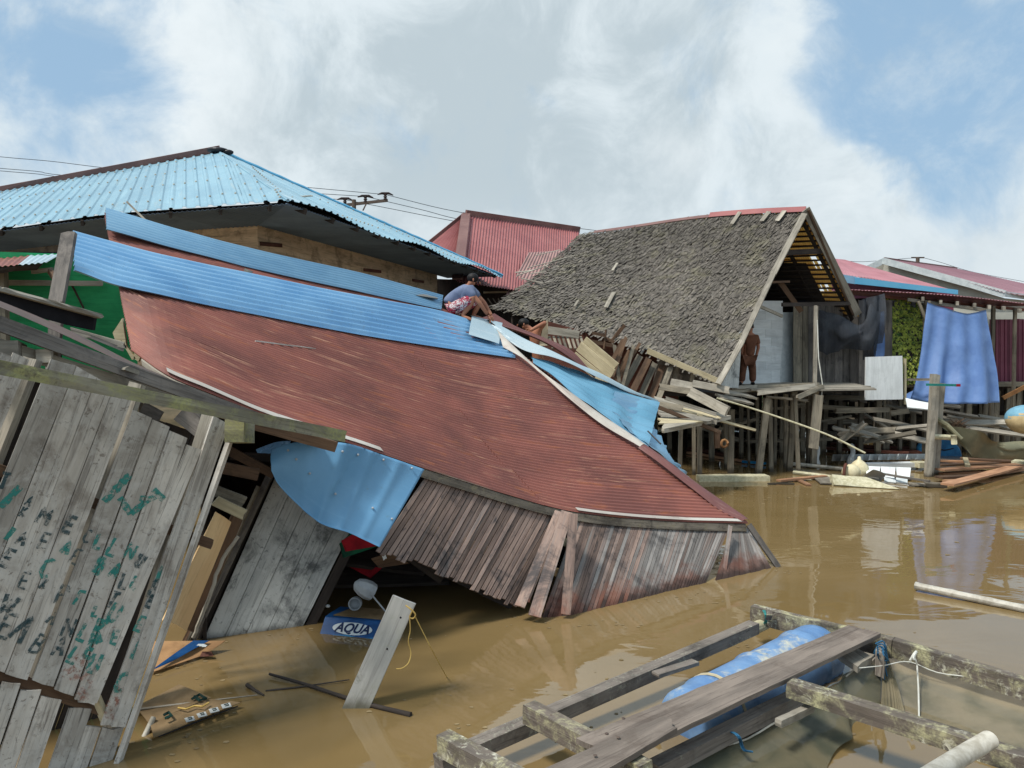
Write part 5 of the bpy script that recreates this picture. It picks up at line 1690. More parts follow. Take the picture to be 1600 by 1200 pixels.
for i in range(len(tops) - 1):
    t0, t1 = topP(tops[i] + .3), topP(tops[i + 1] - .25)
    b0_ = botW(bots[i] + .5, wly(bots[i]), .35, t0); b1_ = botW(bots[i + 1] - .2, wly(bots[i + 1]), .35, t1)
    if i == 6:
        b0_, b1_ = t0.lerp(b0_, .72), t1.lerp(b1_, .72)
    MB().board(t0, t1, b1_, b0_, .018, 6, 1, .004, None, .003).build('wall_board', 'siding wood' if i < 18 and i % 4 else 'grey siding wood', mh)
tp2 = [1147, 1150, 1153, 1156, 1158.5, 1160.5, 1162.5, 1164, 1165.5, 1167, 1168.5]
bt2 = [1118, 1128, 1138, 1147, 1156, 1165, 1173, 1181, 1189, 1197, 1205]
for i in range(len(tp2) - 1):
    x0, x1 = 1142 + (1168 - 1142) * i / 10, 1142 + (1168 - 1142) * (i + 1) / 10
    t0, t1 = topP(x0), topP(x1)
    b0_ = botW(bt2[i], wly(bt2[i]), .35, t0); b1_ = botW(bt2[i + 1] - .6, wly(bt2[i + 1]), .35, t1)
    MB().board(t0, t1, b1_, b0_, .018, 6, 1, .004, None, .003).build('wall_board', 'grey siding wood', mh)
MB().plank(P(1141, 822, 9.75), P(1130, 904, 9.3), .05, .03, V((1, 0, 0)), 4).build('wall_board', 'grey siding wood', mh)
MB().plank(P(1170, 820, 9.95), P(1216, 886, 9.75), .07, .04, V((1, 0, 0)), 4).build('corner_board', 'grey wall wood', mh)
# battens behind the wall
for (fr, mt) in ((.30, 'pale wood'), (.62, 'plywood')):
    pts = []
    for xt, xb, hang in ((670, 0, 1), (780, 0, 1), (880, 0, 1)):
        t0 = topP(xt); f_ = (xt - 662) / 222.
        b0_ = bl0.lerp(bl1, f_)
        pts.append(t0.lerp(b0_, fr) + V((0, .07, -.01)))
    t0 = topP(925); b0_ = W(872, 962); pts.append(t0.lerp(b0_, fr) + V((0, .09, -.02)))
    for a, b in zip(pts, pts[1:]):
        MB().plank(a, b, .09, .035, V((0, 0, 1)), 2).build('wall_batten', mt, mh)
for (x0, y0, x1, y1, Y) in ((630, 862, 690, 905, 7.75), (690, 890, 800, 945, 8.0), (740, 960, 830, 975, 8.4)):
    MB().plank(P(x0, y0, Y), P(x1, y1, Y + .2), .10, .05, V((0, 0, 1)), 3).build('floor_joist', 'dark wood', mh)
# rafters, posts and the far inner wall in the dark
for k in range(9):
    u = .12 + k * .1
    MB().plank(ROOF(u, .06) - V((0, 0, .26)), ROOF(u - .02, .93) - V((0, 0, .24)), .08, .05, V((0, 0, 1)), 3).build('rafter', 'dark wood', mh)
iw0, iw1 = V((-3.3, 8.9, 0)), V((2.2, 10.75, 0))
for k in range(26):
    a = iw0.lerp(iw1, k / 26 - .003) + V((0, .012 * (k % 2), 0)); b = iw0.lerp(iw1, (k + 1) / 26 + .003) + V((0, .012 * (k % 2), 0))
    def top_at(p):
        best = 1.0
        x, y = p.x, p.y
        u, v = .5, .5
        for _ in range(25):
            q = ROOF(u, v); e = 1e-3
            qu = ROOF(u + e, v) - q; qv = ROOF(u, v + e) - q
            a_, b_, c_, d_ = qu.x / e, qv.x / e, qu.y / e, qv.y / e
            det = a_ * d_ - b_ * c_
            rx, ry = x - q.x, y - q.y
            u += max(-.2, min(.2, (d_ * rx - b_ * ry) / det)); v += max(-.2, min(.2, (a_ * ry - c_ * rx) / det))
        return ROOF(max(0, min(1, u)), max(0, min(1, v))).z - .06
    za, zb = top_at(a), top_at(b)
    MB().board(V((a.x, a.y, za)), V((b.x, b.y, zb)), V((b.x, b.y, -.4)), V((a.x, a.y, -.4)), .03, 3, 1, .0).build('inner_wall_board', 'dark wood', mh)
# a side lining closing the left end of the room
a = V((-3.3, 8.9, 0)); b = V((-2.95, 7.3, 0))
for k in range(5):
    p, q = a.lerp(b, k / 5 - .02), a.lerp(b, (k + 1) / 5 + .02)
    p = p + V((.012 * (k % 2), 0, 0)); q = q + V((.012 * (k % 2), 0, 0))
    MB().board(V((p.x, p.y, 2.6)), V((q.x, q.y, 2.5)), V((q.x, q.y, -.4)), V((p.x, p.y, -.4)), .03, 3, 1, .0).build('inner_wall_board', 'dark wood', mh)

# ---- whitewashed end wall leaning into the water
tp = [(452, 722), (478, 742), (507, 765), (536, 788), (566, 806)]
wt0 = P(448, 700, 7.15)
Wpl = Plane(P(440, 735, 7.8), W(325, 998), W(473, 978))
seamT = [(448, 705), (474, 722), (500, 740), (522, 758), (546, 776), (566, 792)]
seamB = [(318, 1000), (352, 993), (386, 988), (418, 984), (446, 981), (474, 978)]
for i in range(5):
    tl, tr = Wpl(seamT[i][0] + .4, seamT[i][1]), Wpl(seamT[i + 1][0] - .4, seamT[i + 1][1])
    bl_, br_ = Wpl(seamB[i][0] + .4, seamB[i][1]), Wpl(seamB[i + 1][0] - .4, seamB[i + 1][1])
    bl_ = bl_ + (bl_ - tl).normalized() * .35; br_ = br_ + (br_ - tr).normalized() * .35
    MB().board(tl, tr, br_, bl_, .03, 7, 2, .01, .45 + R.uniform(-.15, .15), .002).build('wall_board', 'whitewashed wood', mh)
e0, e1 = Wpl(566, 792, -.0), Wpl(474, 978, 0)
e1 = e1 + (e1 - e0).normalized() * .3
MB().plank(e0 + V((.05, .08, -.02)), e1 + V((.05, .08, 0)), .10, .10, V((1, .4, 0)), 4).build('corner_post', 'dark wood', mh)
for (xt, yt, xb, yb, w, off, mt) in ((428, 730, 300, 1000, .06, .04, 'grey wall wood'), (420, 742, 290, 1000, .035, .02, 'brown wood'), (436, 716, 312, 1000, .04, -.05, 'dark wood'), (404, 760, 298, 996, .03, .08, 'stilt wood')):
    a = Wpl(xt, yt, off); b = Wpl(xb, yb, off); b = b + (b - a).normalized() * .3
    MB().plank(a, b, w, .05, V((1, 0, 0)), 5, .01, .006).build('frame_post', mt, mh)
# crumpled blue sheet on the corner
cr = quad(P(440, 694, 7.05), P(664, 733, 7.62), P(594, 854, 7.0), P(424, 733, 6.85))
A_ = curve([P(424, 702, 6.95), P(470, 690, 7.0), P(540, 692, 7.1), P(600, 712, 7.35), P(663, 734, 7.6)])
B_ = curve([P(425, 735, 6.80), P(440, 765, 6.80), P(495, 815, 6.85), P(545, 832, 6.95), P(594, 854, 7.05)])
def CR(u, v):
    p = A_(u).lerp(B_(u), v)
    fold = -.05 * math.exp(-((u - .50) / .035) ** 2) - .035 * math.exp(-((u - .68) / .03) ** 2) - .035 * math.exp(-((u - .85) / .03) ** 2) - .02 * math.exp(-((u - .30 - .1 * v) / .03) ** 2)
    return p + V((.3, -.9, .1)) * (-fold) * .55 + V((0, -.03 * math.sin(u * 5 + v * 3), 0))
MB().sheet(CR, 70, 30, 0, 1, .003, L=1.6, Wd=.9, dent=.022, seed=21).build('wall_sheet', 'crumpled blue sheet', mh, label='crumpled blue metal sheet nailed over the corner', smooth=True)
for (x, y) in ((451, 703), (464, 717), (485, 739), (525, 771), (583, 793), (613, 810), (560, 710), (600, 718), (644, 731), (536, 705)):
    p = onsurf(CR, x, y, 0)
    MB().ball(p + V((0, -.02, .0)), .012, 8, 5).build('nail_head', 'grey plastic', mh)
A_ = curve([P(400, 702, 7.3), P(430, 692, 7.3), P(455, 690, 7.2)]); B_ = curve([P(405, 716, 7.2), P(430, 722, 7.1), P(450, 704, 7.0)])
MB().sheet(lambda u, v: A_(u).lerp(B_(u), v), 8, 4, 0, 1, .003, dent=.02).build('wall_sheet', 'blue sheet', mh, label='bent end of blue sheet behind the brown beam')
# roof edge fragments at the upper left corner
for q in (((176, 520), (191, 497), (198, 545), (180, 532)), ((188, 530), (197, 540), (212, 560), (206, 562)), ((210, 545), (220, 556), (216, 565), (209, 560))):
    mb = MB(); a = [P(x, y, 7.3) for x, y in q]
    mb.prism(a, [p + V((.0, .03, 0)) for p in a]); mb.build('broken_board', 'pale wood', mh)
lp = MB().plank(P(108, 365, 7.9), P(88, 474, 7.6), .14, .05, V((1, 0, 0)), 5, .02).build('leaning_post', 'grey wall wood'); tag(lp, 'dark weathered post leaning beside the end of the blue sheet', 'post')
a = P(88, 474, 7.6)
MB().plank(P(90, 470, 7.62), V((a.x - .3, a.y - .1, -.5)), .12, .05, V((1, 0, 0)), 4).build('lower_post', 'grey wall wood', lp)

# ================================================================ GRAFFITI SHED (left foreground)
gs = thing('graffiti_shed', 'leaning grey plank shed wall with teal painted letters', 'shed', (-2.9, 5.2, 0))
SP = Plane(P(180, 1200, 5.1), P(355, 690, 5.6), P(0, 600, 4.72))
def slope(x): return .335 + .09 * max(0, min(1, (355 - x) / 355.))
def downx(x, y, yb): return x - slope(x) * (yb - y)
def ybr(x): return 1052 + x * .31
def cutpt(x, y):
    """follow a seam down to the lower edge of the upper tier"""
    yb = 1100.
    for _ in range(12):
        yb = ybr(downx(x, y, yb))
    return downx(x, y, yb), yb
up_t = [(-150, 500, -118, 510), (-116, 512, -84, 520), (-82, 520, -48, 530), (-46, 532, -14, 545), (-12, 548, 18, 556), (20, 552, 46, 562),
        (80, 560, 119, 570), (120, 572, 151, 590), (152, 590, 178, 604), (179, 604, 209, 616), (209, 640, 238, 652), (239, 656, 265, 668), (266, 672, 293, 684), (293, 694, 315, 703), (316, 706, 338, 714)]
for i, (x0, y0, x1, y1) in enumerate(up_t):
    bx0, by0 = cutpt(x0, y0); bx1, by1 = cutpt(x1, y1)
    if i == len(up_t) - 1 or i == len(up_t) - 2:
        by0 = by1 = 1136; bx0 = downx(x0, y0, 1136); bx1 = downx(x1, y1, 1136)
        if i == len(up_t) - 2:
            by0 = by1 = 1100
            bx0, bx1 = 122, 152
        else:
            bx0, bx1 = 158, 190
    st = R.uniform(-5, 5)
    MB().board(SP(x0, y0), SP(x1, y1), SP(bx1, by1 + st), SP(bx0, by0 + st), .022, 8, 2, .006, None, .002).build('wall_board', 'shed wood', gs)
MB().board(SP(334, 650, .015), SP(358, 662, .015), SP(196, 1136, .015), SP(174, 1136, .015), .03, 8, 2, .004, .6, .001).build('wall_board', 'shed wood', gs)
MB().plank(SP(359, 688, .02), SP(183, 1196, .02), .032, .06, V((1, 0, 0)), 8, .004, .002, .8).build('corner_batten', 'shed wood', gs)
# lower tier
for (x0, y0, x1, y1) in ((-120, 1030, -88, 1042), (-86, 1040, -56, 1050), (-54, 1048, -28, 1058), (-26, 1062, 2, 1068), (3, 1068, 32, 1069), (33, 1078, 64, 1080), (65, 1086, 97, 1092), (108, 1107, 143, 1109), (132, 1133, 158, 1136), (160, 1138, 193, 1138)):
    MB().board(SP(x0, y0, -.03), SP(x1, y1, -.03), SP(x1 - .34 * 230, y1 + 230, -.03), SP(x0 - .34 * 230, y0 + 230, -.03), .022, 5, 2, .012, None, .003).build('wall_board', 'shed wood', gs)
for (x0, y0, x1, y1, w) in ((-40, 1040, 200, 1122, .07), (-100, 700, 330, 850, .07)):
    MB().plank(SP(x0, y0, -.075), SP(x1, y1, -.075), w, .05, V((0, 0, 1)), 4).build('rail', 'brown wood', gs)
MB().plank(SP(150, 1090, -.05), SP(165, 1125, -.05), .05, .04, V((1, 0, 0)), 1).build('broken_stub', 'pale wood', gs)
# inside frame: studs, plates, dark back boards
for (xt, yt, xb, yb) in ((52, 560, -120, 1000), (330, 640, 170, 1150), (215, 600, 40, 1100)):
    a, b = SP(xt, yt, -.16), SP(xb, yb, -.16)
    MB().plank(a, b, .09, .07, V((1, 0, 0)), 3).build('stud', 'weathered wood', gs)
for i in range(12):
    x = -160 + i * 42
    a = SP(x, 520 + i * 14, -.75); b = SP(x + 40, 534 + i * 14, -.75)
    dn = (SP(180, 1200) - SP(355, 690)).normalized() * 3.0
    MB().board(a, b, b + dn, a + dn, .03, 3, 1, 0).build('inner_wall_board', 'dark wood', gs)
for (x0, y0, x1, y1, Y, mt, w) in ((222, 640, 250, 655, 5.9, 'grey wall wood', .12), (285, 640, 325, 672, 6.0, 'grey wall wood', .2)):
    MB().plank(P(x0, y0, Y), P(x1, y1, Y), w, .03, V((0, 0, 1)), 2).build('inner_board', mt, gs)
# plate blocks above the boards
for (x, y, Y, s_, dx) in ((14, 544, 4.95, .10, 30), (68, 556, 5.15, .09, 24)):
    MB().plank(P(x, y, Y), P(x + dx * .5, y + dx * .22, Y + .35), s_, s_, V((0, 0, 1)), 1).build('beam_end', 'weathered wood', gs)
MB().plank(P(366, 673, 5.35), P(384, 676, 5.75), .16, .13, V((0, 0, 1)), 2, .01).build('beam_end', 'mossy wood', gs)
# shed roof: two long eave timbers, sheet above, gutter piece
MB().plank(P(-120, 462, 4.6), P(500, 690, 6.9), .095, .05, V((0, 0, 1)), 10, .01, .006).build('eave_timber', 'grey wall wood', gs)
MB().plank(P(-120, 504, 4.7), P(410, 664, 6.6), .085, .05, V((0, 0, 1)), 8, .01, .006).build('eave_timber', 'weathered wood', gs)
A_ = curve([P(-120, 446, 5.0), P(20, 492, 5.6), P(120, 530, 6.1), P(210, 572, 6.5), P(280, 598, 6.7)])
B_ = curve([P(-120, 452, 4.6), P(0, 494, 5.0), P(100, 532, 5.4), P(200, 574, 5.8), P(300, 612, 6.2)])
mb = MB(); mb.sheet(lambda u, v: A_(u).lerp(B_(u), v) + V((0, 0, .08 * (1 - u))), 60, 10, .008, .08, .002, L=2, Wd=1).build('roof_sheet', 'old brown sheet', gs)
A2 = curve([P(-120, 470, 4.6), P(100, 540, 5.3), P(300, 614, 6.15), P(500, 688, 6.9)])
MB().sheet(lambda u, v: A2(u) + V((0, -.0, -.03)) + V((-.1, .5, -.02)) * v, 30, 4, .0, .08, .003, L=4, Wd=.5).build('under_roof_sheet', 'grey sheet', gs)
for (x0, y0, x1, y1, w, mt) in ((158, 563, 196, 576, .055, 'mossy wood'), (195, 575, 214, 582, .035, 'weathered wood'), (140, 525, 192, 546, .03, 'grey wall wood'), (110, 516, 196, 540, .05, 'weathered wood')):
    Y = 5.5 if y0 > 560 else 6.6
    MB().plank(P(x0, y0, Y), P(x1, y1, Y + .1), w, .04, V((0, 0, 1)), 2, .02).build('roof_scrap', mt, gs)
mb = MB(); a = [P(-120, 412, 6.0), P(0, 455, 6.4), P(105, 481, 6.9), P(147, 497, 7.1), P(144, 516, 7.1), P(105, 508, 6.9), P(0, 479, 6.4), P(-120, 450, 6.0)]
mb.prism(a, [p + V((.0, .05, 0)) for p in a]); fb = mb.build('fallen_gutter', 'dark void'); tag(fb, 'dark fallen gutter board with pale splintered top edge', 'board')
mb = MB(); mb.plank(P(-120, 409, 5.98), P(0, 452, 6.38), .035, .08, V((0, 0, 1)), 3, .01); mb.plank(P(0, 452, 6.38), P(155, 494, 7.1), .04, .08, V((0, 0, 1)), 8, .03, .012); mb.build('splintered_edge', 'weathered wood', fb)
# mossy beam across the front
mo = MB().plank(P(-60, 562, 4.35), P(536, 681, 5.75), .085, .10, V((0, 0, 1)), 12, .004, .006).build('mossy_beam', 'mossy wood'); tag(mo, 'long mossy green beam lying across the graffiti wall', 'beam')
mo2 = MB().plank(P(372, 656, 5.95), P(524, 698, 6.25), .085, .09, V((0, 0, 1)), 4, .01, .004).build('brown_beam', 'brown wood'); tag(mo2, 'short brown beam end directly beneath the mossy beam', 'beam')
# framing in the gap between shed and whitewashed wall
for (x0, y0, x1, y1, Y, w, mt, lb) in (
    (345, 730, 405, 742, 6.6, .10, 'brown wood', 'upper brown brace in the gap between shed and whitewashed wall'),
    (332, 765, 382, 784, 6.5, .09, 'stilt wood', 'grey brace with nail holes in the gap beside the shed'),
    (336, 782, 382, 804, 6.4, .085, 'pale wood', 'pale nailed block across the gap beside the shed'),
    (350, 700, 430, 742, 6.9, .08, 'brown wood', 'slanting brown timber behind the blue sheet corner'),
    (360, 712, 440, 716, 7.0, .07, 'dark wood', 'dark timber above the gap beside the shed')):
    o = MB().plank(P(x0, y0, Y), P(x1, y1, Y + .1), w, .05, V((0, 0, 1)), 3, .01).build('brace', mt); tag(o, lb, 'timber', 'timbers in the gap beside the shed')
o = MB().board(P(338, 800, 6.4), P(362, 815, 6.5), P(292, 985, 6.3), P(255, 968, 6.2), .02, 4, 2, .01, .8).build('plywood_sheet', 'plywood'); tag(o, 'sunlit tan plywood standing in the gap beside the shed', 'plywood')
o = MB().board(P(364, 800, 6.7), P(382, 806, 6.75), P(305, 990, 6.5), P(284, 982, 6.45), .02, 4, 2, .01, .4).build('plywood_sheet', 'brown wood'); tag(o, 'brown board just right of the tan plywood', 'board')
mb = MB(); f = curve([P(372, 838, 6.5), P(345, 880, 6.45), P(330, 925, 6.4), P(314, 965, 6.4), P(302, 996, 6.4)])
mb.tube([f(i / 14) + V((.015 * pnoise(V((i * .9, 0, 0))), 0, 0)) for i in range(15)], .016, 6); o = mb.build('branch', 'weathered wood'); tag(o, 'thin broken branch standing beside the plywood', 'branch')

# ---- hand painted letters
GL = {'I': [[(0, -1), (0, 1)]], 'L': [[(-.5, 1), (-.5, -1), (.55, -1)]], 'E': [[(.5, 1), (-.5, 1), (-.5, -1), (.55, -1)], [(-.5, 0), (.35, 0)]],
      'A': [[(-.6, -1), (0, 1), (.6, -1)], [(-.35, -.25), (.35, -.25)]], 'N': [[(-.55, -1), (-.55, 1), (.55, -1), (.55, 1)]],
      'M': [[(-.7, -1), (-.6, 1), (0, -.1), (.6, 1), (.7, -1)]], 'P': [[(-.4, -1), (-.4, 1), (.35, .9), (.5, .45), (.3, .05), (-.4, 0)]],
      'B': [[(-.45, -1), (-.45, 1), (.3, .9), (.4, .5), (.25, .1), (-.4, .02)], [(-.1, .05), (.45, -.25), (.45, -.75), (.2, -1), (-.45, -1)]],
      'T': [[(-.6, 1), (.6, 1)], [(0, 1), (0, -1)]], 'U': [[(-.5, 1), (-.5, -.6), (-.2, -1), (.3, -1), (.5, -.6), (.5, 1)]],
      'K': [[(-.4, -1), (-.4, 1)], [(.5, 1), (-.35, 0), (.5, -1)]], 'W': [[(-.8, 1), (-.4, -1), (0, .5), (.4, -1), (.8, 1)]],
      'C': [[(.5, .8), (0, 1), (-.45, .6), (-.5, -.5), (-.1, -1), (.5, -.8)]], 'F': [[(.5, 1), (-.45, 1), (-.45, -1)], [(-.45, 0), (.3, 0)]],
      'R': [[(-.4, -1), (-.4, 1), (.35, .9), (.45, .45), (.2, .05), (-.4, 0)], [(0, 0), (.5, -1)]], 'X': [[(-.5, 1), (.5, -1)], [(.5, 1), (-.5, -1)]],
      '^': [[(-.8, -.7), (0, 1), (.3, -1)]], 'J': [[(.0, 1), (1.1, .9)], [(.7, .9), (.2, .3), (-.4, .1)], [(.2, .3), (-.1, -.9)], [(-1.5, -.55), (-.1, -.9)]], '/': [[(-.25, -1), (.45, 1)]]}
gdir = (SP(355, 690) - SP(180, 1200)).normalized()
def letter(ch_, px, py, h, dark=0, w=.017, rot=-.12):
    mb = MB()
    c0 = SP(px, py, .004)
    upv = gdir
    rt = upv.cross(SP.n).normalized()
    if rt.x < 0: rt = -rt
    rot += R.uniform(-.12, .12)
    rt, upv = rt * math.cos(rot) + upv * math.sin(rot), upv * math.cos(rot) - rt * math.sin(rot)
    hh = h / F * c0.y / 2 * 1.12
    for st in GL[ch_]:
        pts = [V((x * hh * .85 + R.uniform(-.06, .06) * hh, y * hh + R.uniform(-.06, .06) * hh, 0)) for x, y in st]
        fine = []
        for a, b in zip(pts, pts[1:]):
            n_ = max(2, int((b - a).length / .015))
            for i in range(n_): fine.append(a.lerp(b, i / n_))
        fine.append(pts[-1])
        L_, R_ = [], []
        for i, p in enumerate(fine):
            d = (fine[min(i + 1, len(fine) - 1)] - fine[max(0, i - 1)])
            if d.length < 1e-6: d = V((1, 0, 0))
            d.normalize(); s_ = V((-d.y, d.x, 0))
            ww = w * (.62 + .25 * pnoise(V((i * .5, px, py))))
            q1, q2 = p + s_ * ww, p - s_ * ww
            L_.append(c0 + rt * q1.x + upv * q1.y); R_.append(c0 + rt * q2.x + upv * q2.y)
        off = SP.n * (.0004 * len(mb.v) / 40)
        b0 = len(mb.v)
        for a, b in zip(L_, R_):
            mb.vert(a + off); mb.vert(b + off)
        for i in range(len(L_) - 1):
            mb.face([b0 + 2 * i, b0 + 2 * i + 1, b0 + 2 * i + 3, b0 + 2 * i + 2])
    mb.build('painted_letter', ('worn teal paint', 'worn dark paint', 'worn red paint')[dark], gs)
letter('/', 182, 762, 46, 0, .040); letter('J', 222, 785, 44, 0, .034, -.35); letter('/', 14, 776, 34, 0, .034, -.1)
for a in [('T', 6, 752, 22, 1), ('A', 46, 783, 14, 1, .010), ('K', 36, 800, 14, 1, .010), ('M', 70, 808, 22, 1, .018), ('E', 110, 820, 22, 1, .022), ('C', 137, 838, 18, 1, .012), ('L', 155, 846, 20, 0, .018),
          ('L', 178, 855, 24, 0), ('N', 204, 862, 22, 0, .016), ('U', 220, 876, 18, 1, .022), ('W', 267, 876, 18, 0, .014), ('N', 254, 899, 20, 0, .022), ('E', 12, 872, 24, 1, .020),
          ('A', 35, 842, 18, 1), ('/', 15, 834, 18, 0, .024), ('E', 70, 846, 22, 1, .014), ('A', 104, 856, 18, 0, .020), ('E', 119, 870, 20, 1, .012), ('B', 156, 884, 22, 0, .022),
          ('A', 180, 892, 20, 0, .020), ('L', 195, 908, 20, 1, .018), ('L', 212, 910, 18, 0, .016), ('E', 242, 920, 22, 1, .022), ('E', 236, 940, 16, 1, .018), ('C', 74, 888, 26, 0, .020),
          ('E', 38, 908, 22, 1, .012), ('X', 68, 912, 14, 1, .014), ('W', 14, 944, 24, 1, .022), ('P', 97, 930, 26, 1, .016), ('F', 125, 935, 20, 0, .018), ('L', 150, 955, 14, 0), ('T', 176, 938, 22, 1, .018),
          ('U', 180, 957, 24, 0, .020), ('E', 220, 975, 20, 0, .016), ('E', 12, 978, 34, 1, .018), ('^', 36, 985, 36, 1, .024), ('^', 82, 967, 18, 1, .016), ('N', 108, 980, 26, 1, .014), ('L', 133, 988, 24, 0, .020),
          ('K', 156, 986, 34, 0, .032), ('E', 180, 996, 18, 0, .016), ('E', 217, 1015, 24, 0, .018), ('B', 60, 1006, 26, 1, .014), ('A', 94, 1010, 26, 1, .018), ('L', 118, 1022, 24, 0, .018), ('E', 142, 1015, 22, 0, .022),
          ('U', 148, 1036, 26, 0, .022), ('C', 190, 1066, 26, 0, .022), ('A', 118, 1042, 34, 2, .050), ('E', 138, 1070, 30, 2, .050), ('E', 184, 1098, 34, 2, .055)]:
    letter(*a)
# ================================================================ PEOPLE
def hand(parent, wrist, dirv, side, up, s=1.0, curl=.5):
    """palm and five separate curled fingers"""
    dirv = dirv.normalized(); side = (side - dirv * side.dot(dirv)).normalized(); up = dirv.cross(side)
    vs = [wrist, wrist + dirv * .045 * s, wrist + dirv * .085 * s]; ed = [(0, 1), (1, 2)]
    o = skinned('hand', vs, ed, [(.026 * s, .017 * s), (.038 * s, .016 * s), (.036 * s, .014 * s)], 'skin', parent, 2)
    for i, ln in enumerate((.065, .075, .07, .055)):
        b0 = wrist + dirv * .08 * s + side * (.027 - .018 * i) * s
        p1 = b0 + dirv * ln * .45 * s + up * .01 * curl * s
        p2 = p1 + (dirv * (1 - curl * .6) + up * curl).normalized() * ln * .35 * s
        p3 = p2 + (dirv * (1 - curl) + up * curl * 1.2).normalized() * ln * .28 * s
        MB().tube([b0 - dirv * .02 * s, b0, p1, p2, p3], [.009 * s, .010 * s, .0092 * s, .0085 * s, .005 * s], 6).build('finger', 'skin', parent, smooth=True)
    t0 = wrist + dirv * .02 * s + side * .03 * s
    MB().tube([t0 - dirv * .01, t0, t0 + (dirv + side * .8).normalized() * .035 * s, t0 + (dirv * 1.2 + side * .5 + up * .3).normalized() * .065 * s], [.011 * s, .012 * s, .0105 * s, .006 * s], 6).build('thumb', 'skin', parent, smooth=True)

def face(parent, c, fwd, up, r=.1):
    """ears, nose, eyes, mouth on the head centred at c"""
    fwd = fwd.normalized(); sd = fwd.cross(up).normalized(); u2 = sd.cross(fwd)
    MB().tube([c + fwd * r * .86 + u2 * r * .15, c + fwd * r * 1.16 - u2 * r * .12, c + fwd * r * .95 - u2 * r * .2], [.008, .016, .01], 6).build('nose', 'skin', parent, smooth=True)
    for s_ in (-1, 1):
        MB().ball(c + sd * s_ * r * .80 - u2 * r * .02, .028, 8, 6, (.5, .9, 1.1)).build('ear', 'skin', parent, smooth=True)
        MB().ball(c + fwd * r * .88 + sd * s_ * r * .34 + u2 * r * .1, .012, 8, 6).build('eye', 'hair', parent, smooth=True)
    MB().tube([c + fwd * r * .9 - u2 * r * .48 - sd * .022, c + fwd * r * .94 - u2 * r * .48, c + fwd * r * .9 - u2 * r * .48 + sd * .022], .006, 5).build('mouth', 'red plastic', parent, smooth=True)

# --- squatting man on the roof
YS = 13.2
def M(px, py, d=0.0): return P(px, py, YS + d)
man = thing('person', 'person in slate shirt and patterned shorts squatting on the collapsed roof', 'person', tuple(onroof(725, 500, .02)))
pelv, belly, chest, neck, head = M(703, 483, .02), M(706, 470, .02), M(722, 455, .03), M(733, 447, .03), M(741, 437, .02)
verts = [pelv, belly, chest, neck, head,
         M(708, 484, -.12), M(743, 463, -.20), M(722, 494, -.16), M(738, 500, -.22),
         M(712, 484, .16), M(752, 466, .24), M(739, 494, .2), M(753, 498, .15),
         M(730, 453, -.16), M(749, 473, -.2), M(762, 492, -.10),
         M(735, 452, .22), M(757, 474, .25), M(768, 493, .10), M(733, 443, .03)]
edges = [(0, 1), (1, 2), (2, 3), (3, 4), (0, 5), (5, 6), (6, 7), (7, 8), (0, 9), (9, 10), (10, 11), (11, 12), (2, 13), (13, 14), (14, 15), (2, 16), (16, 17), (17, 18)]
radii = [.14, .125, .13, .055, .09, .10, .062, .042, .028, .10, .062, .042, .028, .065, .042, .030, .065, .042, .030]
skinned('body', verts[:19], edges, radii, 'skin', man)
skinned('shirt', [belly.lerp(pelv, .55), belly, chest, neck.lerp(chest, .35), verts[13], verts[13].lerp(verts[14], .62), verts[16], verts[16].lerp(verts[17], .62)],
        [(0, 1), (1, 2), (2, 3), (2, 4), (4, 5), (2, 6), (6, 7)], [.175, .165, .165, .09, .095, .075, .095, .075], 'slate shirt', man)
skinned('shorts', [pelv, belly.lerp(pelv, .6), verts[5], verts[5].lerp(verts[6], .45), verts[5].lerp(verts[6], .9), verts[9], verts[9].lerp(verts[10], .45), verts[9].lerp(verts[10], .88)],
        [(0, 1), (0, 2), (2, 3), (3, 4), (0, 5), (5, 6), (6, 7)], [.17, .155, .125, .115, .10, .125, .115, .10], 'patterned shorts', man)
MB().ball(head + V((-.025, .0, .030)), .100, 16, 10, (1.0, .92, .85)).build('hair', 'hair', man, smooth=True)
face(man, head + V((.01, -.0, -.01)), V((.85, -.25, -.4)), V((.2, 0, 1)))
hand(man, verts[15], V((.5, -.1, -1)), V((.3, -1, 0)), V((1, 0, 0)))
hand(man, verts[18], V((.3, -.3, -1)), V((-.3, -1, 0)), V((1, 0, 0)))
for a, b in ((verts[8], verts[7]), (verts[12], verts[11])):
    d = (a - b); d.z = 0; d.normalize()
    for i in range(5):
        s_ = d.cross(V((0, 0, 1))) * (.032 - .016 * i)
        MB().tube([a + s_ * .8 - d * .02, a + s_ + d * (.04 - .005 * i)], [.012, .009 if i else .012], 6).build('toe', 'skin', man, smooth=True)
MB().plank(M(762, 500, -.1), M(773, 509, -.15), .02, .02).build('tool', 'dark wood'); t_ = bpy.data.objects['tool']; tag(t_, 'small dark tool held by the squatting man', 'tool')

# --- second man behind the roof edge
Y2 = 15.0
def M2(px, py, d=0.0): return P(px, py, Y2 + d)
m2 = thing('person', 'shirtless person behind the roof edge with one arm bent up', 'person', tuple(M2(838, 600)))
vv = [M2(840, 590), M2(841, 560), M2(838, 528), M2(826, 512), M2(816, 507), M2(840, 517, -.12), M2(853, 503, -.2), M2(828, 517, -.3), M2(834, 524, .2), M2(830, 545, .1), M2(815, 540, -.1),
      M2(838, 600, -.1), M2(838, 640, -.1), M2(840, 675, -.1), M2(842, 600, .12), M2(842, 640, .12), M2(842, 675, .12)]
skinned('body', vv, [(0, 1), (1, 2), (2, 3), (3, 4), (2, 5), (5, 6), (6, 7), (2, 8), (8, 9), (9, 10), (0, 11), (11, 12), (12, 13), (0, 14), (14, 15), (15, 16)],
        [.13, .12, .13, .05, .088, .06, .045, .032, .06, .045, .03, .09, .06, .045, .09, .06, .045], 'skin', m2)
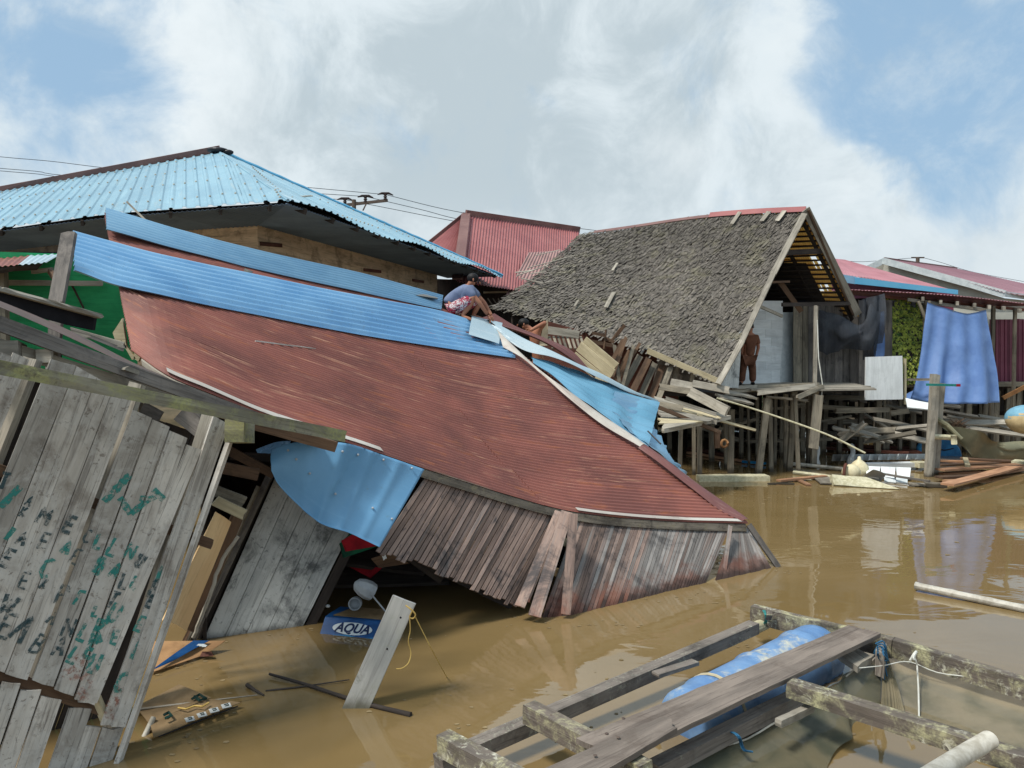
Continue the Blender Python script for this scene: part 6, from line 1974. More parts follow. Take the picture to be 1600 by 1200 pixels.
MB().ball(vv[4] + V((.03, .02, .035)), .108, 14, 9, (1, .95, .8)).build('hair', 'hair', m2, smooth=True)
face(m2, vv[4], V((-.9, -.4, -.1)), V((0, 0, 1)))
hand(m2, vv[7], V((-1, -.2, -.2)), V((0, -.3, 1)), V((0, 0, 1)))
hand(m2, vv[10], V((-1, -.2, .2)), V((0, -.3, 1)), V((0, 0, 1)))
MB().sheet(quad(M2(849, 508, -.14), M2(856, 500, -.1), M2(856, 540, -.1), M2(842, 540, -.14)), 8, 10, 0, 1, .006, dent=.04).build('towel', 'beige cloth', m2, smooth=True)
# --- man in brown uniform
Y3 = 18.6
def M3(px, py, d=0.0): return P(px, py, Y3 + d)
m3 = thing('person', 'person in brown shirt and trousers standing inside the shingle gable', 'person', tuple(M3(1168, 601)))
vv = [M3(1169, 560), M3(1171, 545), M3(1173, 530), M3(1172, 520), M3(1172, 511),
      M3(1163, 562), M3(1160, 581), M3(1159, 597), M3(1157, 600, -.14),
      M3(1174, 562), M3(1176, 581), M3(1176, 597), M3(1177, 600, -.14),
      M3(1164, 527), M3(1160, 543), M3(1159, 558), M3(1182, 527), M3(1185, 543), M3(1181, 558)]
skinned('body', vv, edges, [.125, .11, .125, .05, .085, .09, .06, .045, .035, .09, .06, .045, .035, .06, .043, .03, .06, .043, .03], 'skin', m3)
skinned('shirt', [vv[0], vv[1], vv[2], vv[3].lerp(vv[2], .5), vv[13], vv[13].lerp(vv[14], .75), vv[16], vv[16].lerp(vv[17], .75)], [(0, 1), (1, 2), (2, 3), (2, 4), (4, 5), (2, 6), (6, 7)],
        [.155, .14, .155, .08, .085, .07, .085, .07], 'brown uniform', m3)
skinned('trousers', [vv[0], vv[5], vv[6], vv[7], vv[9], vv[10], vv[11]], [(0, 1), (1, 2), (2, 3), (0, 4), (4, 5), (5, 6)], [.15, .115, .09, .085, .115, .09, .085], 'brown uniform', m3)
MB().ball(vv[4] + V((0, .02, .03)), .105, 14, 9, (.9, 1, .85)).build('hair', 'hair', m3, smooth=True)
face(m3, vv[4], V((-.1, -1, 0)), V((0, 0, 1)))
hand(m3, vv[15], V((0, -.2, -1)), V((0, -1, 0)), V((1, 0, 0)))
hand(m3, vv[18], V((-.2, -.3, -1)), V((0, -1, 0)), V((1, 0, 0)))
for p in (vv[8], vv[12]):
    MB().ball(p + V((0, .04, .01)), .05, 10, 6, (.9, 2.4, .8)).build('shoe', 'black plastic', m3, smooth=True)
# chest and small things in the gable
ck = thing('grey_chest', 'grey low chest standing against white boards inside the gable', 'chest', tuple(P(1203, 602, 20.4)))
MB().board(P(1183, 579, 20.4), P(1204, 579, 20.4), P(1204, 603, 20.4), P(1183, 603, 20.4), .5, 1, 1, 0, .3).build('front', 'grey wall wood', ck)
MB().board(P(1205, 577, 20.5), P(1238, 578, 20.7), P(1238, 603, 20.7), P(1205, 603, 20.5), .5, 1, 1, 0, .9).build('panel', 'whitewashed wood', ck)
o = MB().plank(P(1195, 567, 20.6), P(1195, 578, 20.6), .15, .15, V((1, 0, 0)), 1).build('small_box', 'pale wood'); tag(o, 'small pale box on top of the grey chest', 'box')
o = MB().ball(P(1208, 575, 20.7), .12, 10, 6, (1.6, 1, .5)).build('bundle', 'black plastic', smooth=True); tag(o, 'dark bundle lying beside the small pale box', 'bundle')

# ================================================================ FLOATING RAFT OF DEBRIS (right)
def zpl(x0, y0, x1, y1, w, t, mt, name, lb, cat, z=.04, z2=None, grp=None, seg=4):
    a, b = Z(x0, y0, z), Z(x1, y1, z if z2 is None else z2)
    o = MB().plank(a, b, w, t, V((0, 1, 0)) if abs((b - a).y) < abs((b - a).x) else V((1, 0, 0)), seg, .01, .004).build(name, mt)
    tag(o, lb, cat, grp); recenter(o, a); return o
g1 = 'planks floating in the raft of timber'
zpl(1090, 749, 1199, 748, .30, .16, 'pale wood', 'log', 'pale weathered foam log floating alone beside the sunken blue sheet', 'log', .03, None, None, 14)
bpy.data.objects['log'].data.materials[0] = MAT['foam']
zpl(1200, 756, 1240, 756, .05, .03, 'stilt wood', 'plank', 'thin dark plank touching the right end of the foam log', 'plank', .02, grp=g1)
zpl(1216, 751, 1290, 744, .13, .04, 'red lumber', 'plank', 'reddish plank pointing at the foam log from the right', 'plank', .05, grp=g1)
zpl(1243, 748, 1264, 758, .10, .03, 'red lumber', 'plank', 'short reddish plank crossing under the longer one', 'plank', .02, grp=g1)
zpl(1075, 707, 1165, 721, .10, .05, 'red lumber', 'plank', 'red brown plank floating right of the torn blue sheet', 'plank', .04, grp=g1)
zpl(1160, 721, 1196, 724, .09, .05, 'carton cyan', 'plank', 'short bright blue painted stick at the tip of red brown plank', 'plank', .05, grp=g1)
zpl(1078, 700, 1140, 712, .16, .06, 'dark red lumber', 'plank', 'dark waterlogged plank nearest the torn blue sheet', 'plank', .03, grp=g1)
o = MB().tube([Z(1240, 725, .06), Z(1322, 733, .06)], .045, 8).build('pipe', 'old pipe', smooth=True); tag(o, 'cream plastic pipe floating left of the round helmet', 'pipe')
o = MB().tube([Z(1240, 738, .04), Z(1305, 746, .04)], .045, 8).build('pipe', 'foam', smooth=True); tag(o, 'pale yellow pole floating below the cream pipe', 'pipe')
# big pale timber
mb = MB(); mb.board(Z(1300, 741, .22), Z(1302, 757, .03), Z(1405, 764, .02), Z(1352, 745, .16), .12, 6, 2, .03, .7, .01)
o = mb.build('slab', 'foam'); tag(o, 'long cream slab half sunk in front of the round helmet', 'slab')
zpl(1286, 744, 1302, 756, .5, .03, 'weathered wood', 'plank', 'wide weathered plank butting the left end of cream slab', 'plank', .03, grp=g1)
hm = thing('helmet', 'red rimmed cream helmet floating among white panels', 'helmet', tuple(Z(1328, 738, .1)))
MB().ball(Z(1330, 738, .14), .20, 16, 10, (1, .8, .9)).build('shell', 'cream gourd', hm, smooth=True)
c0 = Z(1326, 738, .15)
MB().tube([c0 + V((-.06 - .09 * math.sin(a_ * .35), -.12 * math.sin(a_ * .35), .17 * math.cos(a_ * .35))) for a_ in range(10)], .035, 6).build('rim', 'dark red lumber', hm, smooth=True)
o = MB().lathe(Z(1342, 743, .0), V((0, 0, 1)), [(-.1, .1), (.05, .2), (.2, .2), (.3, .12), (.36, .04), (.42, .03), (.43, .0)], 16).build('gourd', 'cream gourd', smooth=True); tag(o, 'round cream jug floating right of the helmet', 'jug')
# swan-neck posts
for (x, lb) in ((1273, 'white swan neck handle with teal cap standing left in raft'), (1328, 'white swan neck handle standing right behind the helmet')):
    a = W(x + 3, 726)
    f = curve([a + V((0, 0, -.05)), a + V((-.03, 0, .12)), a + V((.02, 0, .28)), a + V((.0, 0, .42)), a + V((-.06, 0, .46))])
    s_ = thing('curved_handle', lb, 'handle', tuple(a))
    MB().tube([f(i / 10) for i in range(11)], [.085, .10, .095, .075, .06, .055, .055, .06, .065, .075, .055], 10).build('stem', 'light plastic', s_, smooth=True)
    MB().ball(f(1), .07, 10, 6, (1, 1, .7)).build('cap', 'teal paint' if x < 1300 else 'foam', s_, smooth=True)
# scalloped white tile sheet
ts = thing('tile_sheet', 'row of white step profiled roof tiles floating at the back of raft', 'roofing', tuple(Z(1380, 715, .1)))
for i in range(11):
    x0, x1 = 1300 + i * 14.6, 1300 + (i + 1) * 14.6
    q = quad(Z(x0, 720 - i * .25, .14), Z(x0 + 2, 710 - i * .1, .26), Z(x1 + 1.5, 710 - i * .1, .17), Z(x1, 720 - i * .25, .05))
    MB().sheet(q, 3, 6, 0, 1, .02, dent=.01).build('tile', 'white paint' if i > 1 else 'grey sheet', ts)
zpl(1352, 727, 1444, 725, .22, .10, 'white board', 'beam', 'long white box beam floating in front of the tile row', 'beam', .12)
zpl(1430, 724, 1446, 727, .3, .12, 'foam', 'foam_block', 'cream foam block at right end of the white box beam', 'block', .13)
wp = thing('panel_stack', 'three joined white ceiling panels floating right of the cream jug', 'panel', tuple(Z(1385, 738, .1)))
for i in range(3):
    x0, x1 = 1352 + i * 24, 1352 + (i + 1) * 24 - .6
    MB().board(Z(x0, 728 + i * .8, .2), Z(x1, 729 + i * .8, .2), Z(x1 - 2, 747, .07), Z(x0 + 2, 742 + i * 2, .07), .03, 2, 1, 0, .8).build('panel', 'white board', wp)
wp = thing('panel_stack', 'small white panels floating lowest beside the dark plastic', 'panel', tuple(Z(1400, 750, .05)))
for i in range(2):
    MB().board(Z(1381 + i * 19, 745 + i, .10), Z(1399 + i * 19, 747 + i, .10), Z(1400 + i * 18, 754 + i, .03), Z(1382 + i * 18, 752 + i, .03), .02, 2, 1, 0, .9).build('panel', 'white paint', wp)
o = MB().sheet(quad(Z(1350, 742, .05), Z(1364, 734, .30), Z(1385, 742, .2), Z(1378, 750, .03)), 10, 10, 0, 1, .004, dent=.10, seed=2).build('plastic_bag', 'grey plastic', smooth=True); tag(o, 'grey crumpled plastic sheet between the jug and white panels', 'plastic')
zpl(1366, 738, 1452, 752, .05, .04, 'grey wall wood', 'plank', 'thin dark plank crossing the white panels to the upright slat', 'plank', .16, grp=g1)
zpl(1420, 756, 1472, 758, .12, .05, 'weathered wood', 'plank', 'short weathered plank at lower centre of the raft', 'plank', .05, grp=g1)
zpl(1445, 757, 1478, 758, .18, .08, 'stilt wood', 'plank', 'dark thick plank at the left tip of the brown lumber', 'plank', .05, grp=g1)
o = MB().plank(P(1462, 715, 19.2), P(1459, 753, 16.8), .16, .04, V((1, 0, 0)), 3).build('slat', 'white board'); tag(o, 'upright white slat at left edge of the brown lumber', 'slat')
lum = [(1468, 720, 1586, 723, 'long reddish plank along the rear edge of lumber raft'), (1466, 727, 1560, 724, 'reddish plank second from the rear of the lumber raft'), (1468, 734, 1592, 726, 'brown plank crossing the middle of lumber raft'),
       (1470, 740, 1540, 736, 'short pale plank in the lumber raft'), (1466, 746, 1530, 742, 'reddish plank near the front of lumber raft'), (1480, 757, 1590, 728, 'long plank slanting across the front of lumber raft'),
       (1478, 752, 1600, 733, 'outer front plank of the lumber raft'), (1500, 716, 1590, 721, 'faded plank behind the lumber raft')]
for i, (x0, y0, x1, y1, lb) in enumerate(lum):
    zpl(x0, y0, x1, y1, .15 + .05 * (i % 3), .04, ('red lumber', 'brown wood', 'red lumber')[i % 3], 'plank', lb, 'plank', .05 + .05 * (i % 3), grp=g1)
zpl(1508, 716, 1512, 728, .10, .05, 'pale wood', 'plank', 'short pale stick lying across the rear of lumber raft', 'plank', .2, grp=g1)
zpl(1560, 738, 1600, 728, .3, .06, 'weathered wood', 'plank', 'dark battens at the right tip of lumber raft', 'plank', .03, grp=g1)
zpl(1583, 722, 1640, 727, .4, .10, 'foam', 'slab', 'pale slab entering from right edge behind the lumber raft', 'slab', .08)
for i, (x0, y0, x1, y1, lb) in enumerate([(1300, 693, 1440, 706, 'dark red plank afloat behind the tile row nearest the stilts'), (1330, 697, 1455, 702, 'dark red plank afloat behind tile row, second from stilts'), (1290, 700, 1420, 708, 'long dark plank touching the tile row'),
                         (1350, 705, 1458, 707, 'dark plank beside the blue drum'), (1280, 690, 1350, 688, 'black plank in shade of the plank hut'), (1200, 688, 1262, 690, 'black board floating below the boardwalk stilts')]):
    zpl(x0, y0, x1, y1, .25, .06, 'dark red lumber' if i < 4 else 'dark wood', 'plank', lb, 'plank', .04 + .02 * (i % 3), grp='dark planks afloat beneath the houses')
# blue drum afloat
bd = thing('blue_drum', 'bright blue drum half sunk beside the old net', 'drum', tuple(W(1482, 712)))
c0 = W(1482, 714) + V((0, .2, -.02))
MB().lathe(c0, V((.10, 1, .0)), [(0, 0), (0, .42), (.03, .45), (.3, .45), (.33, .47), (.36, .45), (.7, .45), (.74, .40), (.74, 0)], 28).build('body', 'barrel blue', bd, smooth=False)
MB().tube([c0 + V((.30 * math.cos(a_), -.01, .2 + .03 * math.sin(a_ * 3))) for a_ in [math.pi - i * math.pi / 8 for i in range(9)]], .018, 5).build('dark_line', 'black plastic', bd)  # thin black line across the drum end
# old net draped along the bank
nA = curve([P(1457, 652, 17.2), P(1485, 664, 17.0), P(1520, 672, 17.0), P(1560, 690, 17.0), P(1620, 694, 17.5)])
nB = curve([P(1500, 688, 16.9), P(1515, 712, 17.3), P(1545, 716, 17.3), P(1580, 716, 17.3), P(1640, 716, 17.3)])
mb = MB(); mb.sheet(lambda u, v: nA(v).lerp(nB(v), u) + V((0, -.10 * math.sin(v * 14 + u * 5), 0)), 20, 50, 0, 1, .0, L=.8, Wd=3, dent=.14, seed=14)
o = mb.build('old_net', 'old net', smooth=True); tag(o, 'old tan fishing net draped beside the blue drum', 'net')
o = MB().tube([P(1457, 651, 17.0), P(1480, 664, 16.9), P(1503, 686, 16.7)], [.07, .05, .04], 8).build('rolled_net', 'old net'); tag(o, 'rolled net edge tied to the mooring post', 'net')
o = MB().tube([P(1458, 682, 16.8), P(1492, 684, 16.8)], .06, 8).build('pole', 'foam', smooth=True); tag(o, 'short pale pole over the blue drum', 'pole')
o = MB().tube([P(1490, 680, 16.6), P(1491, 694, 16.6)], .06, 8).build('float', 'foam', smooth=True); tag(o, 'small pale net float above the blue drum', 'float')
mb = MB()
for i in range(70):
    a = P(1495 + R.gauss(0, 5), 664 + R.gauss(0, 3.5), 17.2)
    mb.tube([a, a + V((R.uniform(-.2, .2), R.uniform(-.1, .1), R.uniform(-.15, .12)))], .006, 3, False)
o = mb.build('twig_bundle', 'brown wood'); tag(o, 'tangled brown bundle of twigs above the old net', 'bundle')
g2 = 'weathered boards heaped on the right bank'
lst = [(1370, 622, 1500, 658), (1380, 632, 1520, 662), (1420, 628, 1500, 636), (1430, 632, 1560, 660), (1475, 642, 1620, 668), (1480, 650, 1610, 676), (1460, 655, 1560, 666), (1500, 660, 1620, 660), (1510, 668, 1620, 684),
       (1340, 640, 1400, 676), (1300, 668, 1380, 690), (1310, 680, 1400, 672), (1330, 664, 1430, 684), (1380, 672, 1460, 664), (1400, 680, 1450, 690), (1350, 690, 1430, 676), (1530, 650, 1610, 664), (1365, 655, 1450, 672), (1312, 690, 1352, 660), (1395, 688, 1330, 668)]
for i, (x0, y0, x1, y1) in enumerate(lst):
    Y = 17.6 + (700 - y0) * .045
    o = MB().plank(P(x0, y0, Y), P(x1, y1, Y - .4), R.uniform(.10, .22), .04, V((0, 1, .5)), 4, .04, .01).build('scrap_plank', R.choice(['weathered wood', 'stilt wood', 'weathered wood']))
    tag(o, 'weathered plank in the heap below the white panel and tarpaulin', 'plank', g2)
mb = MB(); mb.board(P(1415, 622, 18.3), P(1455, 630, 18.0), P(1455, 640, 17.7), P(1418, 636, 17.9), .03, 2, 2, .02)
o = mb.build('hull_scrap', 'white board'); tag(o, 'white scrap board at foot of the white panel', 'board')
bb = thing('boat_tank', 'rounded blue and cream tank at the right edge of bank', 'tank', tuple(P(1600, 662, 17.5)))
MB().ball(P(1604, 656, 17.5), .44, 20, 12, (1.0, .9, .75)).build('shell', 'boat cream', bb, smooth=True)
MB().ball(P(1604, 653.5, 17.52), .45, 20, 12, (1.0, .9, .68)).build('cap', 'boat blue', bb, smooth=True)

# ================================================================ BAMBOO POLE
mb = MB()
a, b = Z(1430, 915, .06), Z(1680, 968, .03)
n_ = 24
mb.tube([a.lerp(b, i / n_) for i in range(n_ + 1)], [.042 * (1.10 if i % 6 == 0 else 1) for i in range(n_ + 1)], 12)
o = mb.build('bamboo_pole', 'old pipe', smooth=True); tag(o, 'pale bamboo pole reaching in from right edge over water', 'pole')

# ================================================================ LEANING POST with string
pp = thing('leaning_post', 'grey plank post standing tilted in the water tied with yellow string', 'post', tuple(W(553, 1115)))
a, b = P(632, 936, 6.05), P(553, 1114, 5.88)
b2 = b + (b - a) * .25
MB().plank(a, b2, .195, .055, V((1, .1, .5)), 8, .008, .002, .75).build('plank', 'post wood', pp)
for (x, y) in ((626, 965), (605, 1014), (590, 1044)):
    MB().ball(P(x, y, 5.95), .009, 6, 4).build('nail', 'dark void', pp)
st = thing('yellow_string', 'yellow string knotted round the top of the tilted post', 'string', tuple(P(640, 950, 5.9)))
f = curve([P(634, 946, 5.93), P(642, 952, 5.9), P(649, 960, 5.9), P(646, 966, 5.9), P(640, 964, 5.9), P(645, 953, 5.9)])
MB().tube([f(i / 20) for i in range(21)], .006, 6).build('knot', 'yellow string', st)
MB().tube([P(648, 962, 5.9), P(672, 1010, 5.95), W(698, 1058)], .0042, 5).build('strand', 'yellow string', st)
f = curve([P(640, 965, 5.9), P(641, 985, 5.9), P(638, 1002, 5.9), P(642, 1020, 5.9), P(638, 1036, 5.85), P(628, 1044, 5.8), P(619, 1045, 5.8)])
MB().tube([f(i / 24) for i in range(25)], .0045, 5).build('strand', 'yellow string', st)

# sticks on the water
def stick(pts, r, mt, lb):
    f = curve([Z(x, y, z) for x, y, z in pts])
    rr = [r * (1 - .5 * i / 14) * (1 + .2 * pnoise(V((i * .8, r * 99, 1)))) for i in range(15)]
    o = MB().tube([f(i / 14) for i in range(15)], rr, 7).build('stick', mt, smooth=True); tag(o, lb, 'stick'); return o
stick([(642, 1117, .01), (560, 1096, .02), (480, 1070, .02), (421, 1053, .03)], .022, 'dark wood', 'dark forked stick floating behind the tilted post')
stick([(415, 1080, .0), (470, 1073, .01), (546, 1062, .02)], .010, 'dark wood', 'thin dark twig crossing the floating forked stick')
stick([(212, 1109, .05), (300, 1098, .06), (402, 1086, .03)], .010, 'weathered wood', 'thin pale rod lying over the open cardboard')
stick([(386, 1070, .02), (398, 1078, .03), (412, 1086, .01)], .016, 'dark wood', 'short dark twig between cardboard and forked stick')
o = MB().tube([P(240, 1121, 5.55), P(226, 1150, 5.45), P(205, 1190, 5.3)], .020, 10, True).build('white_pipe', 'old pipe', smooth=True); tag(o, 'short white pipe sticking up beside the open cardboard', 'pipe')

# cardboard
cb = thing('cardboard', 'soggy brown carton with blue band floating beside graffiti shed', 'carton', tuple(Z(290, 1010, .05)))
qa = quad(Z(238, 1002, .12), Z(352, 1001, .10), Z(322, 1022, .03), Z(236, 1052, .02))
MB().sheet(qa, 8, 8, 0, 1, .006, dent=.03, seed=31).build('panel', 'cardboard', cb)
qb = quad(Z(302, 1001, .125), Z(327, 1001, .12), Z(268, 1034, .055), Z(236, 1048, .05))
MB().sheet(qb, 10, 8, 0, 1, .003, dent=.02, seed=31).build('blue_band', 'carton blue', cb)
MB().sheet(quad(Z(316, 1018, .06), Z(330, 1018, .06), Z(334, 1025, .035), Z(312, 1026, .035)), 3, 3, 0, 1, .002).build('tab', 'dark red lumber', cb)
for i in range(3):
    MB().board(Z(310 + i * 4, 1006 + i * 1, .135), Z(320 + i * 2, 1006 + i, .135), Z(317 + i * 2, 1008.6 + i, .13), Z(307 + i * 4, 1008.6 + i, .13), .002, 1, 1, 0).build('print', 'white paint', cb)
c2 = thing('cardboard', 'flattened cardboard box with green print and square icons on water', 'carton', tuple(Z(290, 1115, .03)))
q1 = quad(Z(212, 1104, .03), Z(280, 1070, .06), Z(330, 1092, .06), Z(232, 1130, .05))
q2 = quad(Z(234, 1128, .055), Z(330, 1092, .065), Z(376, 1099, .04), Z(240, 1154, .02))
MB().sheet(q1, 8, 8, 0, 1, .006, dent=.02, seed=33).build('flap', 'wet cardboard', c2)
MB().sheet(q2, 8, 8, 0, 1, .006, dent=.02, seed=34).build('panel', 'wet cardboard', c2)
for i in range(4):
    x, y = 296 + i * 19, 1123 - i * 7
    a, b, c_, d_ = Z(x - 8, y - 1, .075), Z(x + 6, y - 4.5, .075), Z(x + 9, y + 1.5, .075), Z(x - 5, y + 5, .075)
    MB().board(a, b, c_, d_, .003, 1, 1, 0).build('icon', 'light plastic', c2)
    m_ = (a + b + c_ + d_) / 4
    MB().tube([m_ + (a - m_) * .4 + V((0, 0, .003)), m_ + (b - m_) * .45 + V((0, 0, .003)), m_ + (c_ - m_) * .4 + V((0, 0, .003)), m_ + (d_ - m_) * .3 + V((0, 0, .003))], .004, 4).build('icon_mark', 'dark green ink', c2)
for pts in (((300, 1092), (312, 1085), (322, 1091), (312, 1094), (304, 1088)), ((256, 1117), (264, 1113), (268, 1118), (258, 1122))):
    MB().tube([Z(x, y, .09) for x, y in pts], .012, 4).build('print_mark', 'dark green ink', c2)
MB().tube([Z(278, 1106, .085), Z(290, 1108, .085), Z(304, 1103, .085), Z(316, 1104, .085), Z(326, 1098, .085)], .008, 4).build('print_mark', 'yellow string', c2)
MB().tube([Z(248, 1151, .05), Z(372, 1103, .05)], .004, 4).build('perforated_edge', 'dark void', c2)
# AQUA carton
aq = thing('carton', 'blue printed water carton reading AQUA half sunk under the roof', 'carton', tuple(W(548, 996)))
w0, w1 = W(500, 990), W(604, 1000)
dx = (w1 - w0).normalized(); dyv = V((-dx.y, dx.x, 0)); tilt = (V((0, 0, 1)) * .75 + dyv * .65).normalized()
org0 = w0 - tilt * .05
L_ = (w1 - w0).length
def AQ(s_, h_, o_=0): return org0 + dx * (s_ * L_) + tilt * h_ - tilt.cross(dx) * 0 + dx.cross(tilt) * -o_ * -1
face_n = dx.cross(tilt)
if face_n.y > 0: face_n = -face_n
def AQ(s_, h_, o_=0): return org0 + dx * (s_ * L_) + tilt * h_ + face_n * o_
MB().board(AQ(0, .22), AQ(1, .22), AQ(1, -.02), AQ(0, -.02), .02, 3, 3, 0, .5, 0).build('front', 'carton blue', aq)
MB().board(AQ(.0, .24) + dyv * .32 + V((0, 0, -.02)), AQ(1, .24) + dyv * .32 + V((0, 0, -.02)), AQ(1, .225), AQ(0, .225), .02, 3, 3, 0, .5).build('top', 'carton blue', aq)
MB().board(AQ(.25, .245) + dyv * .28, AQ(1, .245) + dyv * .28, AQ(1, .24) + dyv * .02, AQ(.1, .24) + dyv * .02, .006, 3, 3, 0, .5).build('top_panel', 'wet cardboard', aq)
mb = MB(); n_ = 28
el_ = [AQ(.46 + .30 * math.cos(2 * math.pi * i / n_), .125 + .062 * math.sin(2 * math.pi * i / n_), .006) for i in range(n_)]
mb.prism(el_, [p - face_n * .003 for p in el_]); mb.build('white_oval', 'white paint', aq)
mb = MB(); el_ = [AQ(x, y, .003) for x, y in ((.1, .0), (.2, .05), (.4, .065), (.6, .04), (.8, .06), (.95, .03), (.95, .0))]
mb.prism(el_, [p - face_n * .002 for p in el_]); mb.build('wave_print', 'carton cyan', aq)
textmesh('AQUA', 'lettering', 'carton ink', aq, AQ(.46, .125, .007), dx, tilt, .125, .3, .001, .004)

# things in the dark under the roof
fn = thing('lamp_shade', 'pale grey plastic shade on a thin metal stem in dark water', 'lamp', tuple(P(575, 925, 7.6)))
ax = V((-.75, -.25, .5)).normalized()
MB().lathe(P(583, 926, 7.6), ax, [(0, .02), (0.0, .085), (.06, .095), (.13, .085), (.19, .06), (.215, .02), (.215, 0)], 8).build('shade', 'grey plastic', fn)
MB().tube([P(578, 926, 7.52), P(602, 955, 7.5), P(612, 968, 7.5)], .009, 6).build('stem', 'grey plastic', fn, smooth=True)
jr = thing('jar', 'round clear jar floating left of the pale lamp shade', 'jar', tuple(P(555, 944, 7.7)))
c0 = P(555, 944, 7.7)
MB().lathe(c0 + V((0, .06, 0)), V((0, -1, .1)), [(0, 0), (0, .055), (.03, .066), (.09, .066), (.10, .060), (.085, .055), (.03, .055)], 20).build('glass', 'grey plastic', jr, smooth=True)
o = MB().ball(P(512, 947, 7.8), .022, 8, 6, (1.2, .8, .8)).build('pebble', 'light plastic', smooth=True); tag(o, 'tiny white scrap in the dark left of the jar', 'scrap')
o = MB().sheet(quad(P(533, 845, 7.55), P(552, 834, 7.6), P(592, 853, 7.65), P(540, 862, 7.55)), 12, 12, 0, 1, .006, dent=.07, seed=41).build('red_cloth', 'red cloth', smooth=True); tag(o, 'bright red shiny cloth bulging below the crumpled blue sheet', 'cloth')
o = MB().sheet(quad(P(530, 850, 7.7), P(548, 832, 7.75), P(600, 850, 7.8), P(536, 872, 7.7)), 12, 12, 0, 1, .006, dent=.06, seed=42).build('green_cloth', 'green cloth', smooth=True); tag(o, 'dark green cloth around the bright red cloth', 'cloth')
o = MB().sheet(quad(P(545, 886, 8.4), P(565, 882, 8.4), P(598, 886, 8.4), P(580, 902, 8.4)), 12, 12, 0, 1, .006, dent=.08, seed=43).build('red_cloth', 'red cloth', smooth=True); tag(o, 'dull red cloth lying in shadow above the lamp shade', 'cloth')
o = MB().sheet(quad(P(580, 872, 7.75), P(610, 862, 7.7), P(640, 880, 7.8), P(592, 888, 7.8)), 12, 12, 0, 1, .006, dent=.06, seed=44).build('straw_mat', 'brown wood', smooth=True); tag(o, 'brown crumpled mat poking out under the wall boards', 'mat')
o = MB().plank(P(598, 863, 7.3), P(602, 874, 7.3), .035, .01, V((1, 0, 0)), 1).build('label_tag', 'light plastic'); tag(o, 'small white tag beneath the corner of blue sheet', 'tag')
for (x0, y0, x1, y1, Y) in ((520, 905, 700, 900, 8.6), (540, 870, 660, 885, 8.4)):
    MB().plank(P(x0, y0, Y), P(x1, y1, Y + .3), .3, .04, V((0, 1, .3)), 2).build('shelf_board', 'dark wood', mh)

# ================================================================ FISH CAGE (right foreground)
zt = .42
fc = thing('fish_cage', 'floating fish cage frame of lichen covered beams in the right foreground', 'frame', tuple(Z(1250, 1120, 0)))
def zb(tl, tr, br, bl, z, t, mt, nm, par, nl=10, jag=.012, tone=None, z2=None):
    z2 = z if z2 is None else z2
    return MB().board(Z(*tl, z), Z(*tr, z), Z(*br, z2), Z(*bl, z2), t, nl, 3, jag, tone, .002, n=V((0, 0, 1))).build(nm, mt, par)
def zbeam(x0, y0, x1, y1, z, w, h, mt, nm, par, z2=None, seg=10):
    a, b = Z(x0, y0, z), Z(x1, y1, z if z2 is None else z2)
    return MB().plank(a, b, h, w, V((0, 0, 1)), seg, .005, .002).build(nm, mt, par)
zbeam(1195, 985, 700, 1206, .25, .11, .10, 'rail wood', 'side_rail', fc, .16, 16)
zbeam(1098, 1040, 1036, 1060, .28, .08, .03, 'rail wood', 'side_rail', fc)
zbeam(1175, 958, 1395, 1012, .30, .09, .16, 'lichen wood', 'back_rail', fc)
zbeam(1385, 1008, 1680, 1100, .30, .09, .15, 'lichen wood', 'back_rail', fc)
zbeam(826, 1112, 1010, 1210, .34, .11, .13, 'lichen wood', 'cross_beam', fc)
zbeam(693, 1160, 860, 1250, .34, .11, .13, 'lichen wood', 'cross_beam', fc)
zbeam(1234, 1074, 1700, 1224, .38, .12, .11, 'lichen wood', 'cross_beam', fc, .36, 14)
zbeam(1268, 1096, 1040, 1216, .20, .10, .10, 'rail wood', 'side_rail', fc)
zbeam(1216, 1130, 1268, 1105, .26, .05, .05, 'weathered wood', 'wedge', fc)
zb((1308, 1020), (1332, 1008), (1362, 1026), (1340, 1042), .30, .05, 'weathered wood', 'short_board', fc, 4)
zb((1372, 1002), (1386, 1006), (1382, 1022), (1368, 1016), .36, .2, 'rail wood', 'corner_block', fc, 3)
wa = MB().board(Z(1325, 977, zt + .02), Z(1377, 989, zt + .02), Z(958, 1188, zt), Z(903, 1152, zt), .035, 22, 5, .02, .55, .003, n=V((0, 0, 1))).build('walk_board', 'walkboard wood'); tag(wa, 'long dark walking board laid over the blue drum', 'board')
wb = MB().board(Z(1036, 1118, zt + .045), Z(1060, 1136, zt + .045), Z(905, 1226, zt + .035), Z(790, 1226, zt + .035), .035, 12, 5, .03, .35, .002, n=V((0, 0, 1))).build('walk_board', 'walkboard wood'); tag(wb, 'shorter dark board overlapping the near end of long board', 'board')
for i, (x, y) in enumerate(((930, 1180), (966, 1152), (948, 1146), (974, 1122))):
    z_ = zt + .048 if i < 2 else zt + .004
    MB().ball(Z(x, y, z_), .013, 8, 4, (1, 1, .3)).build('nail_head', 'pole timber', wb if i < 2 else wa)
MB().ball(Z(723, 1166, .402), .014, 8, 4, (1, 1, .3)).build('bolt', 'pole timber', fc)
MB().ball(Z(861, 1118, .402), .014, 8, 4, (1, 1, .3)).build('bolt', 'pole timber', fc)
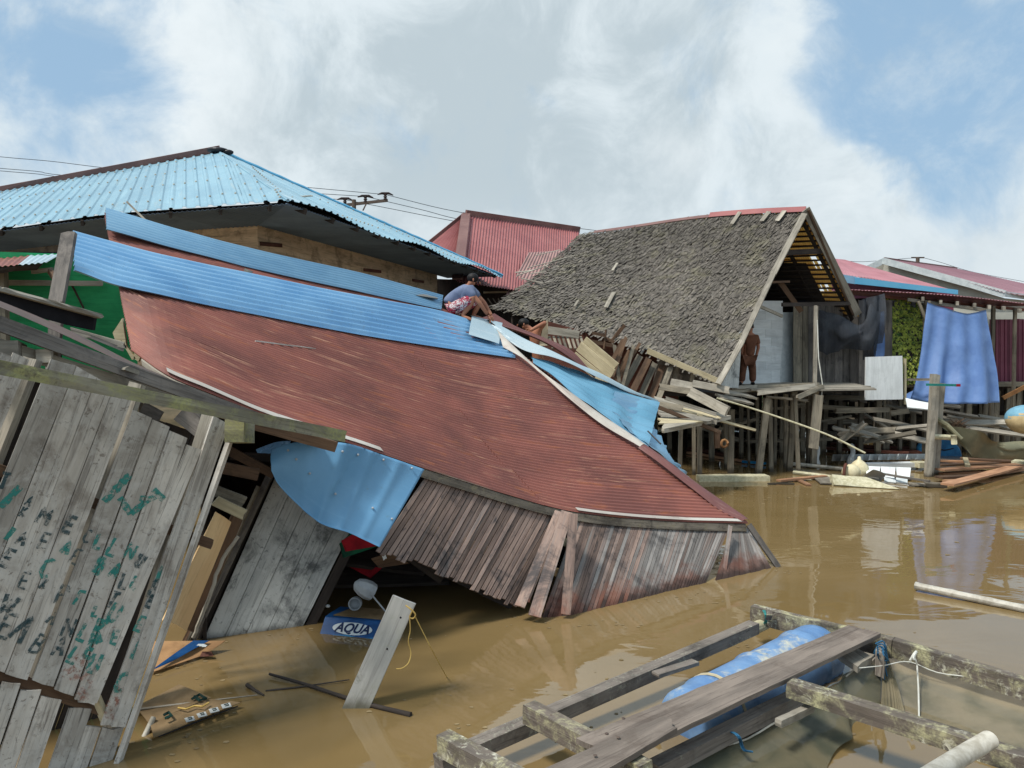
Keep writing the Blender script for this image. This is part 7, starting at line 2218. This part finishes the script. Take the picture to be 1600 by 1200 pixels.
# drum
dr = thing('drum', 'big scuffed blue float drum lying under the long walking board', 'drum', tuple(Z(1160, 1075, .1)))
da, db = Z(1282, 1018, .10), Z(1068, 1138, .06)
ax = (db - da); dl = ax.length
prof = [(0, 0), (0, .19), (.015, .232), (.05, .25)]
h_ = .05
while h_ < dl - .08:
    h_ += .04
    k = abs(((h_ / dl) * 3) % 1 - .5)
    prof.append((h_, .258 + (.016 if k < .045 else 0)))
prof += [(dl - .05, .25), (dl - .015, .232), (dl, .19), (dl, 0)]
MB().lathe(da, ax, prof, 40).build('body', 'scuffed drum', dr, smooth=True)
for t_ in (.80,):
    c0 = da.lerp(db, t_); a1 = ax.normalized(); x_ = V((0, 0, 1)); x_ = (x_ - a1 * x_.dot(a1)).normalized(); y_ = a1.cross(x_)
    pts = [c0 + (x_ * math.cos(i * .25) + y_ * math.sin(i * .25)) * .268 for i in range(-10, 11)]
    MB().tube(pts, .012, 5).build('band', 'pale wood', dr)
o = MB().tube([Z(1172, 985, .22), Z(1196, 974, .22)], .055, 12).build('float_log', 'foam', smooth=True); tag(o, 'short pale log end beside the far end of the drum', 'log')
# netting
nA = curve([Z(1380, 1022, .22), Z(1440, 1040, .2), Z(1520, 1062, .2), Z(1640, 1098, .22)])
nB = curve([Z(1310, 1100, .012), Z(1400, 1125, .012), Z(1500, 1152, .012), Z(1640, 1200, .012)])
mb = MB(); mb.sheet(lambda u, v: nA(v).lerp(nB(v), u) + V((0, 0, -.06 * math.sin(math.pi * u))), 30, 60, 0, 1, 0, L=.5, Wd=1.6, dent=.06, seed=50)
o = mb.build('cage_net', 'green net', smooth=True); tag(o, 'green mesh net hanging from back rail of the fish cage', 'net')
nA = curve([Z(1378, 1018, .26), Z(1330, 1052, .2), Z(1290, 1078, .17), Z(1250, 1110, .15), Z(1150, 1160, .13), Z(1040, 1200, .12)])
nB = curve([Z(1376, 1110, .012), Z(1345, 1130, .012), Z(1320, 1160, .012), Z(1290, 1200, .012), Z(1220, 1230, .012), Z(1100, 1260, .012)])
mb = MB(); mb.sheet(lambda u, v: nA(v).lerp(nB(v), u) + V((.02 * math.sin(v * 20), .02 * math.cos(v * 26), -.03 * math.sin(math.pi * u))), 30, 90, 0, 1, 0, L=.6, Wd=2.2, dent=.07, seed=51)
o = mb.build('cage_net', 'dark green net', smooth=True); tag(o, 'dark folded net slung from the rope beside the drum', 'net')
rf = nA
mb = MB(); mb.tube([rf(i / 30) + V((0, 0, .01 * math.sin(i * 1.3))) for i in range(31)], .007, 6); o = mb.build('net_rope', 'old pipe'); tag(o, 'pale rim rope of the dark folded net', 'rope')
mb = MB(); f = curve([Z(1382, 1008, .33), Z(1386, 1040, .2), Z(1392, 1075, .1), Z(1396, 1115, .02)])
for k in range(9):
    mb.tube([f(i / 8) + V(((k - 4) * .022 * (i / 8), .02 * math.sin(k), 0)) for i in range(9)], .012, 4)
o = mb.build('net_bunch', 'green net'); tag(o, 'bunched net tied at corner of the fish cage', 'net')
f = curve([Z(1340, 1044, .28), Z(1380, 1040, .26), Z(1420, 1034, .27), Z(1470, 1052, .24), Z(1560, 1062, .3), Z(1640, 1076, .3)])
MB().tube([f(i / 24) for i in range(25)], .0045, 5).build('line', 'white string', bpy.data.objects['net_rope'])
ws = thing('white_string', 'white string hanging from back rail into the net', 'string', tuple(Z(1430, 1022, .34)))
MB().tube([Z(1428, 1020, .36), Z(1433, 1040, .25), Z(1435, 1075, .12), Z(1436, 1122, .01)], .006, 5).build('strand', 'white string', ws)
f = curve([Z(1422, 1032, .33), Z(1428, 1022, .38), Z(1432, 1018, .39), Z(1427, 1028, .37), Z(1431, 1032, .35)])
MB().tube([f(i / 14) for i in range(15)], .009, 5).build('knot', 'white string', ws)
br = thing('blue_rope', 'blue rope lashed round the corner of fish cage', 'rope', tuple(Z(1380, 1010, .4)))
for k in range(5):
    f = curve([Z(1368 + k * 3, 1006 + k * 2, .40), Z(1380, 1002 + k * 5, .43), Z(1384 + k, 1020 + k * 3, .33), Z(1366 + k * 2, 1022 + k * 2, .3), Z(1372, 1008 + k * 3, .38)])
    MB().tube([f(i / 14) for i in range(15)], .006, 5).build('loop', 'blue rope', br)
for k in range(3):
    MB().tube([Z(1380, 1008, .36), Z(1379 + k * 2, 1030, .26), Z(1382 + k * 4, 1062 - k * 5, .15)], .005, 5).build('loose_end', 'blue rope', br)
br = thing('teal_rope', 'teal rope tied at the far left corner of fish cage', 'rope', tuple(Z(1195, 962, .4)))
for k in range(4):
    f = curve([Z(1192 + k, 954, .38), Z(1196 + k, 962, .38), Z(1194 + k, 974, .26), Z(1190 + k, 966, .28)])
    MB().tube([f(i / 10) for i in range(11)], .006, 5).build('loop', 'teal rope', br)
o = MB().plank(Z(1203, 957, .42), Z(1203, 945, .46), .05, .06, V((1, 0, 0)), 2, .01).build('peg', 'lichen wood'); tag(o, 'small wooden peg on left end of back rail', 'peg')
br = thing('blue_rope', 'loose blue rope end on the rim below the drum', 'rope', tuple(Z(1150, 1155, .2)))
f = curve([Z(1138, 1144, .22), Z(1150, 1148, .25), Z(1156, 1158, .2), Z(1160, 1170, .14), Z(1174, 1176, .12)])
for k in range(2):
    MB().tube([f(i / 14) + V((k * .012, .01 * math.sin(i), 0)) for i in range(15)], .006, 5).build('strand', 'blue rope', br)
o = MB().tube([Z(1546, 1156, .52), Z(1500, 1183, .52), Z(1400, 1245, .52)], [.052, .052, .052], 18).build('white_pipe', 'old pipe', smooth=True); tag(o, 'thick white plastic pipe resting on the near cage beam', 'pipe')

# leaves, twigs, scum flakes and silt foam drifting on the flood
mb = MB()
def fleck(p, r, tn):
    n_ = R.randint(4, 7); a0 = R.random() * 6
    b0 = len(mb.v)
    for k in range(n_):
        rr = r * R.uniform(.5, 1.1)
        mb.vert(p + V((rr * math.cos(a0 + k * 6.283 / n_) * 1.5, rr * math.sin(a0 + k * 6.283 / n_), .004)), tn)
    mb.face(list(range(b0, b0 + n_)))
spots = [(470, 990, 60, 20, 30), (640, 985, 120, 18, 24), (900, 975, 140, 8, 50), (1080, 935, 120, 8, 40), (300, 1060, 90, 40, 60), (280, 1160, 60, 30, 30), (1150, 775, 90, 10, 60), (1330, 775, 120, 8, 60), (1500, 762, 90, 8, 50),
         (1140, 720, 60, 12, 40), (1240, 710, 80, 10, 40), (1000, 1080, 160, 60, 30), (700, 1120, 120, 50, 26), (1450, 850, 150, 50, 22), (1280, 1010, 160, 40, 16), (1130, 1010, 60, 20, 24), (1260, 1150, 60, 30, 30), (1230, 895, 30, 8, 26)]
for (cx, cy, sx, sy, n_) in spots:
    for _ in range(n_ // 2):
        fleck(W(cx + R.gauss(0, sx * .6), max(668, cy + R.gauss(0, sy * .6))), R.uniform(.006, .02) * (1 if cy > 850 else 2), R.random())
o = mb.build('floating_litter', 'dead leaf', kind='stuff'); o['label'] = 'small leaves and scum flakes drifting on the muddy flood'; o['category'] = 'litter'
o['kind'] = 'stuff'
